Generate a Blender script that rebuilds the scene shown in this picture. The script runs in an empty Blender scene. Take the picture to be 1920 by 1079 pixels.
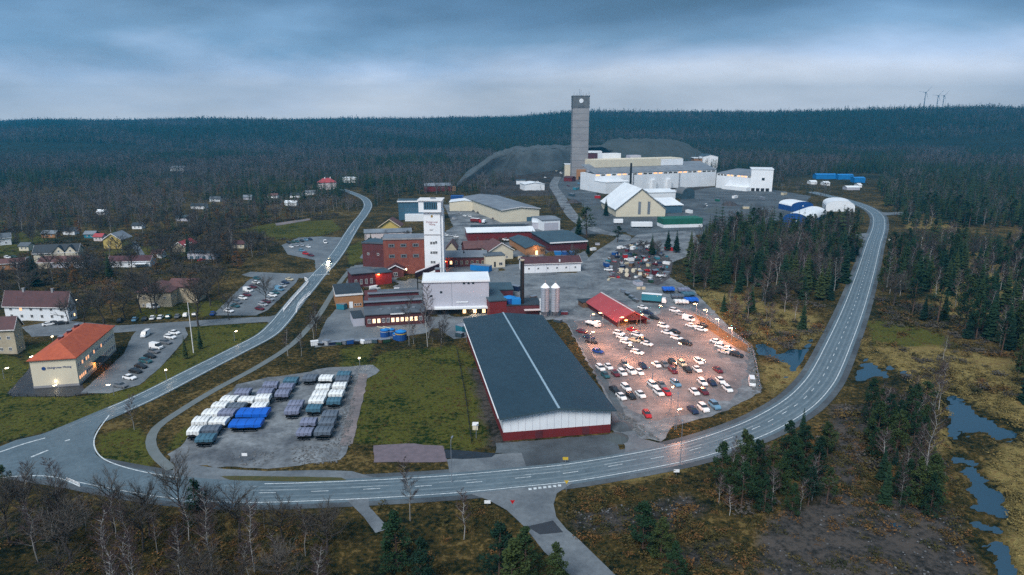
import bpy, math, random
import numpy as np
from mathutils import Vector, Matrix, noise
from mathutils.geometry import tessellate_polygon
R = math.radians
rnd = random.Random(7)
C = bpy.context.scene.collection
scene = bpy.context.scene

# ------------------------------------------------------------------ camera, sky, sun, exposure
CAMH, F0, PITCH = 85.0, 1280.0, R(13.93)
cd = bpy.data.cameras.new('camera'); cam = bpy.data.objects.new('camera', cd); C.objects.link(cam)
cam.location = (0, 0, CAMH); cam.rotation_euler = (math.pi/2 - PITCH, 0, 0)
cd.sensor_width = 36; cd.lens = 24; cd.clip_start = 1; cd.clip_end = 30000
scene.camera = cam
scene.render.engine = 'CYCLES'
scene.view_settings.view_transform = 'Standard'; scene.view_settings.look = 'None'
scene.view_settings.gamma = 1; scene.view_settings.use_curve_mapping = False
scene.view_settings.exposure = 1.52
SKY_STRENGTH = 0.345
SUN_EL, SUN_AZ = 48, 205          # degrees; azimuth measured clockwise from +Y
world = bpy.data.worlds.new('World'); scene.world = world; world.use_nodes = True
wn = world.node_tree; wn.nodes.clear()
def wnode(t, **k):
    n = wn.nodes.new(t)
    for a, b in k.items(): setattr(n, a, b)
    return n
wo = wnode('ShaderNodeOutputWorld'); bg = wnode('ShaderNodeBackground'); bg.inputs[1].default_value = SKY_STRENGTH
wn.links.new(bg.outputs[0], wo.inputs[0])
sky = wnode('ShaderNodeTexSky', sky_type='NISHITA', sun_disc=False, sun_elevation=R(SUN_EL), sun_rotation=R(SUN_AZ))
sky.air_density = 1.5; sky.dust_density = 2.0
tc = wnode('ShaderNodeTexCoord'); sp = wnode('ShaderNodeSeparateXYZ'); wn.links.new(tc.outputs['Generated'], sp.inputs[0])
mp = wnode('ShaderNodeMapping'); mp.inputs['Scale'].default_value = (1, 1, 3.6); mp.inputs['Location'].default_value = (3.1, 0.4, 0.2)
wn.links.new(tc.outputs['Generated'], mp.inputs[0])
n1 = wnode('ShaderNodeTexNoise'); n1.inputs['Scale'].default_value = 1.5; n1.inputs['Detail'].default_value = 7; n1.inputs['Roughness'].default_value = .5
n1.inputs['Distortion'].default_value = .35
wn.links.new(mp.outputs[0], n1.inputs['Vector'])
# elevation shifted by the noise, so the bank of cloud has an uneven edge
m1 = wnode('ShaderNodeMath', operation='MULTIPLY_ADD'); m1.inputs[1].default_value = .26; m1.inputs[2].default_value = -.13
wn.links.new(n1.outputs[0], m1.inputs[0])
m2 = wnode('ShaderNodeMath', operation='ADD'); wn.links.new(sp.outputs[2], m2.inputs[0]); wn.links.new(m1.outputs[0], m2.inputs[1])
rp = wnode('ShaderNodeValToRGB'); el = rp.color_ramp.elements
stops = [(0.0, (1.14, 1.16, 1.24)), (.035, (.98, 1.05, 1.22)), (.065, (.60, .75, 1.02)), (.095, (.25, .42, .66)), (.13, (.115, .225, .40)), (.165, (.060, .135, .25)), (.22, (.11, .20, .33)), (.6, (.24, .34, .47)), (1, (.28, .38, .50))]
el[0].position, el[0].color = stops[0][0], (*stops[0][1], 1); el[1].position, el[1].color = stops[-1][0], (*stops[-1][1], 1)
for p_, c_ in stops[1:-1]: e = el.new(p_); e.color = (*c_, 1)
wn.links.new(m2.outputs[0], rp.inputs[0])
n2 = wnode('ShaderNodeTexNoise'); n2.inputs['Scale'].default_value = 3.2; n2.inputs['Detail'].default_value = 8; n2.inputs['Roughness'].default_value = .55
wn.links.new(mp.outputs[0], n2.inputs['Vector'])
m3 = wnode('ShaderNodeMapRange'); m3.inputs[1].default_value = .3; m3.inputs[2].default_value = .7; m3.inputs[3].default_value = .78; m3.inputs[4].default_value = 1.28
wn.links.new(n2.outputs[0], m3.inputs[0])
mx = wnode('ShaderNodeMix', data_type='RGBA', blend_type='MULTIPLY'); mx.inputs[0].default_value = 1
wn.links.new(rp.outputs[0], mx.inputs[6]); wn.links.new(m3.outputs[0], mx.inputs[7])
mk = wnode('ShaderNodeMix', data_type='RGBA'); mk.inputs[0].default_value = .012
wn.links.new(mx.outputs[2], mk.inputs[6]); wn.links.new(sky.outputs[0], mk.inputs[7]); wn.links.new(mk.outputs[2], bg.inputs[0])
sl = bpy.data.lights.new('sun', 'SUN'); sl.energy = 1.5; sl.angle = R(28); sl.color = (1, .97, .94)
sun = bpy.data.objects.new('sun', sl); C.objects.link(sun)
sd = Vector((math.sin(R(SUN_AZ))*math.cos(R(SUN_EL)), math.cos(R(SUN_AZ))*math.cos(R(SUN_EL)), math.sin(R(SUN_EL))))
sun.rotation_euler = sd.to_track_quat('Z', 'Y').to_euler(); sun.location = (0, -50, 300)
cy = scene.cycles
cy.use_denoising = False
try: cy.denoiser = 'OPENIMAGEDENOISE'
except Exception: pass
cy.max_bounces = 4; cy.diffuse_bounces = 2; cy.glossy_bounces = 2; cy.transmission_bounces = 2; cy.volume_bounces = 0
cy.use_light_tree = True; cy.sample_clamp_indirect = 3; cy.caustics_reflective = False; cy.caustics_refractive = False

# ------------------------------------------------------------------ from a photo pixel to a place on the ground
SP, CP = math.sin(PITCH), math.cos(PITCH)
def P(x, y, z=0.0):
    u, v = (x-960)/F0, (539.5-y)/F0
    dy, dz = CP + v*SP, -SP + v*CP
    t = (z-CAMH)/dz
    return Vector((u*t, dy*t, z))
def zat(p, y):
    v = (539.5-y)/F0
    return CAMH + p.y*(v*CP - SP)/(CP + v*SP)
def pix(p):
    q = Vector(p) - Vector((0, 0, CAMH)); f = q.y*CP - q.z*SP
    return 960 + F0*q.x/f, 539.5 - F0*(q.y*SP + q.z*CP)/f
def ang(x, y, dx, dy):
    a = P(x-dx/2, y-dy/2); b = P(x+dx/2, y+dy/2); return math.atan2(b.y-a.y, b.x-a.x)

# ------------------------------------------------------------------ materials
MATS = {}
def newmat(name):
    m = bpy.data.materials.new(name); m.use_nodes = True; return m, m.node_tree.nodes, m.node_tree.links
def mat(name, c, rough=.7, c2=None, scale=1.0, amt=.5, metal=0, bump=0, spec=.4, detail=5, vary=0, stretch=None, speck=0, sscale=1.5):
    """Colour broken up by noise between c and c2; vary = per-object brightness change."""
    if name in MATS: return MATS[name]
    m, N, L = newmat(name); b = N['Principled BSDF']
    b.inputs['Roughness'].default_value = rough; b.inputs['Metallic'].default_value = metal; b.inputs['Specular IOR Level'].default_value = spec
    t = N.new('ShaderNodeTexCoord'); src = t.outputs['Object']
    if stretch:
        mpn = N.new('ShaderNodeMapping'); mpn.inputs['Scale'].default_value = stretch; L.new(src, mpn.inputs[0]); src = mpn.outputs[0]
    n = N.new('ShaderNodeTexNoise'); n.inputs['Scale'].default_value = scale; n.inputs['Detail'].default_value = detail; n.inputs['Roughness'].default_value = .6
    L.new(src, n.inputs['Vector'])
    r = N.new('ShaderNodeMapRange'); r.inputs[1].default_value = .5-amt/2; r.inputs[2].default_value = .5+amt/2; L.new(n.outputs[0], r.inputs[0])
    k = N.new('ShaderNodeMix'); k.data_type = 'RGBA'; L.new(r.outputs[0], k.inputs[0])
    if c2 is None: c2 = tuple(x*.72 for x in c)
    k.inputs[6].default_value = (*c, 1); k.inputs[7].default_value = (*c2, 1)
    out = k.outputs[2]
    if speck:
        n9 = N.new('ShaderNodeTexNoise'); n9.inputs['Scale'].default_value = sscale; n9.inputs['Detail'].default_value = 8; n9.inputs['Roughness'].default_value = .75; L.new(t.outputs['Object'], n9.inputs['Vector'])
        h9 = N.new('ShaderNodeMapRange'); h9.inputs[1].default_value = .3; h9.inputs[2].default_value = .7; h9.inputs[3].default_value = 1-speck; h9.inputs[4].default_value = 1+speck; L.new(n9.outputs[0], h9.inputs[0])
        k9 = N.new('ShaderNodeMix'); k9.data_type = 'RGBA'; k9.blend_type = 'MULTIPLY'; k9.inputs[0].default_value = 1; L.new(out, k9.inputs[6]); L.new(h9.outputs[0], k9.inputs[7]); out = k9.outputs[2]
    if vary:
        oi = N.new('ShaderNodeObjectInfo'); h = N.new('ShaderNodeMapRange'); h.inputs[3].default_value = 1-vary; h.inputs[4].default_value = 1+vary
        L.new(oi.outputs['Random'], h.inputs[0]); kk = N.new('ShaderNodeMix'); kk.data_type = 'RGBA'; kk.blend_type = 'MULTIPLY'; kk.inputs[0].default_value = 1
        L.new(out, kk.inputs[6]); L.new(h.outputs[0], kk.inputs[7]); out = kk.outputs[2]
    L.new(out, b.inputs['Base Color'])
    if bump:
        bp = N.new('ShaderNodeBump'); bp.inputs['Strength'].default_value = bump; bp.inputs['Distance'].default_value = .3; L.new(n.outputs[0], bp.inputs['Height']); L.new(bp.outputs[0], b.inputs['Normal'])
    MATS[name] = m; return m
def emit(name, c, s):
    if name in MATS: return MATS[name]
    m, N, L = newmat(name); b = N['Principled BSDF']; b.inputs['Base Color'].default_value = (*c, 1)
    b.inputs['Emission Color'].default_value = (*c, 1); b.inputs['Emission Strength'].default_value = s; MATS[name] = m; return m
def leafmat(name, a, b_, c_, rough=.85):
    """Foliage: three tones, per instance and per clump."""
    m, N, L = newmat(name); b = N['Principled BSDF']; b.inputs['Roughness'].default_value = rough; b.inputs['Specular IOR Level'].default_value = .15
    oi = N.new('ShaderNodeObjectInfo'); r = N.new('ShaderNodeValToRGB'); e = r.color_ramp.elements
    e[0].color = (*a, 1); e[1].color = (*c_, 1); x = e.new(.5); x.color = (*b_, 1); L.new(oi.outputs['Random'], r.inputs[0])
    t = N.new('ShaderNodeTexCoord'); n = N.new('ShaderNodeTexNoise'); n.inputs['Scale'].default_value = .7; n.inputs['Detail'].default_value = 3; L.new(t.outputs['Object'], n.inputs['Vector'])
    h = N.new('ShaderNodeMapRange'); h.inputs[1].default_value = .3; h.inputs[2].default_value = .7; h.inputs[3].default_value = .6; h.inputs[4].default_value = 1.45; L.new(n.outputs[0], h.inputs[0])
    k = N.new('ShaderNodeMix'); k.data_type = 'RGBA'; k.blend_type = 'MULTIPLY'; k.inputs[0].default_value = 1; L.new(r.outputs[0], k.inputs[6]); L.new(h.outputs[0], k.inputs[7]); L.new(k.outputs[2], b.inputs['Base Color'])
    MATS[name] = m; return m

M = lambda k: MATS[k]
mat('asphalt', (.105, .145, .17), .45, (.07, .10, .12), .12, .4, bump=.1, spec=.5, speck=.22, sscale=.8); mat('asphalt_track', (.155, .20, .225), .45, (.095, .125, .145), .3, .4, spec=.5, speck=.2)
mat('asphalt_dark', (.03, .035, .042), .55, (.018, .02, .026), .4, .5, spec=.5)
mat('asphalt_worn', (.15, .17, .185), .6, (.085, .10, .115), .10, .35, bump=.1, spec=.45, speck=.25, sscale=.7)
mat('path_surface', (.14, .16, .165), .65, (.10, .12, .12), .3, .5)
mat('paint', (.62, .68, .70), .6, (.30, .34, .36), 1.2, .35)
mat('gravel', (.185, .205, .22), .8, (.065, .075, .088), .09, .28, bump=.25, detail=9, speck=.45, sscale=.55)
mat('gravel_pink', (.225, .185, .18), .7, (.10, .095, .10), .07, .30, bump=.25, detail=9, speck=.35, sscale=.5)
mat('gravel_dark', (.085, .105, .12), .8, (.035, .043, .052), .05, .30, bump=.3, detail=9, speck=.45, sscale=.4)
mat('puddle_dark', (.008, .010, .014), .12, (.02, .022, .026), .5, .4)
mat('pad', (.15, .12, .14), .8, (.10, .085, .10), .6, .4, bump=.2)
mat('concrete', (.30, .30, .31), .85, (.20, .20, .215), .15, .35, bump=.15, detail=8)
mat('concrete_dark', (.13, .145, .155), .85, (.085, .095, .11), .2, .4)
mat('white_wall', (.76, .79, .82), .6, (.64, .68, .72), .12, .5, spec=.3)
mat('white_bright', (.82, .84, .86), .5, (.70, .73, .76), .1, .5)
mat('white_trim', (.80, .80, .80), .5)
mat('cream', (.62, .52, .36), .75, (.50, .42, .30), .2, .5)
mat('cream_pale', (.66, .60, .46), .7, (.56, .51, .40), .15, .5)
mat('pink_wall', (.62, .55, .55), .75, (.52, .46, .46), .2, .5)
mat('yellow_wall', (.52, .40, .12), .75, (.42, .32, .10), .3, .5)
mat('orange_brick', (.40, .20, .09), .8, (.28, .13, .06), .6, .5)
mat('beige_wall', (.50, .44, .32), .8, (.28, .24, .18), .3, .5)
mat('red_paint', (.16, .015, .018), .7, (.10, .010, .014), .3, .5)
mat('red_bright', (.36, .03, .025), .6, (.22, .02, .02), .3, .5)
mat('maroon_wall', (.10, .02, .028), .7, (.06, .012, .018), .3, .5)
mat('lilac_panel', (.46, .46, .52), .6, (.38, .39, .45), .1, .5)
mat('roof_blue', (.019, .043, .062), .5, (.013, .032, .048), .08, .5, spec=.4, speck=.2, sscale=.6)
mat('roof_ridge', (.30, .42, .50), .4)
mat('roof_red', (.36, .055, .06), .5, (.27, .04, .045), .15, .5, spec=.5)
mat('roof_orange', (.43, .095, .04), .75, (.30, .06, .03), .5, .45, bump=.2)
mat('roof_maroon', (.085, .032, .036), .7, (.045, .02, .026), .4, .45, bump=.2)
mat('roof_brown', (.13, .06, .055), .7, (.08, .04, .042), .4, .45, bump=.2)
mat('roof_black', (.018, .026, .034), .6, (.03, .04, .05), .2, .5)
mat('roof_grey', (.19, .22, .25), .6, (.12, .14, .17), .12, .4)
mat('roof_felt', (.095, .115, .135), .7, (.055, .07, .088), .15, .35)
mat('roof_white', (.80, .84, .86), .45, (.62, .66, .70), .08, .5)
mat('roof_slate', (.045, .08, .10), .5, (.03, .055, .075), .15, .4)
mat('glass_dark', (.02, .03, .04), .15, (.03, .04, .05), 1, .5, spec=.7)
mat('glass_blue', (.06, .14, .20), .12, (.04, .09, .14), .3, .5, spec=.7)
mat('black_metal', (.012, .012, .014), .5)
mat('grey_metal', (.30, .33, .38), .4, (.24, .27, .31), .5, .5, metal=.5)
mat('steel', (.36, .40, .46), .5, (.28, .32, .38), .4, .5, metal=.1)
mat('blue_tarp', (.008, .12, .55), .45, (.006, .085, .42), .5, .5)
mat('blue_sheet', (.01, .20, .52), .5, (.01, .13, .36), .2, .5)
mat('blue_wall', (.012, .075, .28), .5, (.01, .055, .20), .2, .5)
mat('teal', (.03, .20, .27), .5, (.02, .15, .21), .3, .5)
mat('green_sheet', (.015, .13, .085), .6, (.01, .085, .06), .3, .5)
mat('tarp_white', (.78, .80, .80), .5, (.60, .63, .63), .5, .5)
mat('tarp_grey', (.20, .22, .31), .5, (.12, .14, .21), .5, .5)
mat('tarp_teal', (.06, .15, .21), .5, (.04, .10, .15), .5, .5)
mat('tarp_slate', (.11, .14, .18), .5, (.07, .09, .12), .5, .5)
mat('under_dark', (.015, .016, .02), .7)
mat('tyre', (.015, .015, .016), .85)
mat('rim', (.35, .36, .38), .35, metal=.7)
mat('wood', (.16, .09, .05), .8, (.09, .05, .03), 1, .5)
mat('bark', (.05, .042, .038), .9, (.03, .026, .024), 1.2, .5, vary=.3)
mat('bark_birch', (.34, .34, .33), .8, (.10, .10, .10), 1.0, .28, vary=.35, stretch=(1, 1, .6))
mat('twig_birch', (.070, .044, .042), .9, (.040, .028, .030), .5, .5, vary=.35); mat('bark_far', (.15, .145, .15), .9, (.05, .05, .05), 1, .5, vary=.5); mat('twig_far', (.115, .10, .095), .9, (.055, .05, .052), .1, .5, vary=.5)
mat('twig_grey', (.065, .058, .050), .9, (.040, .036, .032), .4, .5, vary=.4)
mat('rock', (.13, .135, .14), .85, (.07, .075, .08), 1, .4, vary=.3)
leafmat('needles', (.005, .019, .013), (.012, .032, .015), (.034, .048, .015))
leafmat('needles_pine', (.007, .024, .015), (.014, .038, .016), (.036, .054, .017))
leafmat('leaf_rust', (.16, .06, .02), (.13, .065, .02), (.10, .06, .03))
leafmat('scrub', (.020, .026, .012), (.065, .055, .018), (.13, .065, .024))
leafmat('scrub_yellow', (.20, .15, .055), (.14, .115, .04), (.09, .075, .03))
leafmat('moss_clump', (.05, .06, .016), (.075, .06, .022), (.10, .055, .02))
emit('lamp_warm', (1, .55, .25), 7); emit('lamp_white', (1, .80, .52), 5); emit('window_lit', (1, .62, .30), .9); emit('lamp_orange', (1, .25, .06), 9)
emit('window_orange', (1, .45, .2), .5); emit('head_light', (1, .9, .7), 30)
mat('fork', (.35, .33, .30), .7)
for k_, c_ in dict(white=(.78, .79, .80), silver=(.36, .38, .41), grey=(.13, .14, .155), black=(.012, .013, .016), blue=(.015, .06, .26), navy=(.012, .022, .06), red=(.42, .015, .02),
                   maroon=(.11, .012, .022), teal=(.02, .09, .11), green=(.02, .06, .035), cream=(.55, .48, .34), lightblue=(.12, .26, .38), orange=(.5, .16, .03), yellow=(.55, .38, .04)).items():
    mat('paint_'+k_, c_, .28, tuple(x*.92 for x in c_), .5, .5, spec=.6)

# water: dark, a little rippled
m, N, L = newmat('water'); b = N['Principled BSDF']; b.inputs['Base Color'].default_value = (.010, .042, .072, 1); b.inputs['Roughness'].default_value = .05; b.inputs['Specular IOR Level'].default_value = .8
b.inputs['IOR'].default_value = 1.6
t = N.new('ShaderNodeTexCoord'); n = N.new('ShaderNodeTexNoise'); n.inputs['Scale'].default_value = .9; n.inputs['Detail'].default_value = 4; L.new(t.outputs['Object'], n.inputs['Vector'])
bp = N.new('ShaderNodeBump'); bp.inputs['Strength'].default_value = .08; L.new(n.outputs[0], bp.inputs['Height']); L.new(bp.outputs[0], b.inputs['Normal']); MATS['water'] = m

# ------------------------------------------------------------------ mesh helpers
class MB:
    def __init__(s): s.v = []; s.f = []; s.m = []
    def add(s, vs, fs, m=0):
        o = len(s.v); s.v += [tuple(p) for p in vs]; s.f += [tuple(i+o for i in f) for f in fs]; s.m += [m]*len(fs); return s
    def box(s, x0, x1, y0, y1, z0, z1, m=0):
        return s.add([(x0, y0, z0), (x1, y0, z0), (x1, y1, z0), (x0, y1, z0), (x0, y0, z1), (x1, y0, z1), (x1, y1, z1), (x0, y1, z1)],
                     [(0, 3, 2, 1), (4, 5, 6, 7), (0, 1, 5, 4), (1, 2, 6, 5), (2, 3, 7, 6), (3, 0, 4, 7)], m)
    def tube(s, a, b, ra, rb=None, n=8, m=0, cap=True):
        a, b = Vector(a), Vector(b); rb = ra if rb is None else rb
        d = (b-a).normalized(); q = d.orthogonal().normalized(); w = d.cross(q); vs = []
        for c_, r_ in ((a, ra), (b, rb)):
            for i in range(n):
                t_ = 2*math.pi*i/n; vs.append(c_ + r_*(math.cos(t_)*q + math.sin(t_)*w))
        fs = [(i, (i+1) % n, n+(i+1) % n, n+i) for i in range(n)]
        if cap: fs += [tuple(range(n-1, -1, -1)), tuple(range(n, 2*n))]
        return s.add(vs, fs, m)
    def slab(s, pts, th, m=0):
        """Polygon (list of 3-D points) thickened downwards by th."""
        n = len(pts); lo = [(p[0], p[1], p[2]-th) for p in pts]
        return s.add(list(pts)+lo, [tuple(range(n)), tuple(range(2*n-1, n-1, -1))] + [(i, n+i, n+(i+1) % n, (i+1) % n) for i in range(n)], m)
    def mesh(s, name, mats):
        me = bpy.data.meshes.new(name); me.from_pydata(s.v, [], s.f)
        for x in mats: me.materials.append(M(x) if isinstance(x, str) else x)
        me.polygons.foreach_set('material_index', s.m); me.update(); return me
    def build(s, name, mats, parent=None, loc=None, rz=0):
        return link(name, s.mesh(name, mats if isinstance(mats, (list, tuple)) else [mats]), parent, loc, rz)
def link(name, me, parent=None, loc=None, rz=0):
    o = bpy.data.objects.new(name, me); C.objects.link(o); o.parent = parent
    if loc is not None: o.location = loc
    if rz: o.rotation_euler = (0, 0, rz)
    return o
def tag(o, label, cat, group=None, kind=None):
    if label: o['label'] = label
    if cat: o['category'] = cat
    if group: o['group'] = group
    if kind: o['kind'] = kind
    return o
def thing(name, label, cat, loc=(0, 0, 0), rz=0, group=None):
    o = bpy.data.objects.new(name, None); C.objects.link(o); o.location = loc; o.rotation_euler = (0, 0, rz); o.empty_display_size = .5
    return tag(o, label, cat, group)

EXCL = []      # world polygons where no tree may stand
def W(pts): return [P(*p) for p in pts]
def dist_inside(poly, X, Y):
    """Signed distance (inside positive) of points to a polygon."""
    n = len(poly); ins = np.zeros(X.shape, bool); d = np.full(X.shape, 1e9)
    for i in range(n):
        ax, ay = poly[i][0], poly[i][1]; bx, by = poly[(i+1) % n][0], poly[(i+1) % n][1]
        ins ^= ((ay > Y) != (by > Y)) & (X < (bx-ax)*(Y-ay)/((by-ay) if by != ay else 1e-9) + ax)
        ex, ey = bx-ax, by-ay; L2 = ex*ex+ey*ey or 1e-9
        t_ = np.clip(((X-ax)*ex+(Y-ay)*ey)/L2, 0, 1); d = np.minimum(d, np.hypot(X-ax-t_*ex, Y-ay-t_*ey))
    return np.where(ins, d, -d)
def sdf(poly, X, Y, out=None, pad=30):
    xs = [p[0] for p in poly]; ys = [p[1] for p in poly]
    r = np.full(X.shape, -float(pad)); k = (X > min(xs)-pad) & (X < max(xs)+pad) & (Y > min(ys)-pad) & (Y < max(ys)+pad)
    if k.any(): r[k] = np.maximum(dist_inside(poly, X[k], Y[k]), -pad)
    return r
def patch(name, pts, m, z, jit=0, step=2.5, world_pts=False, excl=True, seed=0):
    """A sheet of ground cover; jit = unevenness of its edge in metres."""
    w = [Vector(p) for p in pts] if world_pts else W(pts)
    if excl: EXCL.append([(p.x, p.y) for p in w])
    out = []
    for i, a in enumerate(w):
        b_ = w[(i+1) % len(w)]; k = max(1, int((b_-a).length/step)) if jit else 1
        for j in range(k):
            p = a.lerp(b_, j/k)
            if jit: p = p + Vector((noise.noise(p*.35+Vector((seed, 0, 0))), noise.noise(p*.35+Vector((0, 9+seed, 0))), 0))*jit*1.6
            out.append((p.x, p.y, z))
    tri = tessellate_polygon([[Vector(p) for p in out]])
    fs = []
    for t_ in tri:
        a, b_, c_ = (Vector(out[i]) for i in t_)
        fs.append(tuple(t_) if (b_-a).cross(c_-a).z > 0 else tuple(reversed(t_)))
    o = MB().add(out, fs).build(name, m); return tag(o, None, None, kind='structure')
def smooth(pts, n=6):
    """Catmull-Rom through world points."""
    out = []; w = [pts[0]*2-pts[1]] + list(pts) + [pts[-1]*2-pts[-2]]
    for i in range(1, len(w)-2):
        a, b_, c_, d = w[i-1:i+3]
        for j in range(n):
            t_ = j/n; out.append(.5*((2*b_)+(c_-a)*t_+(2*a-5*b_+4*c_-d)*t_*t_+(3*b_-3*c_+d-a)*t_**3))
    out.append(w[-2]); return out
def resample(pts, step):
    d = [0]
    for a, b_ in zip(pts, pts[1:]): d.append(d[-1]+(b_-a).length)
    n = max(2, int(d[-1]/step)); out = []; i = 0
    for k in range(n+1):
        s_ = d[-1]*k/n
        while i < len(pts)-2 and d[i+1] < s_: i += 1
        out.append(pts[i].lerp(pts[i+1], (s_-d[i])/max(1e-6, d[i+1]-d[i])))
    return out
def offs(pts, o):
    out = []
    for i, p in enumerate(pts):
        t_ = (pts[min(i+1, len(pts)-1)]-pts[max(i-1, 0)]).normalized(); out.append(p+Vector((-t_.y, t_.x, 0))*o)
    return out
def ribbon(mb, pts, a, b_, z, s0=0, s1=None):
    A_, B_ = offs(pts, a), offs(pts, b_); n = len(pts)
    vs = [(p.x, p.y, z) for p in A_]+[(p.x, p.y, z) for p in B_]
    up = (b_ < a)
    mb.add(vs, [((i, n+i, n+i+1, i+1) if up else (i, i+1, n+i+1, n+i)) for i in range(n-1)])
def dashes(mb, pts, o, w, on, off, z):
    pts = resample(pts, 1.0); per = on+off; i = 0
    while i+on < len(pts):
        ribbon(mb, pts[i:i+int(on)+1], o+w/2, o-w/2, z); i += int(per)

# ------------------------------------------------------------------ roads and sheets of ground
main_c = smooth(W([(60, 872), (150, 885), (230, 900), (320, 915), (400, 922), (485, 925), (595, 922), (727, 916), (865, 907), (972, 897), (1075, 886), (1222, 861), (1307, 842), (1380, 818), (1440, 792), (1497, 757), (1532, 722),
                   (1552, 690), (1575, 640), (1592, 600), (1607, 560), (1624, 507), (1638, 457), (1648, 425), (1645, 404), (1622, 388), (1580, 374), (1545, 366), (1520, 360)]), 8)
left_c = smooth(W([(-60, 872), (20, 845), (80, 826), (125, 809), (200, 777), (275, 744), (375, 693), (440, 660), (497, 630), (522, 607), (540, 585), (560, 560), (580, 537), (600, 513), (620, 492), (640, 465), (655, 440), (668, 420), (682, 402), (690, 385), (682, 372), (660, 362), (640, 355)]), 8)
def road(name, c, w, z, m='asphalt'):
    mb = MB(); ribbon(mb, resample(c, 4), w/2, -w/2, z); tag(mb.build(name, m), None, None, kind='structure')
    if m == 'asphalt':
        mb = MB()
        for o_ in (-.31, -.15, .10, .26): ribbon(mb, resample(c, 4), o_*w+.32, o_*w-.32, z+.008+abs(o_)*.001)
        tag(mb.build(name+'_surface', 'asphalt_track'), None, None, kind='structure')
    q = resample(c, 12); a, b_ = offs(q, w/2+1.5), offs(q, -w/2-1.5)
    for i in range(len(q)-1): EXCL.append([(p.x, p.y) for p in (a[i], a[i+1], b_[i+1], b_[i])])
mb = MB(); ribbon(mb, resample(main_c, 4), 7.2, -7.2, .03); tag(mb.build('road_verge', 'gravel_dark'), None, None, kind='structure')
road('main_road', main_c, 10.6, .06); road('village_road', left_c, 8.6, .054)
patch('junction_road', [(-60, 862), (30, 826), (90, 812), (150, 795), (200, 778), (178, 812), (174, 830), (180, 853), (205, 872), (260, 887), (330, 898), (420, 903), (420, 938), (330, 935), (230, 925), (160, 912), (130, 900), (60, 895), (-60, 893)], 'asphalt', .072)
patch('south_road', [(880, 926), (1075, 905), (1062, 914), (1044, 926), (1038, 946), (1043, 970), (1062, 993), (1085, 1012), (1160, 1085), (1250, 1180), (1160, 1180), (1075, 1085), (1020, 1035), (985, 990), (950, 957), (915, 938)], 'asphalt_worn', .066)
patch('road_patch', [(988, 988), (1037, 977), (1056, 999), (1012, 1003)], 'asphalt_dark', .086)
patch('side_track', [(648, 936), (692, 934), (692, 950), (706, 966), (730, 992), (704, 1000), (682, 970), (662, 950)], 'asphalt_worn', .066)
patch('layby_road', [(325, 880), (330, 868), (420, 880), (500, 884), (600, 882), (660, 884), (700, 896), (712, 903), (660, 907), (420, 908), (320, 900)], 'asphalt_worn', .05)
patch('yard_access_road', [(1146, 768), (1165, 775), (1182, 800), (1200, 822), (1262, 838), (1262, 852), (1150, 868), (1172, 852), (1172, 836), (1148, 806)], 'asphalt_worn', .05)
pth = smooth(W([(322, 880), (300, 862), (286, 843), (283, 824), (294, 802), (330, 776), (400, 733), (480, 690), (540, 652), (572, 622), (600, 588), (625, 548), (645, 520), (662, 500)]), 6)
road('cycle_path', pth, 2.6, .048, 'path_surface')
# markings
mb = MB(); e = 4.1
k0 = 40
mm = main_c[k0:]
for o_ in (e, -e): ribbon(mb, resample(mm, 3), o_+.14, o_-.14, .088)
ribbon(mb, resample(main_c[10:k0+1], 3), -e+.12, -e-.12, .088)
dashes(mb, main_c[k0:k0+72], 0, .22, 4, 8, .088); dashes(mb, main_c[k0+72:], 0, .22, 3, 5, .088)
dashes(mb, main_c[k0:k0+90], 1.2, .10, 9, 12, .088)
tag(mb.build('main_road_marking', 'paint'), None, None, kind='structure')
mb = MB(); ll = left_c[34:]
for o_ in (3.5, -3.5): ribbon(mb, resample(ll, 3), o_+.17, o_-.17, .084)
dashes(mb, ll, 0, .16, 4, 6, .084); dashes(mb, ll[:40], .8, .12, 4, 6, .084)
ribbon(mb, resample(smooth(W([(-40, 862), (10, 845), (45, 833), (85, 822)]), 6), 2), .25, -.25, .088)
ribbon(mb, resample(smooth(W([(205, 779), (184, 808), (176, 830), (184, 852), (208, 868), (262, 884), (335, 897)]), 6), 2), .16, -.16, .090)
ribbon(mb, resample(smooth(W([(-40, 900), (50, 893), (100, 895), (128, 903), (150, 913)]), 6), 2), .18, -.18, .090)
for x0, x1, y0, y1 in ((122, 131, 828, 825), (58, 90, 858, 845)): ribbon(mb, resample(W([(x0, y0), (x1, y1)]), 1), .3, -.3, .09)
for i in range(7):
    a = P(991+i*9.2, 918-i*1.1); ribbon(mb, [a, a+Vector((.75, .05, 0))], .45, -.45, .09)
tag(mb.build('village_road_marking', 'paint'), None, None, kind='structure')
mb = MB()
for i in range(9):
    a = P(588+i*3.6, 516-i*.25); ribbon(mb, [a, a+Vector((.3, -1.6, 0))], .28, -.28, .09)
tag(mb.build('crossing_marking', 'paint'), None, None, kind='structure')

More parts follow.
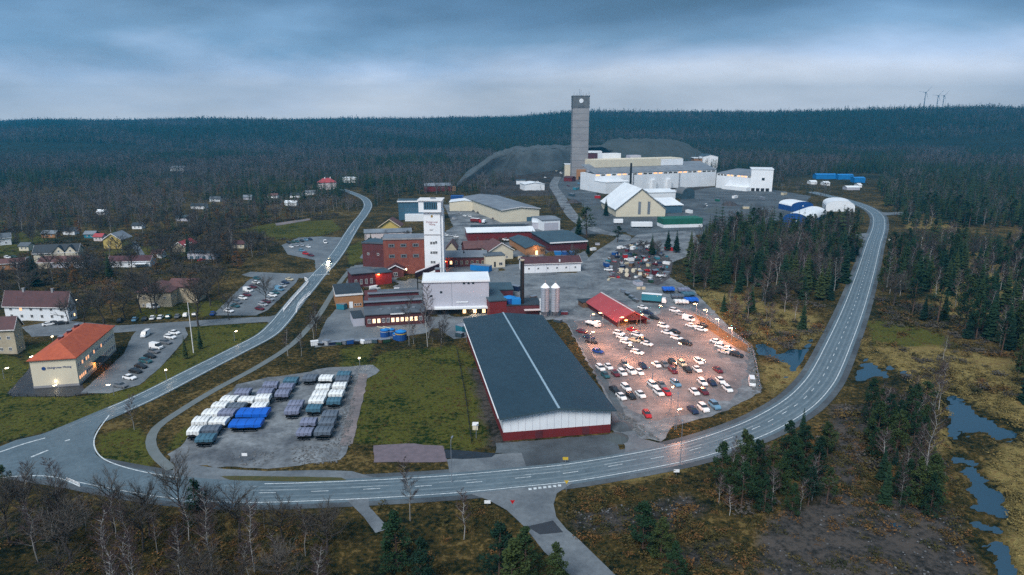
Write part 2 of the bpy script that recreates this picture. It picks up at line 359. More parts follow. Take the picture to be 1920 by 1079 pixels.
patch('mine_yard', [(925, 516), (1000, 512), (1092, 512), (1112, 500), (1140, 470), (1180, 452), (1195, 440), (1300, 432), (1318, 470), (1262, 492), (1255, 520), (1300, 545), (1330, 575), (1372, 618), (1402, 645), (1413, 668), (1416, 700), (1424, 736),
      (1400, 752), (1345, 776), (1262, 800), (1240, 828), (1200, 822), (1172, 790), (1150, 768), (1062, 606), (1040, 600), (925, 600)], 'gravel', .034, .8)
patch('car_park', [(1066, 604), (1110, 600), (1160, 614), (1215, 608), (1240, 585), (1262, 572), (1300, 585), (1335, 612), (1372, 640), (1396, 655), (1402, 700), (1380, 742), (1300, 778), (1215, 790), (1180, 770), (1146, 726)], 'gravel_pink', .044, 1.5)
patch('track_strip', [(1062, 602), (1075, 598), (1185, 800), (1172, 800)], 'gravel_dark', .047, .3)
patch('storage_yard', [(312, 852), (338, 838), (365, 800), (420, 745), (445, 722), (500, 708), (560, 702), (612, 690), (700, 684), (712, 695), (672, 722), (672, 760), (655, 832), (640, 862), (560, 872), (500, 880), (420, 876), (330, 872)], 'gravel', .034, .8)
patch('stone_strip', [(672, 700), (690, 702), (662, 832), (636, 838)], 'gravel_pink', .04, .4)
patch('dirt_pad', [(698, 836), (760, 832), (832, 836), (838, 866), (700, 868)], 'pad', .04, .5)
patch('wet_pad', [(833, 843), (870, 846), (932, 850), (922, 858), (870, 862), (836, 860)], 'puddle_dark', .056, .3)
patch('concrete_apron', [(838, 862), (930, 852), (978, 850), (988, 880), (900, 886), (842, 886)], 'asphalt_worn', .04, .3)
patch('tarmac_apron', [(930, 832), (1150, 814), (1162, 846), (1110, 862), (985, 870), (968, 852), (930, 850)], 'gravel_dark', .037, .4)
patch('office_car_park', [(150, 738), (232, 664), (246, 634), (258, 616), (346, 612), (352, 628), (338, 648), (300, 690), (262, 722), (205, 738)], 'asphalt_worn', .05, .2)
patch('office_apron', [(14, 738), (58, 688), (64, 720), (150, 718), (166, 738), (130, 744), (22, 744)], 'asphalt_dark', .045, .2)
patch('village_street', [(40, 614), (110, 600), (220, 611), (320, 605), (420, 598), (505, 594), (530, 588), (520, 612), (500, 604), (420, 609), (320, 616), (225, 624), (100, 630), (60, 632)], 'asphalt_worn', .045, .2)
patch('long_car_park', [(398, 592), (430, 560), (468, 524), (500, 516), (562, 518), (556, 530), (502, 582), (480, 592)], 'asphalt_worn', .042, .3)
patch('back_street', [(452, 516), (470, 510), (560, 514), (606, 508), (600, 522), (570, 522), (470, 520)], 'asphalt_worn', .044, .2)
patch('forecourt', [(528, 460), (560, 446), (600, 444), (655, 446), (640, 470), (612, 512), (592, 506), (590, 488), (540, 478)], 'asphalt_worn', .046, .3)
patch('workshop_yard', [(600, 628), (612, 600), (632, 578), (690, 576), (690, 612), (800, 608), (900, 596), (905, 630), (850, 636), (815, 612), (800, 625), (700, 640), (590, 652)], 'asphalt_worn', .042, .3)
patch('works_street', [(822, 498), (830, 512), (925, 512), (1000, 520), (1092, 514), (1110, 520), (1095, 540), (1000, 530), (925, 545), (918, 500), (980, 498)], 'asphalt_worn', .052, .2)
patch('inner_yard', [(832, 384), (915, 384), (945, 415), (1010, 415), (1060, 432), (1062, 445), (880, 452), (835, 470), (828, 440), (850, 425)], 'gravel', .034, .8)
patch('plant_yard', [(1036, 350), (1060, 328), (1110, 332), (1120, 370), (1160, 405), (1260, 400), (1285, 360), (1345, 350), (1450, 356), (1520, 368), (1500, 400), (1460, 415), (1330, 440), (1195, 445), (1170, 435), (1120, 440), (1060, 440), (1100, 410), (1090, 380), (1062, 372)], 'gravel_dark', .03, 2)
hr = smooth(W([(1046, 332), (1038, 348), (1050, 368), (1064, 392), (1085, 415), (1130, 436), (1170, 445), (1130, 475), (1105, 505), (1090, 528), (1060, 560), (1062, 600)]), 6)
road('haul_road', hr, 11, .05, 'gravel')
patch('east_track', [(1650, 398), (1665, 399), (1740, 396), (1742, 400), (1665, 404), (1652, 405)], 'asphalt_worn', .04)
patch('west_track', [(1636, 436), (1600, 440), (1597, 445), (1630, 452)], 'asphalt_worn', .04)
patch('forest_track', [(516, 419), (580, 410), (582, 413), (518, 424)], 'gravel_pink', .04)
patch('works_yard', [(640, 548), (662, 502), (684, 470), (740, 452), (830, 450), (880, 455), (1000, 455), (1098, 472), (1112, 503), (1000, 516), (950, 604), (900, 612), (780, 618), (650, 622), (628, 600)], 'asphalt_worn', .026, .3, excl=False)
patch('scrap_ground', [(1150, 470), (1185, 455), (1225, 455), (1262, 492), (1255, 522), (1235, 535), (1150, 520), (1132, 500)], mat('scrap_soil', (.06, .052, .055), .9, (.03, .03, .034), .3, .3, speck=.5), .042, 1.2, excl=False)
patch('car_park_verge', [(1300, 588), (1325, 598), (1360, 622), (1402, 648), (1408, 664), (1385, 655), (1345, 630), (1318, 612)], mat('verge_brown', (.14, .075, .03), .95, (.07, .04, .02), .6, .35, bump=.4, speck=.4), .06, .5, excl=False)
patch('garden_path', [(240, 455), (255, 452), (272, 478), (262, 482)], 'asphalt_worn', .04)
patch('farm_road', [(-20, 500), (0, 492), (60, 480), (60, 484), (-20, 512)], 'asphalt_worn', .04)
patch('island_grass', [(414, 894), (440, 893), (640, 896), (650, 901), (560, 904), (430, 901)], mat('verge_grass', (.07, .06, .02), .95, (.035, .045, .012), .7, .4, bump=.4), .085, .2, excl=False)

# ------------------------------------------------------------------ terrain: one fan-shaped sheet, flat where the place is flat, with hills behind
RIDGE = [(-1.3, 40), (-.75, 42), (-.45, 62), (-.28, 66), (0, 76), (.1, 98), (.2, 93), (.35, 96), (.5, 102), (.68, 112), (.8, 100), (1.3, 90)]
def ridge_h(a):
    return np.interp(a, [r[0] for r in RIDGE], [r[1] for r in RIDGE])
def hill(X, Y):
    d = np.hypot(X, Y); t_ = np.clip((d-1500)/(3300-1500), 0, 1); s_ = t_*t_*(3-2*t_)
    w = np.clip((d-1500)/400, 0, 1)
    return s_*ridge_h(X/np.maximum(Y, 1))*(1+.0*d) + w*(7*np.sin(X/310+1)*np.sin(Y/230) + 5*np.sin(X/140+Y/190) + 6*np.sin(X/520+Y/900+2))
water_polys = [W(p) for p in (
    [(1778, 738), (1800, 748), (1832, 772), (1870, 792), (1900, 800), (1912, 822), (1880, 826), (1850, 818), (1813, 811), (1818, 836), (1845, 850), (1850, 884), (1862, 900), (1884, 928), (1893, 973), (1903, 1023), (1912, 1110), (1884, 1110), (1860, 1023), (1827, 973), (1813, 927), (1793, 890), (1780, 857), (1790, 832), (1762, 810), (1760, 797), (1790, 786), (1781, 768)],
    [(1404, 634), (1430, 642), (1453, 652), (1477, 657), (1500, 650), (1532, 630), (1530, 657), (1516, 682), (1497, 704), (1480, 720), (1478, 690), (1450, 672), (1425, 668), (1424, 690), (1412, 690)],
    [(1612, 664), (1634, 674), (1650, 690), (1660, 704), (1620, 716), (1590, 735), (1600, 700)],
    [(1660, 680), (1690, 690), (1715, 702), (1712, 708), (1685, 698), (1658, 688)],
    [(1270, 585), (1300, 600), (1345, 618), (1350, 624), (1320, 616), (1285, 600)])]
lawn = [W(p) for p in ([(-60, 760), (-60, 650), (30, 670), (60, 690), (20, 742), (150, 744), (262, 724), (350, 640), (360, 612), (420, 608), (505, 606), (490, 625), (430, 655), (330, 710), (240, 750), (120, 800), (0, 830), (-60, 850)],
    [(672, 700), (720, 660), (850, 648), (890, 670), (925, 830), (870, 846), (700, 834), (664, 830)], [(450, 432), (500, 420), (620, 412), (640, 430), (600, 442), (520, 450)], [(10, 440), (80, 430), (100, 462), (20, 480), (-40, 490)],
    [(195, 470), (330, 455), (410, 480), (300, 492), (180, 500)], [(260, 580), (430, 560), (400, 592), (250, 602)], [(650, 465), (680, 450), (680, 490), (655, 500)], [(40, 650), (200, 620), (120, 640), (60, 700)], [(180, 870), (190, 815), (260, 800), (290, 850), (280, 885)],
    [(310, 845), (330, 815), (380, 780), (350, 830), (335, 842)], [(1625, 600), (1680, 605), (1770, 625), (1800, 650), (1740, 665), (1640, 650)], [(640, 655), (700, 640), (690, 700), (640, 700)])]
reed = [W(p) for p in ([(1300, 540), (1420, 560), (1530, 590), (1545, 620), (1500, 650), (1420, 640), (1340, 590)], [(1640, 650), (1760, 650), (1920, 680), (1990, 760), (1960, 1100), (1900, 1090), (1895, 960), (1850, 880), (1930, 800), (1800, 745), (1700, 710)],
    [(1700, 820), (1770, 800), (1790, 845), (1750, 850), (1690, 835)], [(1690, 400), (1770, 400), (1790, 430), (1700, 430)], [(1620, 640), (1660, 690), (1620, 668)], [(1420, 690), (1480, 665), (1510, 700), (1450, 740)],
    [(1760, 450), (1920, 500), (1990, 620), (1800, 620), (1740, 540)], [(1000, 900), (1340, 860), (1200, 900)])]
soil = [W(p) for p in ([(1440, 980), (1560, 920), (1680, 930), (1790, 960), (1830, 1040), (1840, 1100), (1400, 1100)], [(1060, 965), (1290, 930), (1330, 950), (1260, 990), (1080, 1000)], [(1250, 1030), (1360, 1010), (1380, 1060), (1260, 1060)], [(1560, 760), (1640, 760), (1600, 940), (1555, 920)],
    [(880, 690), (905, 690), (960, 850), (920, 840)], [(900, 300), (1300, 290), (1340, 360), (900, 370)])]
NA, NR = 470, 560
az = np.tan(np.linspace(-.86, .86, NA)); dist = 42*np.exp(np.linspace(0, math.log(7000/42), NR))
Yg, Ag = np.meshgrid(dist, az, indexing='ij'); Xg = Ag*Yg
Zg = hill(Xg, Yg)
near = Yg < 1500
def weights(polys, soft, pad=30):
    w = np.full(Xg.shape, -float(pad))
    for q in polys: w = np.maximum(w, sdf([(p.x, p.y) for p in q], Xg, Yg, pad=pad))
    return w
sw = weights(water_polys, 1); sx = np.full(Xg.shape, -30.)
for q in EXCL: sx = np.maximum(sx, sdf(q, Xg, Yg, pad=8) if len(q) == 4 else sdf(q, Xg, Yg, pad=8))
amp = np.clip((-sx-1.5)/6, 0, 1)
bump = (np.sin(Xg*.13+np.sin(Yg*.05)*2)*np.cos(Yg*.09+1)+.6*np.sin(Xg*.41+Yg*.23)*np.sin(Yg*.37))
edge = sw + 1.8*np.sin(Xg*.5+Yg*.3)*np.sin(Yg*.45-Xg*.2) + 1.3*np.sin(Xg*1.1+Yg*.2)*np.sin(Yg*.9) - 3.2*np.maximum(0, np.sin(Xg*.31+2)*np.sin(Yg*.24)-.45)*1.1
keep = np.clip((-sx)/4, 0, 1)
Zg = Zg + np.where(near, .35*bump*amp - .05, 0) + np.where(edge > -.6, -.95*np.clip((edge+.6)/2.6, 0, 1)*keep, 0)
me = bpy.data.meshes.new('ground')
idx = np.arange(NR*NA).reshape(NR, NA)
fc = np.stack([idx[:-1, :-1], idx[:-1, 1:], idx[1:, 1:], idx[1:, :-1]], -1).reshape(-1, 4)
me.vertices.add(NR*NA); me.vertices.foreach_set('co', np.stack([Xg, Yg, Zg], -1).astype(np.float32).ravel())
me.loops.add(fc.size); me.loops.foreach_set('vertex_index', fc.astype(np.int32).ravel())
me.polygons.add(len(fc)); me.polygons.foreach_set('loop_start', np.arange(0, fc.size, 4, dtype=np.int32)); me.polygons.foreach_set('loop_total', np.full(len(fc), 4, dtype=np.int32))
me.update(calc_edges=True); me.shade_smooth()
cover = me.color_attributes.new('cover', 'FLOAT_COLOR', 'POINT')
f = lambda w, s_: np.clip(.5+w/s_, 0, 1)
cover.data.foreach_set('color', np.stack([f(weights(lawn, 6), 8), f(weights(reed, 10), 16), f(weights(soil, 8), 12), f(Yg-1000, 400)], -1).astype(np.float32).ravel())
m, N, L = newmat('ground_cover'); b = N['Principled BSDF']; b.inputs['Roughness'].default_value = .95; b.inputs['Specular IOR Level'].default_value = .1
t = N.new('ShaderNodeTexCoord'); at = N.new('ShaderNodeAttribute'); at.attribute_name = 'cover'; se = N.new('ShaderNodeSeparateColor'); L.new(at.outputs['Color'], se.inputs[0])
def nz(sc, de=8, ro=.62):
    n = N.new('ShaderNodeTexNoise'); n.inputs['Scale'].default_value = sc; n.inputs['Detail'].default_value = de; n.inputs['Roughness'].default_value = ro; L.new(t.outputs['Object'], n.inputs['Vector']); return n.outputs[0]
def ramp(src, cols):
    r = N.new('ShaderNodeValToRGB'); e = r.color_ramp.elements; e[0].position, e[0].color = cols[0][0], (*cols[0][1], 1); e[1].position, e[1].color = cols[-1][0], (*cols[-1][1], 1)
    for p_, c_ in cols[1:-1]: x = e.new(p_); x.color = (*c_, 1)
    L.new(src, r.inputs[0]); return r.outputs[0]
big, med, fine = nz(.018), nz(.11), nz(.7, 8, .75)
def mixn(a, b_, f_=.5):
    k = N.new('ShaderNodeMix'); k.data_type = 'FLOAT'; k.inputs[0].default_value = f_; L.new(a, k.inputs[2]); L.new(b_, k.inputs[3]); return k.outputs[0]
v0 = mixn(mixn(big, med, .5), fine, .5); vm = N.new('ShaderNodeMapRange'); vm.inputs[1].default_value = .43; vm.inputs[2].default_value = .57; vm.inputs[3].default_value = .34; vm.inputs[4].default_value = .68; vm.clamp = False; L.new(v0, vm.inputs[0]); v1 = vm.outputs[0]
heath = ramp(v1, [(.36, (.004, .007, .004)), (.44, (.014, .021, .007)), (.49, (.050, .028, .010)), (.53, (.022, .030, .008)), (.59, (.074, .045, .016)), (.66, (.12, .09, .032))])
grass = ramp(v1, [(.36, (.007, .017, .003)), (.43, (.022, .041, .005)), (.48, (.080, .055, .018)), (.52, (.034, .056, .007)), (.58, (.10, .095, .020)), (.63, (.045, .055, .009)), (.68, (.060, .036, .014))])
reedc = ramp(v1, [(.36, (.025, .025, .010)), (.42, (.07, .05, .018)), (.47, (.24, .18, .065)), (.51, (.060, .058, .016)), (.56, (.32, .25, .095)), (.60, (.10, .065, .022)), (.66, (.14, .10, .04))])
soilc = ramp(v1, [(.38, (.014, .015, .014)), (.5, (.036, .035, .034)), (.62, (.066, .058, .052))])
def mixc(a, b_, w):
    th = N.new('ShaderNodeMath'); th.operation = 'ADD'; L.new(w, th.inputs[0]); L.new(mixn(med, fine, .4), th.inputs[1])
    mr = N.new('ShaderNodeMapRange'); mr.inputs[1].default_value = .88; mr.inputs[2].default_value = 1.12; L.new(th.outputs[0], mr.inputs[0])
    k = N.new('ShaderNodeMix'); k.data_type = 'RGBA'; L.new(mr.outputs[0], k.inputs[0]); L.new(a, k.inputs[6]); L.new(b_, k.inputs[7]); return k.outputs[2]
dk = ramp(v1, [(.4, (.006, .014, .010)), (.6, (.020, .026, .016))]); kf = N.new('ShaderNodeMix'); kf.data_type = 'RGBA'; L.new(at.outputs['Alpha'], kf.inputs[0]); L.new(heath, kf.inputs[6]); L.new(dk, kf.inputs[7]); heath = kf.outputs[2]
c_ = mixc(heath, grass, se.outputs[0]); c_ = mixc(c_, reedc, se.outputs[1]); c_ = mixc(c_, soilc, se.outputs[2])
L.new(c_, b.inputs['Base Color'])
bp = N.new('ShaderNodeBump'); bp.inputs['Strength'].default_value = .55; bp.inputs['Distance'].default_value = .5; L.new(fine, bp.inputs['Height']); L.new(bp.outputs[0], b.inputs['Normal'])
me.materials.append(m); MATS['ground_cover'] = m
tag(link('ground', me), None, None, kind='structure')
tag(MB().add([(-16000, -9000, -2.2), (16000, -9000, -2.2), (16000, 16000, -2.2), (-16000, 16000, -2.2)], [(0, 1, 2, 3)]).build('outer_ground', mat('forest_floor', (.02, .03, .02), .95)), None, None, kind='structure')
ws = MB(); ws.add([(60, 60, -.55), (420, 60, -.55), (420, 420, -.55), (60, 420, -.55)], [(0, 1, 2, 3)])
for q in water_polys: EXCL.append([(p.x, p.y) for p in q])
tag(ws.build('water', 'water'), None, None, kind='structure')

# spoil heap behind the mine: two overlapping lumps
def heap(name, pts, peak_y, m, flat=.55, seed=0, steps=14):
    """pts: outline at ground level (pixels); rises to a plateau whose height is read from the row peak_y."""
    w = resample([*W(pts), W(pts)[0]], 12); c_ = sum(w, Vector())/len(w); h = zat(c_, peak_y); mb = MB(); n = len(w)-1; vs = []
    for k in range(steps+1):
        t_ = k/steps
        for i in range(n):
            p = w[i].lerp(c_, t_); q = min(1, t_/flat); g_ = q*4; fr = g_-math.floor(g_); z = h*((math.floor(g_)+min(1, fr*1.6)**1.3)/4*.6+q*.4) - .3
            z += (noise.noise(p*.05+Vector((seed, 0, 0)))*5 + noise.noise(p*.13)*3 + noise.noise(p*.3)*1.2)*min(1, t_*4)*(1 if t_ < 1 else 0); vs.append((p.x, p.y, z))
    fs = [(k*n+i, k*n+(i+1) % n, (k+1)*n+(i+1) % n, (k+1)*n+i) for k in range(steps) for i in range(n)]
    mb.add(vs, fs); EXCL.append([(p.x, p.y) for p in w]); o = mb.build(name, m); o.data.shade_smooth(); return tag(o, None, None, kind='structure')
mat('heap_grey', (.075, .092, .10), .9, (.040, .053, .058), .03, .3, bump=.5, detail=9, speck=.4, sscale=.12); mat('heap_green', (.055, .066, .066), .9, (.030, .042, .040), .02, .4, bump=.5, detail=9)
heap('spoil_heap_hill', [(850, 352), (900, 341), (960, 331), (1040, 320), (1100, 309), (1150, 304), (1200, 303), (1190, 296), (1020, 294), (930, 303), (872, 325)], 280, 'heap_grey', .42, 3)
heap('overgrown_heap_hill', [(1075, 306), (1140, 312), (1220, 313), (1300, 308), (1340, 298), (1280, 288), (1180, 285), (1100, 290)], 264, 'heap_green', .5, 8)

# haze in the valley air
m, N, L = newmat('haze_air'); N.clear(); o_ = N.new('ShaderNodeOutputMaterial'); vp = N.new('ShaderNodeVolumePrincipled'); vp.inputs['Density'].default_value = .00018
vp.inputs['Color'].default_value = (.04, .54, .90, 1); vp.inputs['Anisotropy'].default_value = .45; m.cycles.volume_sampling = 'DISTANCE'; m.cycles.homogeneous_volume = True; L.new(vp.outputs[0], o_.inputs['Volume']); MATS['haze_air'] = m
tag(MB().box(-7000, 7000, -400, 5600, -3.5, 330).build('haze', 'haze_air'), 'thin blue haze in the air over the whole valley', 'haze', kind='stuff')

# ================================================================== buildings
WINCACHE = {}
def win_mesh(w, h, lit, frame='white_trim'):
    k = (round(w, 1), round(h, 1), lit, frame)
    if k in WINCACHE: return WINCACHE[k]
    t_ = min(.12, w*.12); mb = MB()
    mb.box(-w/2, w/2, -.07, .0, 0, t_).box(-w/2, w/2, -.07, .0, h-t_, h).box(-w/2, -w/2+t_, -.07, .0, t_, h-t_).box(w/2-t_, w/2, -.07, .0, t_, h-t_)
    if w > 1: mb.box(-.04, .04, -.06, 0, t_, h-t_)
    mb.box(-w/2+t_, w/2-t_, -.03, .0, t_, h-t_, 1)
    WINCACHE[k] = mb.mesh('window', [frame, {0: 'glass_dark', 1: 'window_lit', 2: 'glass_blue', 3: 'window_orange'}[lit]]); return WINCACHE[k]
class B:
    """A building standing on its front base line A-B (photo pixels), eave row ey, depth from the eave pixel Cc or a number."""
    def __init__(s, name, label, cat, A, Bp, ey, depth, group=None, h=None, world=False):
        a, b_ = (Vector(A), Vector(Bp)) if world else (P(*A), P(*Bp))
        s.W = (b_-a).length; s.rz = math.atan2(b_.y-a.y, b_.x-a.x); s.h = h if h else max(1.5, zat(a, ey))
        u = (b_-a).normalized(); v = Vector((-u.y, u.x, 0))
        s.D = depth if isinstance(depth, (int, float)) else max(2.0, (P(depth[0], depth[1], s.h)-a).dot(v))
        s.a, s.u, s.v = a, u, v
        s.o = thing(name, label, cat, a, s.rz, group)
        fr = 15 if cat == 'house' and A[1] < 520 else 1.5
        fp = [a-u*1-v*fr, b_+u*1-v*fr, b_+u*1+v*(s.D+1), a-u*1+v*(s.D+1)]; EXCL.append([(p.x, p.y) for p in fp])
    def at(s, x, y): return s.a+s.u*x+s.v*y
    def walls(s, m='white_wall', low=None, lowh=0, gable=None, rise=0, name='wall'):
        """gable: None, 'x' (ridge along the front) or 'y' (ridge running away)."""
        mb = MB(); W_, D, h = s.W, s.D, s.h
        z0 = lowh if low else -.3
        def body(mb, z0, z1, m_): mb.box(0, W_, 0, D, z0, z1, m_)
        if low:
            lb = MB().box(-.05, W_+.05, -.05, D+.05, -.3, lowh); lb.build('base_wall', low, s.o)
        vs = [(0, 0, z0), (W_, 0, z0), (W_, D, z0), (0, D, z0), (0, 0, h), (W_, 0, h), (W_, D, h), (0, D, h)]
        fs = [(0, 1, 5, 4), (1, 2, 6, 5), (2, 3, 7, 6), (3, 0, 4, 7)]
        if gable == 'x': vs += [(0, D/2, h+rise), (W_, D/2, h+rise)]; fs[1] = (1, 2, 6, 9, 5); fs[3] = (3, 0, 4, 8, 7)
        elif gable == 'y': vs += [(W_/2, 0, h+rise), (W_/2, D, h+rise)]; fs[0] = (0, 1, 5, 8, 4); fs[2] = (2, 3, 7, 9, 6)
        elif gable is None: fs += [(4, 5, 6, 7)]
        mb.add(vs, fs); mb.build(name, m, s.o); return s
    def gable(s, m, axis='x', rise=2, over=.5, th=.25, cap=None, fascia=None):
        W_, D, h = s.W, s.D, s.h; mb = MB()
        if axis == 'x':
            k = rise/(D/2); lo = h-k*over+.05
            mb.slab([(-over, -over, lo), (W_+over, -over, lo), (W_+over, D/2, h+rise+.05), (-over, D/2, h+rise+.05)], th)
            mb.slab([(-over, D/2, h+rise+.05), (W_+over, D/2, h+rise+.05), (W_+over, D+over, lo), (-over, D+over, lo)], th)
        else:
            k = rise/(W_/2); lo = h-k*over+.05
            mb.slab([(-over, -over, lo), (W_/2, -over, h+rise+.05), (W_/2, D+over, h+rise+.05), (-over, D+over, lo)][::-1], th)
            mb.slab([(W_/2, -over, h+rise+.05), (W_+over, -over, lo), (W_+over, D+over, lo), (W_/2, D+over, h+rise+.05)], th)
        r = mb.build('roof', m, s.o)
        if cap:
            c_ = MB()
            if axis == 'x': c_.box(-over, W_+over, D/2-.3, D/2+.3, h+rise+.0, h+rise+.2)
            else: c_.box(W_/2-.3, W_/2+.3, -over, D+over, h+rise+.0, h+rise+.2)
            c_.build('ridge_cap', cap, r)
        if fascia:
            f_ = MB(); t_ = .06
            if axis == 'x':
                for x in (-over-t_, W_+over):
                    f_.slab([(x, -over, lo+.06), (x+t_, -over, lo+.06), (x+t_, D/2, h+rise+.12), (x, D/2, h+rise+.12)], .5)
                    f_.slab([(x, D/2, h+rise+.12), (x+t_, D/2, h+rise+.12), (x+t_, D+over, lo+.06), (x, D+over, lo+.06)], .5)
                f_.box(-over, W_+over, -over-.07, -over, lo-.3, lo+.03)
            else:
                for y in (-over-t_, ):
                    f_.slab([(-over, y, lo+.06), (-over, y+t_, lo+.06), (W_/2, y+t_, h+rise+.12), (W_/2, y, h+rise+.12)][::-1], .5)
                    f_.slab([(W_/2, y, h+rise+.12), (W_/2, y+t_, h+rise+.12), (W_+over, y+t_, lo+.06), (W_+over, y, lo+.06)][::-1], .5)
            f_.build('bargeboard', fascia, r)
        return r
    def hip(s, m, rise=3, over=.6, th=.25, inset=None):
        W_, D, h = s.W, s.D, s.h; lo = h+.02
        c0, c1, c2, c3 = (-over, -over, lo), (W_+over, -over, lo), (W_+over, D+over, lo), (-over, D+over, lo)
        if D > W_:
            i_ = inset or W_/2; p, q = (W_/2, i_, h+rise), (W_/2, D-i_, h+rise); fs = [[c0, c1, p], [c1, c2, q, p], [c2, c3, q], [c3, c0, p, q]]
        else:
            i_ = inset or D/2; p, q = (i_, D/2, h+rise), (W_-i_, D/2, h+rise); fs = [[c0, c1, q, p], [c1, c2, q], [c2, c3, p, q], [c3, c0, p]]
        mb = MB()
        for f_ in fs: mb.add(f_, [tuple(range(len(f_)))])
        mb.slab([c0, c1, c2, c3], th); return mb.build('roof', m, s.o)
    def flat(s, m, edge=None, over=.3, th=.5, rise=0, back=0):
        W_, D, h = s.W, s.D, s.h; mb = MB()
        mb.slab([(-over, -over, h+th+rise), (W_+over, -over, h+th+rise), (W_+over, D+over, h+th+back), (-over, D+over, h+th+back)], th+.0)
        r = mb.build('roof', m, s.o)
        if edge:
            MB().box(-over-.1, W_+over+.1, -over-.1, -over, h-.1+rise, h+th+.25+rise).box(-over-.1, -over, -over, D+over, h-.1, h+th+.25).box(W_+over, W_+over+.1, -over, D+over, h-.1, h+th+.25).build('parapet', edge, r)
        return r
    def arch(s, m, rise, axis='x', n=10, wall=None):
        W_, D, h = s.W, s.D, s.h; L_, X_ = (W_, D) if axis == 'x' else (D, W_); vs = []; pr = []
        for i in range(n+1):
            t_ = math.pi*i/n; pr.append((X_/2*(1-math.cos(t_)), h+rise*math.sin(t_)**.9 if 0 < i < n else h))
        f_ = (lambda l, x, z: (l, x, z)) if axis == 'x' else (lambda l, x, z: (x, l, z))
        vs = [f_(0, *p) for p in pr]+[f_(L_, *p) for p in pr]; k = n+1
        fs = [(i, i+1, k+i+1, k+i) for i in range(n)]; mb = MB().add(vs, fs); lo = [(v_[0], v_[1], v_[2]-.15) for v_ in vs]; mb.add(lo, fs)
        r = mb.build('roof', m, s.o); r.data.shade_smooth()
        if wall:
            e_ = MB()
            for l in (.05, L_-.05): e_.add([f_(l, *p) for p in pr], [tuple(range(k))])
            e_.build('end_wall', wall, s.o)
        return r
    def win(s, side, n, z, w=1.2, h=1.3, x0=.6, x1=None, lit=(), frame='white_trim', kind=0, litk=1):
        L_ = s.W if side in 'sn' else s.D; x1 = L_-.6 if x1 is None else x1
        for i in range(n):
            x = x0+(x1-x0)*(i+.5)/n; me_ = win_mesh(w, h, litk if i in lit else kind, frame)
            loc, rz = {'s': ((x, -.004, z), 0), 'e': ((s.W+.004, x, z), math.pi/2), 'w': ((-.004, L_-x, z), -math.pi/2), 'n': ((L_-x, s.D+.004, z), math.pi)}[side]
            link('window', me_, s.o, loc, rz)
        return s
    def box(s, name, m, x0, x1, y0, y1, z0, z1, label=None):
        o = MB().box(x0, x1, y0, y1, z0, z1).build(name, m, s.o)
        if label: o['label'] = label
        return o
    def chimney(s, x, y, z=None, m='concrete', w=.9, hh=1.6):
        z = s.h if z is None else z; MB().box(x-w/2, x+w/2, y-w/2, y+w/2, z, z+hh).box(x-w/2-.1, x+w/2+.1, y-w/2-.1, y+w/2+.1, z+hh, z+hh+.2).build('chimney', m, s.o); return s
def lamp_in(o, name, loc, W_, col, r=.25, shape=None):
    l = bpy.data.lights.new(name, 'POINT'); l.energy = W_; l.color = col; l.shadow_soft_size = r
    x = bpy.data.objects.new(name, l); C.objects.link(x); x.parent = o; x.location = loc; return x
def sign_text(parent, txt, loc, size, m, rz=0):
    c_ = bpy.data.curves.new('lettering', 'FONT'); c_.body = txt; c_.size = size; c_.align_x = 'CENTER'; c_.extrude = .02; c_.materials.append(M(m))
    o = bpy.data.objects.new('lettering', c_); C.objects.link(o); o.parent = parent; o.location = loc; o.rotation_euler = (math.pi/2, 0, rz)
    dg = bpy.context.evaluated_depsgraph_get(); me_ = bpy.data.meshes.new_from_object(o.evaluated_get(dg)); me_.name = 'lettering'; bpy.data.objects.remove(o); k = link('lettering', me_, parent, loc); k.rotation_euler = (math.pi/2, 0, rz); return k
mat('sign_blue', (.02, .06, .22), .5); mat('sign_red', (.30, .06, .08), .5); mat('sign_dark', (.05, .05, .06), .5); mat('gold', (.35, .22, .05), .5)

# the long warehouse in the middle
b = B('warehouse', 'long warehouse with dark blue metal roof, white upper walls and red base', 'warehouse', (944, 827), (1144, 811), 781, (892, 598))
rz = zat((b.at(b.W/2, 0)), 763)-b.h
b.walls('white_wall', 'red_paint', b.h*.34, 'y', rz); b.gable('roof_blue', 'y', rz, 1.2, .35, 'roof_ridge', 'roof_slate')
pn = MB()
for i in range(14): pn.box(b.W*(i+1)/15-.03, b.W*(i+1)/15+.03, -.06, 0, b.h*.34, b.h)
pn.build('wall_joint', 'lilac_panel', b.o)
for i in (4, 10): b.box('door', 'maroon_wall', i*2.2, i*2.2+2, -.14, -.052, 0, b.h*.3)
gt = MB()
for y0 in range(0, int(b.D)-4, 4): gt.box(-1.5, -1.25, y0, y0+3.9, b.h-.62, b.h-.32)
gt.build('gutter', 'white_bright', b.o)
WH = b
# office with orange hipped roof, lower left
b = B('office_building', 'two-storey cream office with orange hipped roof and a blue emblem on its end', 'office building', (64, 729), (149, 723), 676, (226, 611))
r = b.hip('roof_orange', 3.6, .6); b.walls('cream_pale')
b.box('plinth', 'concrete', -.08, b.W+.08, -.08, b.D+.08, -.3, .8)
b.win('e', 20, b.h*.60, 1.25, 1.4, lit=(2, 4, 5, 8, 12), litk=3); b.win('e', 8, b.h*.17, 1.25, 1.4, x1=b.D*.36, lit=(0, 1, 2, 3), litk=3); b.win('e', 7, b.h*.17, 1.25, 1.4, x0=b.D*.6)
c_ = MB().slab([(b.W, b.D*.38, 3.4), (b.W+3.4, b.D*.38, 3.1), (b.W+3.4, b.D*.56, 3.1), (b.W, b.D*.56, 3.4)], .3)
for y in (.39, .55): c_.box(b.W+3.0, b.W+3.2, b.D*y-.1, b.D*y+.1, 0, 2.9)
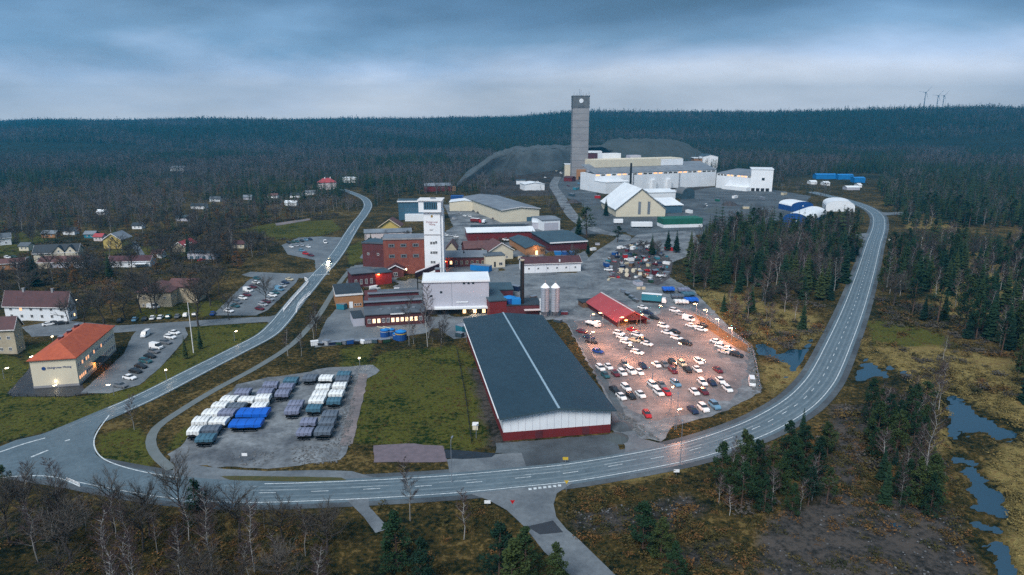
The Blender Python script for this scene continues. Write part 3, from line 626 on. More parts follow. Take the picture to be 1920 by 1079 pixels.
c_.build('canopy', 'roof_black', b.o); b.box('door', 'glass_blue', b.W+.01, b.W+.08, b.D*.43, b.D*.50, .1, 2.6)
lamp_in(b.o, 'canopy_light', (b.W+1.7, b.D*.40, 2.6), 110, (1, .45, .12)); MB().box(b.W+1.5, b.W+1.9, b.D*.42, b.D*.46, 2.6, 2.8).build('lamp_panel', 'lamp_orange', b.o)
for x, y in ((.3, .42), (.3, .62), (.28, .82)): b.box('roof_vent', 'maroon_wall', b.W*x-.6, b.W*x+.6, b.D*y-.8, b.D*y+.8, b.h+1.6, b.h+3.1); b.box('vent_cap', 'grey_metal', b.W*x-.75, b.W*x+.75, b.D*y-.95, b.D*y+.95, b.h+3.1, b.h+3.3)
MB().tube((b.W*.28, -.02, b.h*.68), (b.W*.28, -.12, b.h*.68), .6, n=12).build('emblem', 'sign_blue', b.o)
sign_text(b.o, 'Zinkgruvan Mining', (b.W*.62, -.06, b.h*.66), .95, 'sign_blue')
lamp_in(b.o, 'wall_light', (b.W*.5, -1.0, 1.7), 14, (1, .85, .6)); MB().box(b.W*.5-.2, b.W*.5+.2, -.35, -.01, 1.9, 2.1).build('wall_lamp', 'lamp_white', b.o)
b = B('white_house', 'long two-storey white house with dark maroon roof and two chimneys', 'house', (12, 601), (130, 603), 570, (152, 566))
rz = max(2.4, zat(b.at(0, b.D/2), 545)-b.h); b.walls('white_wall', gable='x', rise=rz); b.gable('roof_maroon', 'x', rz, .6, .25, None, 'white_trim')
b.win('s', 6, b.h*.60, 1.3, 1.5, lit=(1,), litk=3); b.win('s', 6, b.h*.18, 1.3, 1.5); b.win('e', 2, b.h*.6, 1, 1.4); b.win('e', 2, b.h*.18, 1, 1.4, lit=(1,))
b.chimney(b.W*.28, b.D*.52, b.h+rz-.6); b.chimney(b.W*.74, b.D*.52, b.h+rz-.6)
b = B('cream_house', 'cream gable-end house with dark roof at the picture edge', 'house', (-74, 668), (33, 663), 619, (66, 605))
rz = 3.6; b.walls('beige_wall', gable='x', rise=rz); b.gable('roof_maroon', 'x', rz, .6, .25, None, 'white_trim'); b.win('e', 2, b.h*.55, .9, 1.1); b.win('e', 2, b.h*.12, .9, 1.1); b.win('e', 1, b.h+.8, .9, 1.0)
b.win('s', 6, b.h*.55, 1.1, 1.3); b.win('s', 6, b.h*.12, 1.1, 1.3)
b = B('cream_villa', 'cream villa with dull red L-shaped roof behind the parked cars', 'house', (260, 578), (323, 577), 548, 16)
b.walls('beige_wall'); b.hip('roof_brown', 3.6, .7); b.win('s', 3, b.h*.55, 1.1, 1.2); b.win('s', 2, b.h*.1, 1.1, 1.2, x1=b.W*.5); b.win('e', 6, b.h*.5, 1, 1.4)
MB().slab([(b.W*.7, 7, b.h+1), (b.W+9, 7, b.h-.2), (b.W+9, 13, b.h+3.2), (b.W*.7, 13, b.h+3.4)], .25).slab([(b.W*.7, 13, b.h+3.4), (b.W+9, 13, b.h+3.2), (b.W+9, 19, b.h-.2), (b.W*.7, 19, b.h-.2)], .25).build('wing_roof', 'roof_brown', b.o)
MB().box(b.W+.01, b.W+8.5, 7.5, 18.5, -.3, b.h-.3).build('wing_wall', 'cream', b.o)
b = B('gabled_house', 'white house with black roof and twin front gables', 'house', (65, 493), (148, 489), 475, 11)
b.walls('cream_pale', gable='x', rise=4); b.gable('roof_black', 'x', 4, .6, .25, None, 'white_trim'); b.win('s', 3, b.h*.3, 1.1, 1.2, x1=b.W*.5)
for x in (.58, .84):
    g = MB(); w_ = b.W*.115; X_ = b.W*x; g.add([(X_-w_, -.6, 0), (X_+w_, -.6, 0), (X_+w_, -.6, b.h+.6), (X_, -.6, b.h+3.6), (X_-w_, -.6, b.h+.6), (X_-w_, 3, 0), (X_+w_, 3, 0), (X_+w_, 3, b.h+.6), (X_, 3, b.h+3.6), (X_-w_, 3, b.h+.6)], [(0, 1, 2, 3, 4), (1, 6, 7, 2), (0, 4, 9, 5)])
    g.build('front_gable', 'cream_pale', b.o); link('window', win_mesh(1.1, 1.2, 0), b.o, (X_, -.61, b.h))
    MB().slab([(X_-w_-.4, -1, b.h+.2), (X_, -1, b.h+3.8), (X_, 4, b.h+3.8), (X_-w_-.4, 4, b.h+.2)][::-1], .2).slab([(X_, -1, b.h+3.8), (X_+w_+.4, -1, b.h+.2), (X_+w_+.4, 4, b.h+.2), (X_, 4, b.h+3.8)], .2).build('gable_roof', 'roof_black', b.o)
b = B('row_house', 'low row house with rusty brown roof and blue-grey gable end', 'house', (72, 503), (160, 502), 492, 11)
b.walls('lilac_panel', gable='x', rise=2.6); b.gable('roof_brown', 'x', 2.6, .5, .25, None, 'white_trim'); b.win('s', 7, 1.1, 1.2, 1.3, frame='white_bright')
b.box('porch', 'beige_wall', 1, b.W*.28, -1.6, -.01, 0, b.h*.8)
b = B('brown_cottage', 'small brown-roofed cottage left of the row house', 'house', (-2, 507), (46, 504), 495, 9); b.walls('orange_brick', gable='x', rise=2); b.gable('roof_brown', 'x', 2, .5, .25, None, 'white_trim'); b.win('s', 3, 1, 1.1, 1.1)
b = B('grey_roof_cottage', 'white cottage with pale grey roof at the far left edge', 'house', (-14, 462), (22, 459), 448, 10); b.walls('white_wall', gable='x', rise=2.6); b.gable('roof_felt', 'x', 2.6, .5, .25, None, 'white_trim'); b.win('s', 2, 1, 1.1, 1.1)
b = B('yellow_house', 'yellow gable-fronted house with pale grey roof', 'house', (195, 466), (229, 466), 449, 13); b.walls('yellow_wall', gable='y', rise=4); b.gable('roof_grey', 'y', 4, .6, .25, None, 'white_trim'); b.win('s', 2, 1, 1, 1.2); b.win('s', 1, b.h+.4, 1, 1.1)
b = B('bungalow', 'bungalow with dark red roof and white fascia below the yellow house', 'house', (203, 502), (282, 500), 491, 10); b.walls('white_wall', gable='x', rise=2.4); b.gable('roof_maroon', 'x', 2.4, .5, .25, None, 'white_bright'); b.win('s', 5, 1, 1.3, 1.2); b.box('carport', 'white_bright', b.W*.6, b.W*.95, -4, -.6, 2.2, 2.5)
b = B('red_roof_cottage', 'brown gable cottage under a bright red roof with white bars', 'house', (324, 473), (348, 473), 463, 17); b.walls('beige_wall', gable='y', rise=3); b.gable('roof_red', 'y', 3, .6, .25, None, 'white_trim')
for i in range(3): b.box('snow_rail', 'white_bright', b.W*.62, b.W+.5, 2+i*3.4, 2.9+i*3.4, b.h+.9-.2, b.h+1.25)
b = B('garage_row', 'low pale grey garage row with a red car in front', 'garage', (352, 487), (402, 487), 475, 8); b.walls('lilac_panel'); b.flat('roof_black'); b.win('s', 4, .2, 2.4, 2.1, kind=2)
b = B('hill_villa', 'pale villa with red roof and twin chimneys on the wooded rise', 'house', (597, 356), (631, 355), 343, 14); b.walls('pink_wall'); b.hip('roof_red', 5, .6); b.chimney(b.W*.4, b.D*.45, b.h+3.4, 'white_wall', 1.2, 2.4); b.chimney(b.W*.7, b.D*.5, b.h+3.4, 'white_wall', 1.2, 2.4); b.win('s', 3, 1.5, 1.4, 2)
b = B('flat_white_block', 'small flat white block right of the red-roofed hill villa', 'building', (643, 343), (667, 343), 334, 12); b.walls('white_bright'); b.flat('roof_white'); b.win('s', 3, 1, 1.4, 1.6)
far = [(358, 392, 384, 'white cottage with black roof at the wood edge'), (417, 377, 398, 'low white cottage glimpsed between bare trees'), (456, 375, 472, 'pale blue cottage behind the bare trees'), (502, 372, 520, 'white gabled cottage left of the dark-roofed pair'),
       (544, 371, 566, 'dark-roofed cottage with white gable, right of the pair'), (320, 321, 345, 'tiny grey-white house high in the woods'), (330, 415, 352, 'blue-grey roofed shed among bare trees'), (182, 404, 196, 'small white shed behind the yellow house'), (78, 446, 104, 'pale-roofed cottage above the gabled house'), (432, 258, 446, 'white speck of a house far up the forest slope'),
       (158, 447, 178, 'light blue garden shed left of the yellow house'), (176, 452, 192, 'pink-roofed outbuilding beside the yellow house'), (534, 386, 556, 'low white caravan below the far cottages'),
       (285, 484, 304, 'white-walled cottage right of the bungalow'), (437, 466, 458, 'maroon-roofed cottage near the forecourt trees'), (118, 440, 140, 'dark-roofed cottage right above the gabled house'), (572, 366, 590, 'pale cottage left of the hill villa'), (248, 430, 266, 'white cottage above the garden path'), (36, 470, 54, 'cream cottage left of the gabled house')]
fm = [('white_bright', 'roof_black'), ('white_wall', 'roof_felt'), ('lilac_panel', 'roof_grey'), ('white_bright', 'roof_brown'), ('white_bright', 'roof_black'), ('white_wall', 'roof_grey'), ('lilac_panel', 'roof_slate'), ('white_bright', 'roof_white'), ('orange_brick', 'roof_grey'), ('white_bright', 'roof_white'), ('teal', 'roof_grey'), ('pink_wall', 'roof_red'), ('white_bright', 'roof_white'), ('white_bright', 'roof_brown'), ('cream_pale', 'roof_maroon'), ('white_wall', 'roof_black'), ('white_wall', 'roof_grey'), ('white_bright', 'roof_black'), ('cream_pale', 'roof_felt')]
for (x, y, x1, lab), (wm, rm) in zip(far, fm):
    a = P(x, y); d_ = a.length/F0; hh = 3.2 if d_ < .9 else 5
    if y < 300: hh = 8
    b = B('cottage', lab, 'house', (x, y), (x1, y), 0, max(6, (P(x1, y)-a).length*.6), 'cottages scattered in the woods', h=hh)
    b.walls(wm, gable='x', rise=hh*.55); b.gable(rm, 'x', hh*.55, .5); b.win('s', 2, 1, 1.1, 1.2)

# brick works building and white shaft tower
b = B('brick_building', 'large red brick building with six round-framed windows beside the white tower', 'building', (721, 516), (797, 514), 450, 16)
b.walls('beige_wall' if False else mat('brick_red', (.25, .075, .05), .85, (.15, .04, .032), .35, .4)); b.flat('roof_grey', 'concrete')
for i, x in enumerate((.2, .49, .79)):
    for z in (.80, .50):
        w_ = MB(); w_.box(-1.7, 1.7, -.1, 0, 0, 2.0).build('window_surround', 'concrete_dark', b.o, (b.W*x, 0, b.h*z-.4)); link('window', win_mesh(2.6, 1.5, 0, 'concrete'), b.o, (b.W*x, -.104, b.h*z-.15))
BR = b
b = B('brick_wing', 'darker maroon brick wing left of the brick building', 'building', (681, 500), (721, 502), 456, 14); b.walls(mat('brick_dark', (.115, .03, .032), .85, (.07, .022, .024), .3, .4)); b.flat('roof_slate', 'roof_felt'); b.win('s', 2, b.h*.5, 1.3, 1.4)
b = B('rear_range', 'long low range with grey roof behind the brick building', 'building', (684, 452), (772, 449), 437, 13); b.walls('pink_wall', gable='x', rise=1.6); b.gable('roof_grey', 'x', 1.6, .5); b.win('s', 7, 1, 1.4, 1.4)
b = B('yellow_gable_house', 'yellow house with broad cream bargeboards behind the grey range', 'house', (712, 436), (750, 436), 424, 14); b.walls('yellow_wall', gable='y', rise=5); b.gable('roof_brown', 'y', 5, 1.0, .3); MB().slab([(-1, -1.4, b.h-.6), (-1, -.4, b.h-.6), (b.W/2, -.4, b.h+5.3), (b.W/2, -1.4, b.h+5.3)][::-1], .5).slab([(b.W/2, -1.4, b.h+5.3), (b.W/2, -.4, b.h+5.3), (b.W+1, -.4, b.h-.6), (b.W+1, -1.4, b.h-.6)][::-1], .5).build('bargeboard', 'cream', b.o)
# white tower
a = P(797.5, 518); bb = P(828, 518); b = B('shaft_tower', 'tall white shaft tower with glazed head, lettering and an emblem', 'tower', (797.5, 518), (828, 518), 397, 9.5)
b.walls('white_bright'); Wt = b.W; hz = lambda y: zat(b.a, y)
b.box('head_room', 'white_bright', -2.4, Wt+.8, -1.2, 10.5, hz(398), hz(377)); b.box('roof', 'white_trim', -3.0, Wt+1.6, -1.8, 11, hz(377), hz(375)); b.box('roof_hatch', 'grey_metal', Wt*.4, Wt*.7, 3, 5, hz(375), hz(372.5))
b.box('glazing', 'glass_blue', .4, Wt*.86, -1.26, -1.201, hz(393), hz(379)); gl = MB()
for i in range(6): gl.box(1.2+i*Wt*.135, 1.2+i*Wt*.135+.45, -1.34, -1.262, hz(391), hz(380.5))
gl.build('mullion', 'glass_dark', b.o); b.box('side_shaft', 'white_bright', Wt, Wt+1.4, 1, 9, 0, hz(395)); b.box('band', 'concrete', -.12, Wt+.12, -.12, 9.6, hz(441.5), hz(440))
for y in (456, 474, 492):
    for x in (.42, .58): link('window', win_mesh(1.3, 1.6, 0), b.o, (Wt*x, -.004, hz(y)-.8))
for y in (455, 474): link('window', win_mesh(1.3, 1.6, 0), b.o, (Wt*.72, -.004, hz(y)-.8))
MB().add([(Wt*.5+.62*math.cos(i*math.pi/3+.5), -.06, hz(406)+.8*math.sin(i*math.pi/3+.5)) for i in range(6)], [(5, 4, 3, 2, 1, 0)]).build('emblem', 'gold', b.o)
sign_text(b.o, 'Zinkgruvan', (Wt*.5, -.03, hz(418)-.1), 1.45, 'sign_red'); sign_text(b.o, 'Mining', (Wt*.5, -.03, hz(422)-.2), 1.3, 'sign_red'); sign_text(b.o, '1857', (Wt*.45, -.03, hz(433)), 1.1, 'sign_dark')
b = B('glazed_office', 'blue glazed two-storey office with white roof edge behind the tower', 'office building', (748, 414), (830, 413), 379, 18); b.walls('glass_blue'); b.flat('roof_slate', 'white_bright', .8, .7); b.win('s', 8, b.h*.5, 3, 2.4, kind=2, frame='grey_metal'); b.box('porch', 'white_bright', b.W*.15, b.W, -5, -.05, 0, b.h*.36)
b = B('entrance_gatehouse', 'small brick gatehouse with white arched verge below the brick building', 'gatehouse', (727, 521), (757, 520), 505, 8); b.walls('brick_dark', gable='y', rise=2.2); b.gable('roof_maroon', 'y', 2.2, .8, .3, None, 'white_bright'); b.win('s', 1, .8, 2, 2)
lamp_in(b.o, 'gate_light', (b.W+1.5, -1, 4), 120, (1, .75, .4)); b.box('gate_lamp', 'lamp_white', b.W+1.2, b.W+1.8, -.6, -.1, 4.2, 4.8)
b = B('red_hall', 'dark red hall with blue-grey hipped roof near the village road', 'building', (661, 540), (704, 536), 514, 13); b.walls('maroon_wall'); b.hip('roof_felt', 1.6, .6); b.win('s', 4, b.h*.2, 1.2, 2.6)
b = B('red_annex', 'bright red annex with floodlit wall beside the dark red hall', 'building', (705, 536), (735, 532), 514, 10); b.walls('red_bright'); b.flat('roof_slate', None, .4, .4)
lamp_in(b.o, 'flood_light', (b.W*.15, -1.6, b.h-.8), 130, (1, .35, .12)); b.box('flood_lamp', 'lamp_orange', b.W*.1, b.W*.2, -1.0, -.7, b.h-.5, b.h-.2)
b = B('brick_garage', 'orange brick garage with black roof and white verges', 'garage', (631, 580), (681, 576), 556, (637, 538)); b.walls('orange_brick'); b.flat('roof_black', 'white_trim', .2, .5, back=1.0); b.box('door', 'white_bright', b.W*.48, b.W*.62, -.09, -.01, 0, 3.0); b.win('s', 3, .8, .9, 1.2, x0=b.W*.66)
b = B('sawtooth_workshop', 'brick workshop with stepped grey roofs and lit windows', 'workshop', (686, 614), (796, 607), 592, 44)
b.walls('brick_dark'); T = b.D/3.0
for k in range(3):
    y0 = k*T; x0 = (0, 2, 6.5)[k]; z0 = b.h
    b.box('clerestory', 'maroon_wall', x0, b.W, y0+T*.74, y0+T*.94, z0-.1, z0+2.7) if k < 2 else None
    MB().slab([(x0-.4, y0-.5, z0+.35), (b.W+.4, y0-.5, z0+.35), (b.W+.4, y0+T*.74, z0+1.0), (x0-.4, y0+T*.74, z0+1.0)], .3).build('roof', 'roof_felt', b.o)
    if k < 2: MB().slab([(x0-.4, y0+T*.70, z0+2.9), (b.W+.4, y0+T*.70, z0+2.9), (b.W+.4, y0+T+.0, z0+2.6), (x0-.4, y0+T+.0, z0+2.6)], .25).build('upper_roof', 'roof_grey', b.o)
b.box('roof_edge', 'white_trim', b.W*.42, b.W*.66, -.75, -.45, b.h-.1, b.h+.35); b.win('s', 12, b.h*.3, 1.3, 1.9, lit=(1, 2, 5, 6, 7, 8, 9, 10))
for i in range(5): b.box('skylight', 'grey_metal', b.W*(.25+i*.14), b.W*(.25+i*.14)+1.2, T*.3, T*.3+1.4, b.h+.7, b.h+1.2)
b = B('container_shed', 'white shed with black roof in front of the stepped workshop', 'shed', (663, 613), (684, 611), 598, (663, 584)); b.walls('lilac_panel'); b.flat('roof_black', None, .1, .2)
# white process building
b = B('white_mill_building', 'big pale lilac process building with white roof and lit loading bay', 'building', (795, 591), (917, 588), 530, 17)
b.walls('lilac_panel', 'under_dark', b.h*.16); b.flat('roof_white', 'white_bright', .4, .5)
b.box('canopy', 'white_bright', b.W*.16, b.W, -2.5, -.01, b.h*.20, b.h*.25); b.box('wall_joint', 'roof_grey', b.W*.43, b.W*.43+.14, -.05, -.002, b.h*.25, b.h)
for x, z in ((.27, .66), (.62, .92), (.69, .92), (.76, .92), (.12, .55)): b.box('vent', 'glass_dark', b.W*x-.5, b.W*x+.5, -.09, -.003, b.h*z, b.h*z+.9)
b.box('lit_strip', 'white_bright', b.W*.5, b.W*.68, -.25, -.003, b.h*.36, b.h*.39)
for x in (.62, .78, .92): b.box('bay_lamp', 'window_lit', b.W*x-.7, b.W*x+.7, -.10, -.052, .4, b.h*.14)
lamp_in(b.o, 'bay_light', (b.W*.75, -1.6, 2.2), 160, (1, .7, .4))
b.box('stair_shaft', 'white_bright', b.W*.3, b.W*.36, -.3, 1.5, b.h, b.h+.4)
st = b
q = thing('conveyor_gallery', 'dark red inclined conveyor gallery in front of the white tower', 'conveyor', P(779, 523)); a0 = q.location
p0, p1 = P(779, 512, 9)-a0, Vector((P(825, 520).x-a0.x, 2, zat(P(825, 520), 493))); dx = p1-p0
MB().slab([(p0.x, p0.y-1.5, p0.z), (p1.x, p1.y-1.5, p1.z), (p1.x, p1.y+1.5, p1.z), (p0.x, p0.y+1.5, p0.z)], 2.4).build('gallery', 'maroon_wall', q)
MB().slab([(p0.x, p0.y-1.8, p0.z+.35), (p1.x, p1.y-1.8, p1.z+.35), (p1.x, p1.y+1.8, p1.z+.35), (p0.x, p0.y+1.8, p0.z+.35)], .3).build('roof', 'pink_wall', q)
for t_ in (.1, .9): MB().tube((p0.x+dx.x*t_, p0.y, 0), (p0.x+dx.x*t_, p0.y, p0.z+dx.z*t_-2), .3, n=6).build('support', 'black_metal', q)
q = thing('brick_flue', 'square dark red flue rising through the white roof', 'chimney', P(822, 560)); MB().box(-1.1, 1.1, -1.1, 1.1, 0, zat(q.location, 505)).build('shaft', 'maroon_wall', q); MB().box(-1.3, 1.3, -1.3, 1.3, zat(q.location, 505), zat(q.location, 503)).build('cap', 'roof_grey', q)
b = B('red_boiler_house', 'dark red boiler house right of the white process building', 'building', (918, 596), (950, 594), 566, 20); b.walls('red_paint'); b.flat('roof_slate', None, .3, .4)
b = B('boiler_annex', 'low black annex with pink lean-to roof beside the silos', 'building', (950, 594), (1014, 592), 574, 12); b.walls('maroon_wall'); b.flat('roof_black', None, .2, .3); b.box('lean_to', 'pink_wall', b.W*.5, b.W*.98, -2.4, -.4, 3.0, 3.3)
b = B('tank_house', 'small dark teal roofed store behind the blue tank', 'building', (921, 562), (962, 561), 545, 14); b.walls('maroon_wall'); b.flat('roof_slate')
q = thing('blue_tank', 'round blue process tank behind the warehouse ridge', 'tank', P(955, 588)); MB().tube((0, 0, 0), (0, 0, 7.5), 3.0, n=20).build('shell', 'blue_wall', q); MB().tube((0, 0, 7.5), (0, 0, 8.3), 3.1, .6, n=20).build('lid', 'blue_sheet', q)
q = thing('blue_hopper', 'blue steel hopper frame right of the round tank', 'hopper', P(968, 590)); MB().box(-2, 2, -2, 2, 4.5, 7.5).build('bin', 'blue_sheet', q)
for sx_ in (-1.8, 1.8): MB().box(sx_-.15, sx_+.15, -1.8, -1.5, 0, 4.5).box(sx_-.15, sx_+.15, 1.5, 1.8, 0, 4.5).build('leg', 'grey_metal', q)
q = thing('black_chimney', 'tall straight black steel chimney behind the warehouse', 'chimney', P(979, 590)); zt = zat(q.location, 489); MB().tube((0, 0, 0), (0, 0, zt), .95, .85, 16).build('stack', 'black_metal', q); MB().tube((0, 0, zt), (0, 0, zt+.5), 1.0, 1.0, 16).build('rim', 'beige_wall', q); MB().box(-1.6, 1.6, -1.6, 1.6, 0, 1.2).build('plinth', 'concrete', q)
for x, lab in ((1021.5, 'ribbed steel silo with white cone roof, nearer the chimney'), (1040.5, 'ribbed steel silo with white cone roof, nearer the gravel yard')):
    q = thing('silo', lab, 'silo', P(x, 594), 0, 'pair of steel silos behind the warehouse'); z0, z1, z2 = 2.6, zat(q.location, 539), zat(q.location, 531); r_ = 1.9
    mb = MB(); 
    for i in range(10): mb.tube((0, 0, z0+(z1-z0)*i/10), (0, 0, z0+(z1-z0)*(i+1)/10-.06), r_, r_, 20, cap=False).tube((0, 0, z0+(z1-z0)*(i+1)/10-.06), (0, 0, z0+(z1-z0)*(i+1)/10), r_+.05, r_+.05, 20, cap=False)
    mb.build('shell', 'steel', q); MB().tube((0, 0, z1), (0, 0, z2), r_+.15, .25, 20).build('cone_roof', 'white_bright', q); MB().tube((0, 0, z2), (0, 0, z2+1.3), .2, .2, 8).build('vent', 'grey_metal', q); MB().tube((0, 0, z0), (0, 0, .9), r_, .4, 20).build('hopper', 'grey_metal', q)
    for i in range(6): MB().tube((1.7*math.cos(i*1.047), 1.7*math.sin(i*1.047), 0), (1.7*math.cos(i*1.047), 1.7*math.sin(i*1.047), z0), .12, n=6).build('leg', 'grey_metal', q)
    mb = MB()
    for s_ in (-.25, .25): mb.box(s_-.04, s_+.04, -r_-.25, -r_-.17, .3, z1)
    for i in range(int(z1/.6)): mb.box(-.22, .22, -r_-.24, -r_-.19, .6+i*.6, .66+i*.6)
    mb.build('ladder', 'grey_metal', q)
b = B('white_kiosk', 'narrow white cabinet building at the foot of the silos', 'building', (1012, 593), (1026, 593), 565, 4); b.walls('white_wall'); b.flat('white_trim', None, .1, .15); b.box('door', 'grey_metal', .8, 1.9, -.06, -.003, 0, 2.1)
# brick row right of the tower etc.
b = B('long_brick_wing', 'long low brick wing with slate roof and pale-framed windows right of the tower', 'building', (829, 501), (912, 500), 482, 12); b.walls('brick_dark', gable='x', rise=2.6); b.gable('roof_grey', 'x', 2.6, .5); b.win('s', 8, b.h*.25, 1.5, 2.1, lit=(0, 1), frame='cream')
b.box('roof_vent', 'black_metal', b.W*.48, b.W*.5, 3, 3.8, b.h+1, b.h+3); b.box('lit_porch', 'red_bright', 0, 3.6, -2.2, -.05, 0, 3.6); lamp_in(b.o, 'porch_light', (2, -3, 4.2), 160, (1, .35, .15)); b.box('porch_lamp', 'lamp_orange', 1.6, 2.4, -2.6, -2.3, 3.6, 3.9)
b = B('cream_end_block', 'cream block with barred window at the end of the brick wing', 'building', (911, 503), (947, 501), 481, 10); b.walls('cream_pale'); b.flat('roof_felt', None, .3, .3); b.box('door', 'glass_dark', b.W*.42, b.W*.52, -.06, -.003, .4, 3.4); b.win('s', 1, 1.2, 2.2, 1.8, x0=b.W*.6)
b = B('cross_gable_house', 'maroon-roofed cream house gable-on behind the brick wing', 'house', (918, 489), (962, 486), 470, 17); b.walls('cream_pale', gable='y', rise=4.5); b.gable('roof_brown', 'y', 4.5, .8, .3, None, 'white_trim'); b.win('s', 2, 1, 1.1, 1.3)
b = B('lit_maroon_range', 'maroon roofed range with a row of small orange lights', 'building', (872, 478), (918, 476), 466, 14); b.walls('brick_dark', gable='x', rise=3.4); b.gable('roof_brown', 'x', 3.4, .5); b.win('s', 4, 1, .9, 1.1, lit=(0, 1, 2), frame='cream')
b = B('steep_cottage', 'small steep-gabled dark cottage just right of the tower', 'house', (836, 477), (856, 477), 466, 13); b.walls('beige_wall', gable='y', rise=4.2); b.gable('roof_brown', 'y', 4.2, .6)
b = B('red_barn', 'long red barn with white-edged dark roof', 'barn', (877, 452), (1001, 449), 436, (999, 424)); b.walls('red_paint', gable='x', rise=1.6); b.gable('roof_white', 'x', 1.6, .8, .3); b.box('roof_strip', 'roof_black', b.W*.08, b.W*.93, b.D*.52, b.D*.98, b.h+.3, b.h+1.9)
b = B('orange_lit_hall', 'orange-lit rendered hall with slate roof, gable towards the yard', 'building', (986, 479), (1022, 477), 465, (1003, 444)); b.walls('orange_brick', gable='y', rise=1.8); b.gable('roof_slate', 'y', 1.8, .5, .3); b.box('door', 'window_lit', b.W*.5, b.W*.62, -.06, -.003, 0, 2.6); lamp_in(b.o, 'gable_light', (b.W*.5, -2, 4.5), 120, (1, .55, .25))
b = B('maroon_roof_offices', 'low white panel offices with maroon roof at the haul road', 'office building', (981, 513), (1089, 509), 495, 13); rz = 2.6; b.walls('white_wall', gable='x', rise=rz); b.gable('roof_maroon', 'x', rz, .6, .25, None, 'white_trim')
b.win('s', 6, b.h*.35, 1.2, 1.2, frame='white_bright'); b.box('roof_hatch', 'white_bright', b.W*.62, b.W*.64, .2, 1.2, b.h+.4, b.h+1.6)
for i in range(4): b.box('wall_joint', 'lilac_panel', b.W*(.2+i*.2), b.W*(.2+i*.2)+.15, -.04, -.002, .1, b.h-.1)
b = B('open_store', 'open-fronted store with dark blue-grey roof and blue bins', 'shed', (1030, 472), (1101, 468), 456, (1098, 434)); b.walls('maroon_wall'); b.flat('roof_slate', None, .8, .4, back=1); b.box('fascia', 'white_bright', 0, b.W, -.95, -.82, b.h-.3, b.h+.5)
for x, m_ in ((1046, 'blue_sheet'), (1060, 'blue_wall'), (1070, 'blue_sheet')):
    q = P(x, 478); t_ = thing('skip', 'blue steel skip in front of the open store, %s' % {1046: 'nearest the orange hall', 1060: 'middle one of three', 1070: 'farthest from the orange hall'}[x], 'skip', q, 0, 'blue skips at the open store'); MB().add([(-2, -1.3, 0), (2, -1.3, 0), (2.6, -1.5, 2.2), (-2.6, -1.5, 2.2), (-2, 1.3, 0), (2, 1.3, 0), (2.6, 1.5, 2.2), (-2.6, 1.5, 2.2)], [(0, 1, 2, 3), (5, 4, 7, 6), (4, 0, 3, 7), (1, 5, 6, 2), (3, 2, 6, 7)]).build('body', m_, t_); MB().box(-2.7, 2.7, -1.6, -1.5, 2.1, 2.3).box(-2.7, 2.7, 1.5, 1.6, 2.1, 2.3).build('rim', 'grey_metal', t_)
b = B('grey_roof_hall', 'large cream hall with wide pale grey gable roof', 'hall', (941, 418), (1011, 414), 394, (915, 367)); rz = max(1.2, zat(b.at(b.W/2, 0), 388)-b.h); b.walls('cream_pale', gable='y', rise=rz); b.gable('roof_grey', 'y', rz, 1.0, .6, None, 'white_trim'); b.box('door', 'glass_blue', b.W*.66, b.W*.8, -.06, -.003, 0, 3.6)
b = B('blue_grey_hall', 'small blue-grey hall with white front right of the cream hall', 'hall', (1017, 433), (1050, 431), 413, 22); b.walls('white_wall', gable='x', rise=1); b.gable('roof_grey', 'x', 1, .5, .5); b.box('door', 'lilac_panel', b.W*.1, b.W*.9, -.06, -.003, 0, b.h*.7)
b = B('grey_lean_to', 'pale grey lean-to left of the small blue-grey hall', 'shed', (998, 430), (1016, 430), 418, 14); b.walls('lilac_panel'); b.flat('roof_white', None, .2, .3)
b = B('cream_store', 'cream sheet-metal store above the crowded yard', 'hall', (843, 396), (899, 396), 379, 20); b.walls('cream_pale', gable='y', rise=1.6); b.gable('roof_white', 'y', 1.6, .5, .4); b.box('wall_joint', 'beige_wall', b.W*.62, b.W*.625, -.05, -.002, 0, b.h)
b = B('blue_roof_shed', 'low dark blue roofed shed behind the cream store', 'shed', (845, 376), (868, 376), 369, 12); b.walls('blue_wall'); b.flat('blue_wall', None, .3, .3)
b = B('far_red_barn', 'red barn with grey roof and floodlit end behind the offices', 'barn', (797, 360), (846, 359), 349, 16); b.walls('red_paint', gable='x', rise=2.5); b.gable('roof_grey', 'x', 2.5, .6, .3); lamp_in(b.o, 'flood_light', (b.W+4, 4, 4), 900, (1, .5, .2)); b.box('lit_porch', 'orange_brick', b.W+.05, b.W+6, 2, 10, 0, 5)
b = B('white_depot', 'low white depot with dark roof left of the haul road', 'building', (984, 358), (1021, 357), 346, 22); b.walls('white_bright', gable='y', rise=2); b.gable('roof_white', 'y', 2, .5, .4)
b = B('depot_annex', 'small pale annex with vans behind the white depot', 'building', (968, 346), (985, 346), 339, 14); b.walls('white_wall'); b.flat('roof_slate', None, .3, .3)

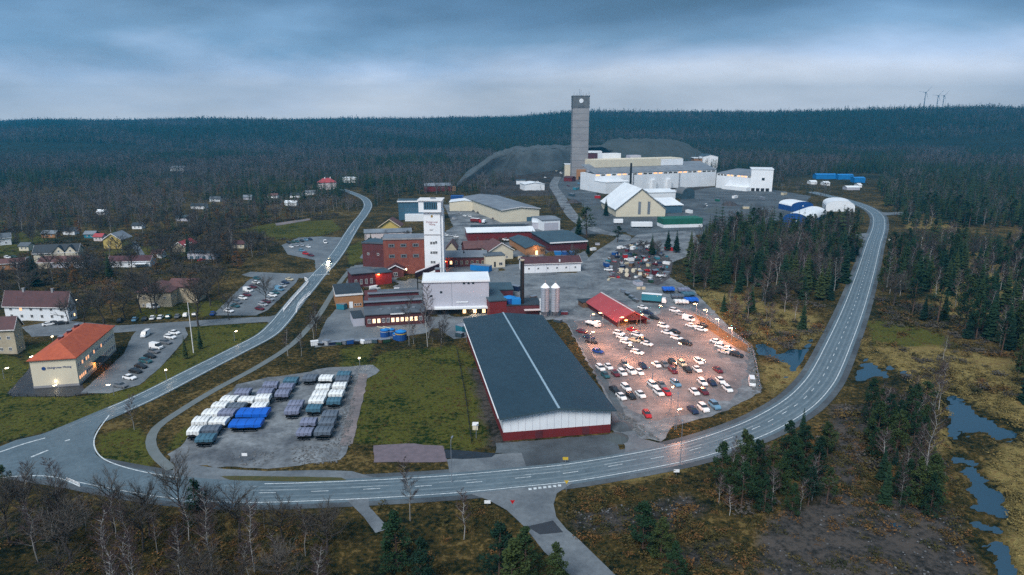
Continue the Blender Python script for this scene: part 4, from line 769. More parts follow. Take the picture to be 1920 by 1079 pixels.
# the plant
b = B('headframe_tower', 'huge square concrete headframe tower rising above the horizon', 'tower', (1071.5, 337), (1101.5, 337), 182, 24)
b.walls(mat('concrete_bands', (.285, .285, .295), .85, (.205, .205, .22), .05, .4, stretch=(1, 1, 3), detail=9)); hz = lambda y: zat(b.a, y)
b.box('top_storey', 'concrete_dark', -.3, b.W+.3, -.3, 24.3, hz(203), hz(181)); b.box('roof', 'concrete_dark', -.6, b.W+.6, -.6, 24.6, hz(181), hz(179.5))
MB().tube((b.W*.5, -.3, hz(189.5)), (b.W*.5, -.7, hz(189.5)), 3.0, n=16).build('emblem', 'white_wall', b.o)
sign_text(b.o, 'ZINK', (b.W*.5, -.36, hz(201.5)-.5), 4.2, 'sign_dark')
for x, y, hh in ((.05, 1, 5), (.25, 6, 4), (.38, 2, 9), (.5, 8, 10), (.62, 4, 5), (.78, 2, 3), (.96, 1, 6), (.9, 20, 5)):
    MB().tube((b.W*x, y, hz(180)), (b.W*x, y, hz(180)+hh), .28, .16, 6).build('antenna', 'grey_metal', b.o)
b.box('door', 'orange_brick', b.W*.3, b.W*.85, -3, -.05, 0, hz(318)); b.box('entrance', 'under_dark', b.W*.42, b.W*.8, -3.1, -3.01, 0, hz(331))
for i in range(11): b.box('pour_joint', 'concrete_dark', -.05, b.W+.05, -.05, 24.05, hz(337)+8+i*9.2, hz(337)+8.35+i*9.2)
b = B('tower_annex', 'pale annex with white roof left of the headframe foot', 'building', (1059, 334), (1071, 334), 309, 18); b.walls('cream_pale'); b.flat('roof_white', None, .4, .6); 
b = B('red_sheds', 'small red shed at the foot of the headframe', 'shed', (1057, 340), (1072, 341), 333, 10); b.walls('red_paint', gable='x', rise=2); b.gable('roof_maroon', 'x', 2, .4)
b = B('heap_top_shed', 'white and maroon shed on the slope behind the headframe', 'building', (1101, 312), (1127, 312), 287, 30); b.walls('maroon_wall'); b.flat('roof_white', 'white_bright', 1, 2.5); b.box('lower_bay', 'white_bright', 0, b.W*1.3, -8, -.1, 0, 5)
# main mill: front wall in two bays and the end block
b = B('concentrator', 'very long white concentrator hall with a lit clerestory strip', 'building', (1114, 360), (1341, 349), 327, 34)
b.walls('white_wall'); b.flat('roof_grey', None, .3, .4, rise=.2, back=9); b.win('s', 24, b.h-2.4, 5.5, 1.8, lit=(0, 2, 4, 5, 8, 11, 12, 16, 17, 20), frame='cream', litk=3)
b.box('rear_block', 'cream_pale', b.W*.07, b.W*.78, 20, 46, b.h+6, b.h+15); b.box('rear_block_end', 'white_bright', b.W*.60, b.W*.79, 19.9, 44, b.h+6, b.h+14); b.box('roof_house', 'white_bright', b.W*.21, b.W*.36, 46, 58, b.h+8, b.h+21); b.box('roof_house_low', 'lilac_panel', b.W*.44, b.W*.53, 46, 56, b.h+8, b.h+18)
for i, x in enumerate((.185, .30, .46, .585, .68)): b.box('dust_hood', 'white_bright', b.W*x-3, b.W*x+3, -4, -.1, b.h*(.0), b.h*.55) if i in (0, 2, 3) else b.box('wall_pipe', 'grey_metal', b.W*x-.4, b.W*x+.4, -.9, -.1, 0, b.h*.9)
b.box('lower_hall', 'white_wall', -.2, b.W*.2, -26, -.05, 0, b.h*.62); b.box('lower_roof', 'roof_white', -.5, b.W*.205, -26.4, -.06, b.h*.62, b.h*.62+.5)
for x, y in ((1104, 350), (1110, 350)):
    q = thing('ore_bin', 'tall pale blue ore bin %s' % ('next to the headframe' if x == 1104 else 'against the end of the concentrator'), 'silo', P(x, y), 0, 'ore bins beside the headframe'); zz = zat(q.location, 311); MB().tube((0, 0, 0), (0, 0, zz), 2.6, n=14).build('shell', 'lilac_panel', q); MB().tube((0, 0, zz), (0, 0, zz+2), 2.7, .5, n=14).build('cone_roof', 'roof_slate', q)
b2 = B('east_mill_wing', 'white east wing angled away from the concentrator', 'building', (1342, 352), (1407, 358.5), 325, 40); b2.walls('white_wall'); b2.flat('roof_grey', None, .3, .4, back=4); b2.win('s', 10, b2.h-2.4, 3.6, 1.8, lit=(3, 4, 6, 7, 8), frame='cream', litk=3); b2.box('loading_dock', 'white_bright', b2.W*.3, b2.W, -8, -.1, 0, 4.5)
b3 = B('east_end_block', 'tall white cube block with one dark square opening', 'building', (1406, 358.5), (1447, 359.6), 318, 34); b3.walls('white_bright'); b3.flat('roof_white', 'white_bright', .4, .6); b3.box('opening', 'glass_dark', b3.W*.5, b3.W*.63, -.1, -.003, b3.h*.5, b3.h*.62)
for i in range(4): b3.box('dock_door', 'under_dark', b3.W*(.05+i*.22), b3.W*(.05+i*.22)+4, -.12, -.003, 0, 3.6)
b = B('crusher_house', 'white gabled crusher house with orange-brown side behind the mill', 'building', (1317, 316), (1345, 316), 293, 30); b.walls('white_bright', gable='y', rise=3); b.gable('roof_slate', 'y', 3, .8, .5); b.box('side_wall', 'orange_brick', -14, -.05, 6, 24, 0, b.h*.8); b.box('side_roof', 'roof_white', -15, -.1, 5, 25, b.h*.8, b.h*.8+1)
q = thing('mill_stack', 'thin black stack standing before the concentrator', 'chimney', P(1181, 372)); MB().tube((0, 0, 0), (0, 0, zat(q.location, 306)), 1.3, 1.1, 12).build('stack', 'black_metal', q); MB().box(-2, 2, -2, 2, 0, 2).build('plinth', 'concrete', q)
b = B('concentrate_shed', 'cream gabled concentrate shed with steep white roof', 'hall', (1155, 407), (1247, 406), 392, (1141, 376)); rz = zat(b.at(b.W*.5, 0), 354)-b.h; b.walls('cream_pale', gable='y', rise=rz); b.gable('roof_white', 'y', rz, 1.0, .5, None, 'roof_grey')
for x in (.47, .66): b.box('gable_louvre', 'roof_grey', b.W*x-1.2, b.W*x+1.2, -.12, -.003, 2, b.h+rz*.35)
b = B('shed_extension', 'low white-roofed extension right of the concentrate shed', 'hall', (1247, 400), (1279, 399), 386, 24); b.walls('glass_blue'); b.flat('roof_white', None, .8, .5, back=4)
b = B('rear_extension', 'white flat-roofed extension behind the low extension', 'hall', (1216, 377), (1266, 376), 362, 18); b.walls('white_wall'); b.flat('roof_white', None, .5, .5, back=2)
b = B('dome_store', 'dark arched store with white canopy in the plant yard', 'hall', (1279, 374), (1302, 373), 364, 16); b.walls('roof_slate'); b.arch('concrete_dark', 6, 'y', wall='roof_slate'); b.box('canopy', 'white_bright', -4, b.W-2, 12, 24, 7, 8)
b = B('green_enclosure', 'green sheet-metal enclosure with white lower strip', 'shed', (1244, 428), (1317, 426), 411, 14); b.walls('green_sheet', 'white_bright', b.h*.35); 
for i, (x, x1, y, hh, lab) in enumerate(((1184, 1223, 428, 4.6, 'long white box trailer below the concentrate shed'), (1151, 1168, 421, 4, 'small white box van body below the concentrate shed'))):
    b = B('box_trailer', lab, 'trailer', (x, y), (x1, y), 0, 6, 'white box trailers at the concentrate shed', h=hh); b.box('body', 'white_bright', 0, b.W, 0, 4, 1.1, hh)
    for k in range(4): MB().tube((b.W*(.12+.25*k), 0, .5), (b.W*(.12+.25*k), .4, .5), .5, n=10).build('wheel', 'tyre', b.o)
for nm, A, Bp, ey, dep, rise, lab in (('front', (1466, 424), (1512, 424), 412, 56, 6, 'blue-ended arched tent hall with long white roof, nearest the spruces'), ('rear', (1483, 397), (1524, 396), 387, 22, 4, 'small blue and white arched tent hall behind the long one'), ('right', (1548, 396), (1602, 398), 386, 30, 5, 'wide white arched tent hall near the curve in the road')):
    a, bb = P(*A), P(*Bp)
    b = B('tent_hall', lab, 'tent hall', A, Bp, ey, dep, 'arched tent halls by the road')
    if nm == 'front':
        ax = thing('x', '', '', (0, 0, 0)); bpy.data.objects.remove(ax); b.o.rotation_euler.z = b.rz - R(38)
    b.walls('blue_wall' if nm != 'right' else 'white_wall'); b.arch('roof_white', rise, 'y', wall='blue_wall' if nm != 'right' else 'white_wall'); b.box('door', 'white_bright', b.W*.5, b.W*.56, -.07, .04, b.h*.9, b.h*1.1)
for i, (x, y, x1, m_, lab) in enumerate(((1530, 336, 1568, 'blue_sheet', 'bright blue covered stack beyond the tent halls'), (1572, 337, 1600, 'blue_sheet', 'middle blue covered stack beyond the tent halls'), (1602, 343, 1622, 'blue_sheet', 'blue covered stack nearest the dark wood'), (1520, 346, 1532, 'white_bright', 'white cabin left of the blue covered stacks'), (1546, 348, 1556, 'white_bright', 'white cabin below the blue covered stacks'), (1588, 357, 1612, 'lilac_panel', 'pale low cabin below the last blue stack'), (1610, 352, 1616, 'white_bright', 'small white cabin by the pale low cabin'))):
    b = B('covered_stack' if i < 3 else 'site_cabin', lab, 'stack' if i < 3 else 'cabin', (x, y), (x1, y), 0, 12, 'blue covered stacks in the far yard' if i < 3 else 'site cabins in the far yard', h=6 if i < 3 else 3.4)
    b.walls(m_, gable='x', rise=1.5); b.gable(m_ if i < 3 else 'roof_white', 'x', 1.5, .3)

# red shed in the car park
b = B('red_shed', 'red sheet-roofed timber shed with open lit gable front in the car park', 'shed', (1158, 614), (1212, 609), 601, (1120, 564))
rz = max(2.5, zat(b.at(b.W/2, 0), 583.5)-b.h); mb = MB()
for x in (0, b.W*.33, b.W*.66, b.W): 
    for y in (0, b.D*.5, b.D): mb.box(x-.15, x+.15, y-.15, y+.15, 0, b.h)
mb.build('post', 'wood', b.o); MB().box(0, .2, 0, b.D, 0, b.h).box(b.W-.2, b.W, 0, b.D, 0, b.h).box(0, b.W, b.D*.35, b.D*.35+.2, 0, b.h).build('wall', 'maroon_wall', b.o)
MB().add([(0, .1, b.h-.6), (b.W, .1, b.h-.6), (b.W, .1, b.h), (b.W/2, .1, b.h+rz), (0, .1, b.h)], [(0, 1, 2, 3, 4)]).build('front_gable', 'maroon_wall', b.o)
b.gable('roof_red', 'y', rz, 1.0, .2, 'pink_wall', 'red_paint'); lamp_in(b.o, 'shed_light', (b.W*.3, 3, b.h-.4), 200, (1, .3, .07)); b.box('shed_lamp', 'lamp_orange', b.W*.24, b.W*.32, -.2, .0, b.h-.5, b.h-.1)
b.box('rear_bay', 'wood', -2.5, b.W*.9, b.D+.1, b.D+6, 0, b.h*.8); b.box('rear_bay_roof', 'roof_black', -2.9, b.W*.95, b.D+.05, b.D+6.4, b.h*.8, b.h*.8+.3)

# masts, turbines, flagpole
for x, y0, yt, Y, lab, sc in ((1728, 208, 174, 4700, 'wind turbine on the skyline, leftmost and tallest of three', 1), (1752, 208, 180, 4900, 'middle wind turbine of three on the skyline', .9), (1763, 208, 180, 5200, 'wind turbine on the skyline nearest the right edge', .9)):
    p = P(x, 230); d_ = Y/p.y; p = Vector((p.x*d_, Y, 90)); zt = zat(p, yt); q = thing('wind_turbine', lab, 'wind turbine', p, 0, 'three wind turbines on the skyline'); hh = zt-90
    MB().tube((0, 0, 0), (0, 0, hh), 3.6, 2.2, 10).build('tower', 'concrete', q); n_ = MB().box(-2.5, 2.5, -6, 7, hh-2, hh+3).build('nacelle', 'concrete', q)
    for k, a_ in enumerate((.9, 3.0, 5.1)):
        L_ = 52*sc; d2 = Vector((math.cos(a_), 0, math.sin(a_))); s2 = Vector((-d2.z, 0, d2.x)); c0 = Vector((0, -7, hh)); MB().add([c0+s2*1.4, c0-s2*1.4, c0+d2*L_-s2*.3, c0+d2*L_+s2*.3, c0+s2*1.4+Vector((0, .6, 0)), c0-s2*1.4+Vector((0, .6, 0)), c0+d2*L_-s2*.3+Vector((0, .3, 0)), c0+d2*L_+s2*.3+Vector((0, .3, 0))], [(0, 1, 2, 3), (7, 6, 5, 4), (0, 3, 7, 4), (1, 5, 6, 2), (3, 2, 6, 7), (0, 4, 5, 1)]).build('blade', 'concrete', q)
q = thing('flagpole', 'tall pale flagpole on the lawn beside the office car park', 'flagpole', P(363, 662)); hh = zat(q.location, 566); MB().tube((0, 0, 0), (0, 0, hh), .2, .11, 10).build('pole', 'white_trim', q); MB().tube((0, 0, hh), (0, 0, hh+.3), .18, .05, 10).build('finial', 'gold', q)

# ================================================================== vehicles
CARS = {}
def loft(st, mid, mb=None):
    """st: list of (x, halfwidth, z0, z1) sections joined into a closed shell."""
    mb = mb or MB(); vs = []; n = len(st)
    for x, w, z0, z1 in st: vs += [(x, -w, z0), (x, w, z0), (x, w*1.02, z0+(z1-z0)*.55), (x, w*.93, z1), (x, -w*.93, z1), (x, -w*1.02, z0+(z1-z0)*.55)]
    fs = [(i*6+j, i*6+(j+1) % 6, (i+1)*6+(j+1) % 6, (i+1)*6+j) for i in range(n-1) for j in range(6)]
    fs = [f[::-1] for f in fs]+[tuple(range(6)), tuple((n-1)*6+j for j in range(5, -1, -1))]
    return mb.add(vs, fs, mid)
def car_meshes(kind, col):
    k = (kind, col)
    if k in CARS: return CARS[k]
    p = 'paint_'+col
    T = dict(sedan=(4.6, .88, 1.42, [(-1.95, .92), (-1.2, 1.40), (.35, 1.42), (1.15, .95)]), hatchback=(4.1, .86, 1.46, [(-1.98, .95), (-1.6, 1.42), (.25, 1.46), (1.05, .95)]), estate=(4.8, .90, 1.48, [(-2.3, .98), (-2.05, 1.44), (.35, 1.48), (1.25, .97)]),
             suv=(4.7, .94, 1.72, [(-2.25, 1.08), (-1.95, 1.68), (.3, 1.72), (1.1, 1.12)]), van=(5.2, .98, 2.15, [(-2.55, 1.1), (-2.5, 2.1), (1.25, 2.15), (2.1, 1.2)]), pickup=(5.2, .94, 1.75, [(-.55, 1.05), (-.35, 1.70), (.8, 1.75), (1.5, 1.12)]))[kind]
    L_, w, H_, cab = T; h = L_/2; zb = cab[0][1]
    body = loft([(-h, w*.86, .35, zb-.12), (-h+.25, w, .25, zb), (-h*.5, w*1.0, .22, zb+.02), (h*.42, w, .22, cab[3][1]), (h-.5, w*.98, .24, cab[3][1]-.12), (h-.08, w*.86, .28, cab[3][1]-.26), (h, w*.8, .35, .62)], 0)
    # roof skin with pillars
    x0, z0, x1, z1, x2, z2, x3, z3 = cab[0][0], cab[0][1], cab[1][0], cab[1][1], cab[2][0], cab[2][1], cab[3][0], cab[3][1]
    rw, bw = w*.76, w*.93
    body.add([(x1, -rw, z1), (x2, -rw, z2), (x2, rw, z2), (x1, rw, z1), (x1, -rw, z1-.08), (x2, -rw, z2-.08), (x2, rw, z2-.08), (x1, rw, z1-.08)], [(0, 1, 2, 3), (0, 4, 5, 1), (1, 5, 6, 2), (2, 6, 7, 3), (3, 7, 4, 0)], 0)
    if kind == 'van':
        for s_ in (-1, 1): body.add([(x0, s_*bw*1.01, z0), (.5, s_*bw*1.01, z0), (.5, s_*(rw+.01), z2), (x1, s_*(rw+.01), z1)], [(0, 1, 2, 3)], 0)
        body.add([(x0-.01, -bw, z0), (x0-.01, bw, z0), (x1-.01, rw, z1), (x1-.01, -rw, z1)], [(3, 2, 1, 0)], 0)
    if kind == 'pickup': body.box(-h+.15, -.6, -w*.8, w*.8, zb-.05, zb+.02, 1).box(-h+.05, -.5, -w*.92, -w*.82, zb-.1, zb+.25).box(-h+.05, -.5, w*.82, w*.92, zb-.1, zb+.25)
    bm = body.mesh('body', [p, 'black_metal'])
    g = MB(); g.add([(x0+.05, -bw+.02, z0-.05), (x3-.05, -bw+.02, z3-.05), (x3-.05, bw-.02, z3-.05), (x0+.05, bw-.02, z0-.05), (x1, -rw+.01, z1-.03), (x2, -rw+.01, z2-.03), (x2, rw-.01, z2-.03), (x1, rw-.01, z1-.03)], [(0, 1, 5, 4), (1, 2, 6, 5), (2, 3, 7, 6), (3, 0, 4, 7)])
    gm = g.mesh('window', ['glass_dark'])
    wm = MB().tube((0, -.11, 0), (0, .11, 0), .33, n=12).tube((0, -.12, 0), (0, .12, 0), .19, n=8, m=1).mesh('wheel', ['tyre', 'rim'])
    hm = MB().box(-.05, .03, -.17, .17, -.07, .07).mesh('headlight', ['steel']); tm = MB().box(-.03, .05, -.15, .15, -.08, .08).mesh('tail_light', ['red_bright'])
    CARS[k] = (bm, gm, wm, hm, tm, L_, w, cab[3][1]); return CARS[k]
def car(kind, col, p, rz, label, group, detail=2, sc=1.0):
    bm, gm, wm, hm, tm, L_, w, zz = car_meshes(kind, col)
    t_ = thing('parked_'+kind if kind == 'van' else ('pickup_truck' if kind == 'pickup' else 'parked_car'), label, 'van' if kind == 'van' else ('pickup' if kind == 'pickup' else 'car'), (p.x, p.y, .055), rz, group)
    t_.scale = (sc, sc, sc); link('body', bm, t_); link('window', gm, t_)
    if detail > 0:
        for x in (-L_*.31, L_*.31):
            for y in (-w+.06, w-.06): link('wheel', wm, t_, (x, y, .33))
    if detail > 1:
        for y in (-w*.6, w*.6): link('headlight', hm, t_, (L_/2-.06, y, zz-.36)); link('tail_light', tm, t_, (-L_/2+.03, y, .72))
    return t_
ORD = ['first', 'second', 'third', 'fourth', 'fifth', 'sixth', 'seventh', 'eighth', 'ninth', 'tenth', 'eleventh', 'twelfth', 'thirteenth']
def row(cars, where, group, heading, detail=2, frm='from the left', sc=1.08):
    """cars: (x, y, kind, colour[, heading]); labelled by their order in the row."""
    for i, c_ in enumerate(cars):
        x, y, kd, cl = c_[:4]; hd = c_[4] if len(c_) > 4 else heading; pz = P(x, y, .6)
        a_ = ang(x, y, *hd) + rnd.uniform(-.035, .035)
        lab = f"{cl.replace('lightblue', 'light blue')} {kd if kd not in ('suv',) else 'off-roader'}, {ORD[i]} {frm} {where}"
        car(kd, cl, pz, a_, lab, group, detail, sc)
DR = (24, 20)     # nose towards the camera and to the right
HZ = (28, 7)
PK = 'cars in the gravel car park'
row([(1126, 690, 'estate', 'white'), (1141, 688, 'sedan', 'white'), (1171, 684, 'suv', 'grey', (12, 20)), (1205, 686, 'sedan', 'navy')], 'in the upper half-row by the warehouse', PK, DR)
row([(1135, 704, 'hatchback', 'teal'), (1154, 701, 'hatchback', 'maroon'), (1167, 699, 'estate', 'white'), (1184, 697, 'suv', 'white'), (1199, 698, 'sedan', 'white')], 'in the lower half-row by the warehouse', PK, DR)
row([(1231, 684, 'sedan', 'white'), (1246, 684, 'sedan', 'grey'), (1261, 681, 'suv', 'black'), (1279, 682, 'estate', 'cream'), (1310, 678, 'estate', 'white')], 'in the upper middle half-row', PK, DR)
row([(1262, 695, 'suv', 'maroon'), (1289, 693, 'sedan', 'black'), (1307, 693, 'sedan', 'white'), (1346, 694, 'sedan', 'maroon')], 'in the lower middle half-row', PK, DR)
row([(1152, 731, 'sedan', 'black'), (1174, 727, 'estate', 'white'), (1224, 722, 'estate', 'white'), (1240, 722, 'sedan', 'grey'), (1267, 719, 'estate', 'lightblue'), (1317, 717, 'estate', 'white'), (1335, 718, 'hatchback', 'navy'), (1351, 714, 'sedan', 'white')], 'in the upper part of the front double row', PK, DR)
row([(1165, 744, 'sedan', 'white'), (1183, 743, 'hatchback', 'black'), (1201, 740, 'sedan', 'white'), (1235, 736, 'estate', 'white'), (1250, 736, 'hatchback', 'red'), (1302, 735, 'sedan', 'white'), (1319, 734, 'sedan', 'maroon'), (1364, 729, 'estate', 'white')], 'in the lower part of the front double row', PK, DR)
row([(1299, 769, 'sedan', 'navy'), (1319, 766, 'suv', 'white'), (1340, 761, 'suv', 'lightblue')], 'beside the grass verge at the front', PK, DR)
row([(1213, 777, 'hatchback', 'red')], 'alone near the yard entrance', PK, (14, 18)); row([(1410, 718, 'van', 'white')], 'alone at the right edge of the car park', PK, (6, 22))
row([(1091, 622, 'sedan', 'maroon'), (1104, 633, 'sedan', 'navy'), (1109, 641, 'sedan', 'black'), (1121, 659, 'hatchback', 'blue')], 'along the upper end of the warehouse', PK, HZ, frm='from the top')
row([(1161, 626, 'suv', 'white'), (1167, 633, 'sedan', 'white'), (1174, 642, 'sedan', 'white'), (1183, 653, 'sedan', 'grey'), (1195, 661, 'estate', 'white')], 'in the left column before the red shed', PK, HZ, frm='from the top')
row([(1186, 619, 'sedan', 'red'), (1195, 628, 'estate', 'white'), (1190, 638, 'sedan', 'cream'), (1206, 637, 'sedan', 'black'), (1213, 645, 'sedan', 'white')], 'in the right column before the red shed', PK, HZ, frm='from the top')
row([(1205, 577, 'sedan', 'white'), (1215, 587, 'estate', 'navy'), (1226, 596, 'sedan', 'black')], 'right behind the red shed', PK, HZ, frm='from the top')
row([(1244, 612, 'suv', 'white'), (1251, 624, 'sedan', 'white'), (1269, 634, 'estate', 'white')], 'in the left half of the centre column', PK, HZ, frm='from the top')
row([(1265, 622, 'sedan', 'black'), (1286, 644, 'suv', 'black')], 'in the right half of the centre column', PK, HZ, frm='from the top')
row([(1265, 583, 'suv', 'white'), (1277, 589, 'sedan', 'silver'), (1291, 599, 'van', 'white'), (1296, 611, 'sedan', 'white'), (1317, 610, 'sedan', 'black'), (1315, 618, 'estate', 'white')], 'along the right-hand lamps', PK, HZ, frm='from the top')
row([(1343, 641, 'sedan', 'white'), (1353, 650, 'estate', 'white'), (1366, 655, 'sedan', 'white'), (1358, 660, 'sedan', 'silver'), (1381, 666, 'suv', 'black')], 'at the far right corner of the car park', PK, HZ, frm='from the top')
OC = 'cars at the office'
row([(273, 628, 'van', 'white', (-18, 12)), (327, 624, 'sedan', 'white'), (319, 632, 'estate', 'white'), (311, 642, 'estate', 'grey'), (293, 651, 'van', 'white'), (288, 659, 'sedan', 'grey'), (281, 668, 'sedan', 'black'), (273, 677, 'estate', 'teal'), (264, 687, 'sedan', 'black'), (254, 696, 'sedan', 'black'), (243, 708, 'sedan', 'white'), (226, 723, 'sedan', 'grey')], 'in the office car park', OC, (28, 5), frm='from the far end')
row([(225, 601, 'sedan', 'black'), (253, 599, 'sedan', 'lightblue'), (271, 598, 'sedan', 'black'), (286, 596, 'sedan', 'white'), (301, 595, 'sedan', 'white'), (316, 594, 'hatchback', 'teal'), (333, 593, 'sedan', 'grey'), (348, 591, 'hatchback', 'white'), (365, 590, 'hatchback', 'grey'), (399, 588, 'sedan', 'blue')], 'along the village street', 'cars nosed in to the village street', (9, -10), 1)
row([(287, 576, 'van', 'white')], 'in front of the cream villa', None, (20, 1), 1)
row([(482, 522, 'sedan', 'teal'), (480, 530, 'sedan', 'white'), (474, 538, 'sedan', 'maroon'), (465, 545, 'van', 'white'), (463, 553, 'sedan', 'maroon'), (455, 559, 'estate', 'white'), (445, 567, 'estate', 'grey'), (441, 574, 'sedan', 'teal'), (429, 583, 'estate', 'white')], 'in the left row of the long car park', 'cars in the long car park by the village road', (25, 5), 1, 'from the far end')
row([(543, 524, 'sedan', 'cream'), (535, 530, 'sedan', 'navy'), (530, 536, 'sedan', 'silver'), (524, 543, 'van', 'lightblue'), (516, 549, 'sedan', 'teal'), (511, 554, 'estate', 'white'), (506, 561, 'sedan', 'silver'), (499, 566, 'sedan', 'maroon'), (493, 571, 'estate', 'silver'), (487, 579, 'sedan', 'maroon')], 'in the right row of the long lot', 'cars in the long car park by the village road', (25, 5), 1, 'from the far end')
row([(541, 455, 'sedan', 'black'), (549, 454, 'sedan', 'green'), (557, 453, 'sedan', 'teal'), (566, 452, 'sedan', 'black'), (574, 450, 'sedan', 'lightblue'), (582, 449, 'sedan', 'navy')], 'in the back row of the forecourt', 'cars on the forecourt', (12, 5), 1)
row([(546, 463, 'sedan', 'white'), (556, 461, 'sedan', 'silver'), (566, 460, 'sedan', 'silver'), (578, 463, 'sedan', 'white')], 'in the middle row of the forecourt', 'cars on the forecourt', (12, 5), 1)
row([(566, 470, 'estate', 'lightblue'), (573, 476, 'suv', 'red'), (583, 479, 'sedan', 'maroon')], 'in the front row of the forecourt', 'cars on the forecourt', (16, 3), 1)
row([(610, 455, 'van', 'white')], 'alone at the edge of the forecourt', None, (8, 8), 1)
v = car('van', 'cream', P(617, 492), ang(617, 492, -8, 12), 'van with bright headlights driving on the village road', None, 2, 1.1); v['category'] = 'van'
for y in (-.6, .6): MB().box(0, .12, y-.16, y+.16, .65, .95).build('headlight', 'head_light', v, (2.6, 0, 0))
lamp_in(v, 'headlight_beam', (5, 0, 1.6), 350, (1, .85, .6))
row([(845, 393, 'sedan', 'black'), (863, 400, 'estate', 'silver'), (873, 394, 'sedan', 'silver'), (871, 405, 'sedan', 'white'), (881, 406, 'sedan', 'white'), (888, 396, 'sedan', 'grey'), (897, 399, 'sedan', 'black'), (904, 393, 'sedan', 'white'), (912, 397, 'sedan', 'black'), (922, 402, 'sedan', 'grey'), (926, 410, 'sedan', 'maroon')], 'in the crowded yard above the red barn', 'cars in the yard above the red barn', (12, 4), 1)
row([(836, 441, 'sedan', 'white'), (845, 442, 'sedan', 'silver'), (855, 444, 'sedan', 'white')], 'just right of the white tower', 'cars beside the white tower', (12, 3), 1)
row([(948, 450, 'pickup', 'white')], 'between the red barn and the orange hall', None, (14, 3), 1)
row([(712, 606, 'pickup', 'white')], 'before the lit workshop windows', None, (24, -7), 2); row([(703, 542, 'van', 'white')], 'behind the brick garage', None, (18, -3), 1)
row([(92, 608, 'sedan', 'white', (24, -3)), (102, 606, 'sedan', 'black', (20, 2)), (116, 606, 'sedan', 'black', (20, -2))], 'below the long white house', 'cars below the white house', HZ, 1)
row([(14, 483, 'estate', 'white'), (26, 482, 'sedan', 'green')], 'on the farm lane at the far left', 'cars on the farm lane', (14, 2), 1)
row([(378, 488, 'sedan', 'red')], 'parked at the garage row', None, (14, -2), 1)
row([(1324, 386, 'van', 'white')], 'crossing the plant yard', None, (10, 9), 1); row([(1141, 506, 'sedan', 'white')], 'on the haul road beside the scrap', None, (18, 1), 1)
for i, (x, y) in enumerate(((1000, 345), (992, 342), (1008, 341), (1086, 345), (1096, 346), (1066, 349), (1052, 325), (1043, 321), (1022, 333))):
    row([(x, y, 'van' if i % 3 == 0 else 'sedan', ['white', 'silver', 'white', 'lightblue', 'white', 'maroon', 'white', 'cream', 'white'][i])], ['by the white depot roof', 'behind the white depot', 'at the depot corner', 'below the headframe door', 'right of the headframe door', 'left of the headframe door', 'on the heap ramp', 'at the top of the heap ramp', 'between the depot and the heap'][i], 'vehicles around the headframe', (12, 2), 0)

# lorries
def lorry(x, y, hd, lab, box_m, cab_m, L_=7.5, H_=3.2, group=None, top=None):
    p = P(x, y); t_ = thing('lorry', lab, 'lorry', (p.x, p.y, .05), ang(x, y, *hd), group)
    MB().box(-L_/2, L_/2-2.2, -1.25, 1.25, 1.1, H_).build('cargo_box', box_m, t_); MB().box(-L_/2-.05, L_/2-2.15, -1.3, 1.3, H_, H_+.12).build('box_roof', top or 'white_bright', t_)
    loft([(L_/2-2.0, 1.2, .6, 2.7), (L_/2-.4, 1.2, .5, 2.7), (L_/2, 1.15, .5, 1.7)], 0).build('cab', cab_m, t_); MB().box(L_/2-.42, L_/2-.12, -1.0, 1.0, 1.7, 2.45).build('windscreen', 'glass_dark', t_); MB().box(-L_/2, L_/2-.3, -.9, .9, .55, 1.1).build('chassis', 'under_dark', t_)
    for xx in (-L_/2+1.2, -L_/2+2.5, L_/2-1.0):
        for yy in (-1.05, 1.05): MB().tube((xx, yy-.15, .48), (xx, yy+.15, .48), .48, n=12).build('wheel', 'tyre', t_)
    return t_
lorry(1226, 568, (60, 5), 'teal box lorry with white roof behind the red shed', 'teal', 'paint_white', 11.5, 4.2); lorry(893, 418, (30, 2), 'red and white lorry above the red barn', 'red_paint', 'paint_red', 10, 3.6)
lorry(908, 419, (14, -8), 'short white tipper lorry beside the red and white one', 'white_wall', 'paint_white', 7, 3)
lorry(1112, 612, (26, 8), 'flat white trailer lorry at the warehouse corner', 'white_wall', 'paint_white', 7, 1.5)

# street lamps
HEAD = MB().box(-.25, .9, -.18, .18, -.06, .08).mesh('lamp_housing', ['grey_metal'])
def street_lamp(x, y, lab, hgt=6, col='pink', watt=260, group=None, rz=0):
    p = P(x, y); t_ = thing('street_lamp', lab, 'street lamp', (p.x, p.y, 0), rz, group)
    MB().tube((0, 0, 0), (0, 0, hgt), .11, .07, 8).tube((0, 0, hgt-.05), (1.1, 0, hgt+.25), .06, .05, 6).build('pole', 'grey_metal', t_); link('lamp_housing', HEAD, t_, (1.0, 0, hgt+.25))
    e_ = {'pink': ('lamp_warm', (1, .42, .22)), 'white': ('lamp_white', (1, .8, .55)), 'off': (None, None)}[col]
    if e_[0]:
        MB().box(.8, 1.8, -.28, .28, hgt+.02, hgt+.18).build('lamp_glass', e_[0], t_); lamp_in(t_, 'lamp_light', (1.3, 0, hgt-.3), watt, e_[1], .25)
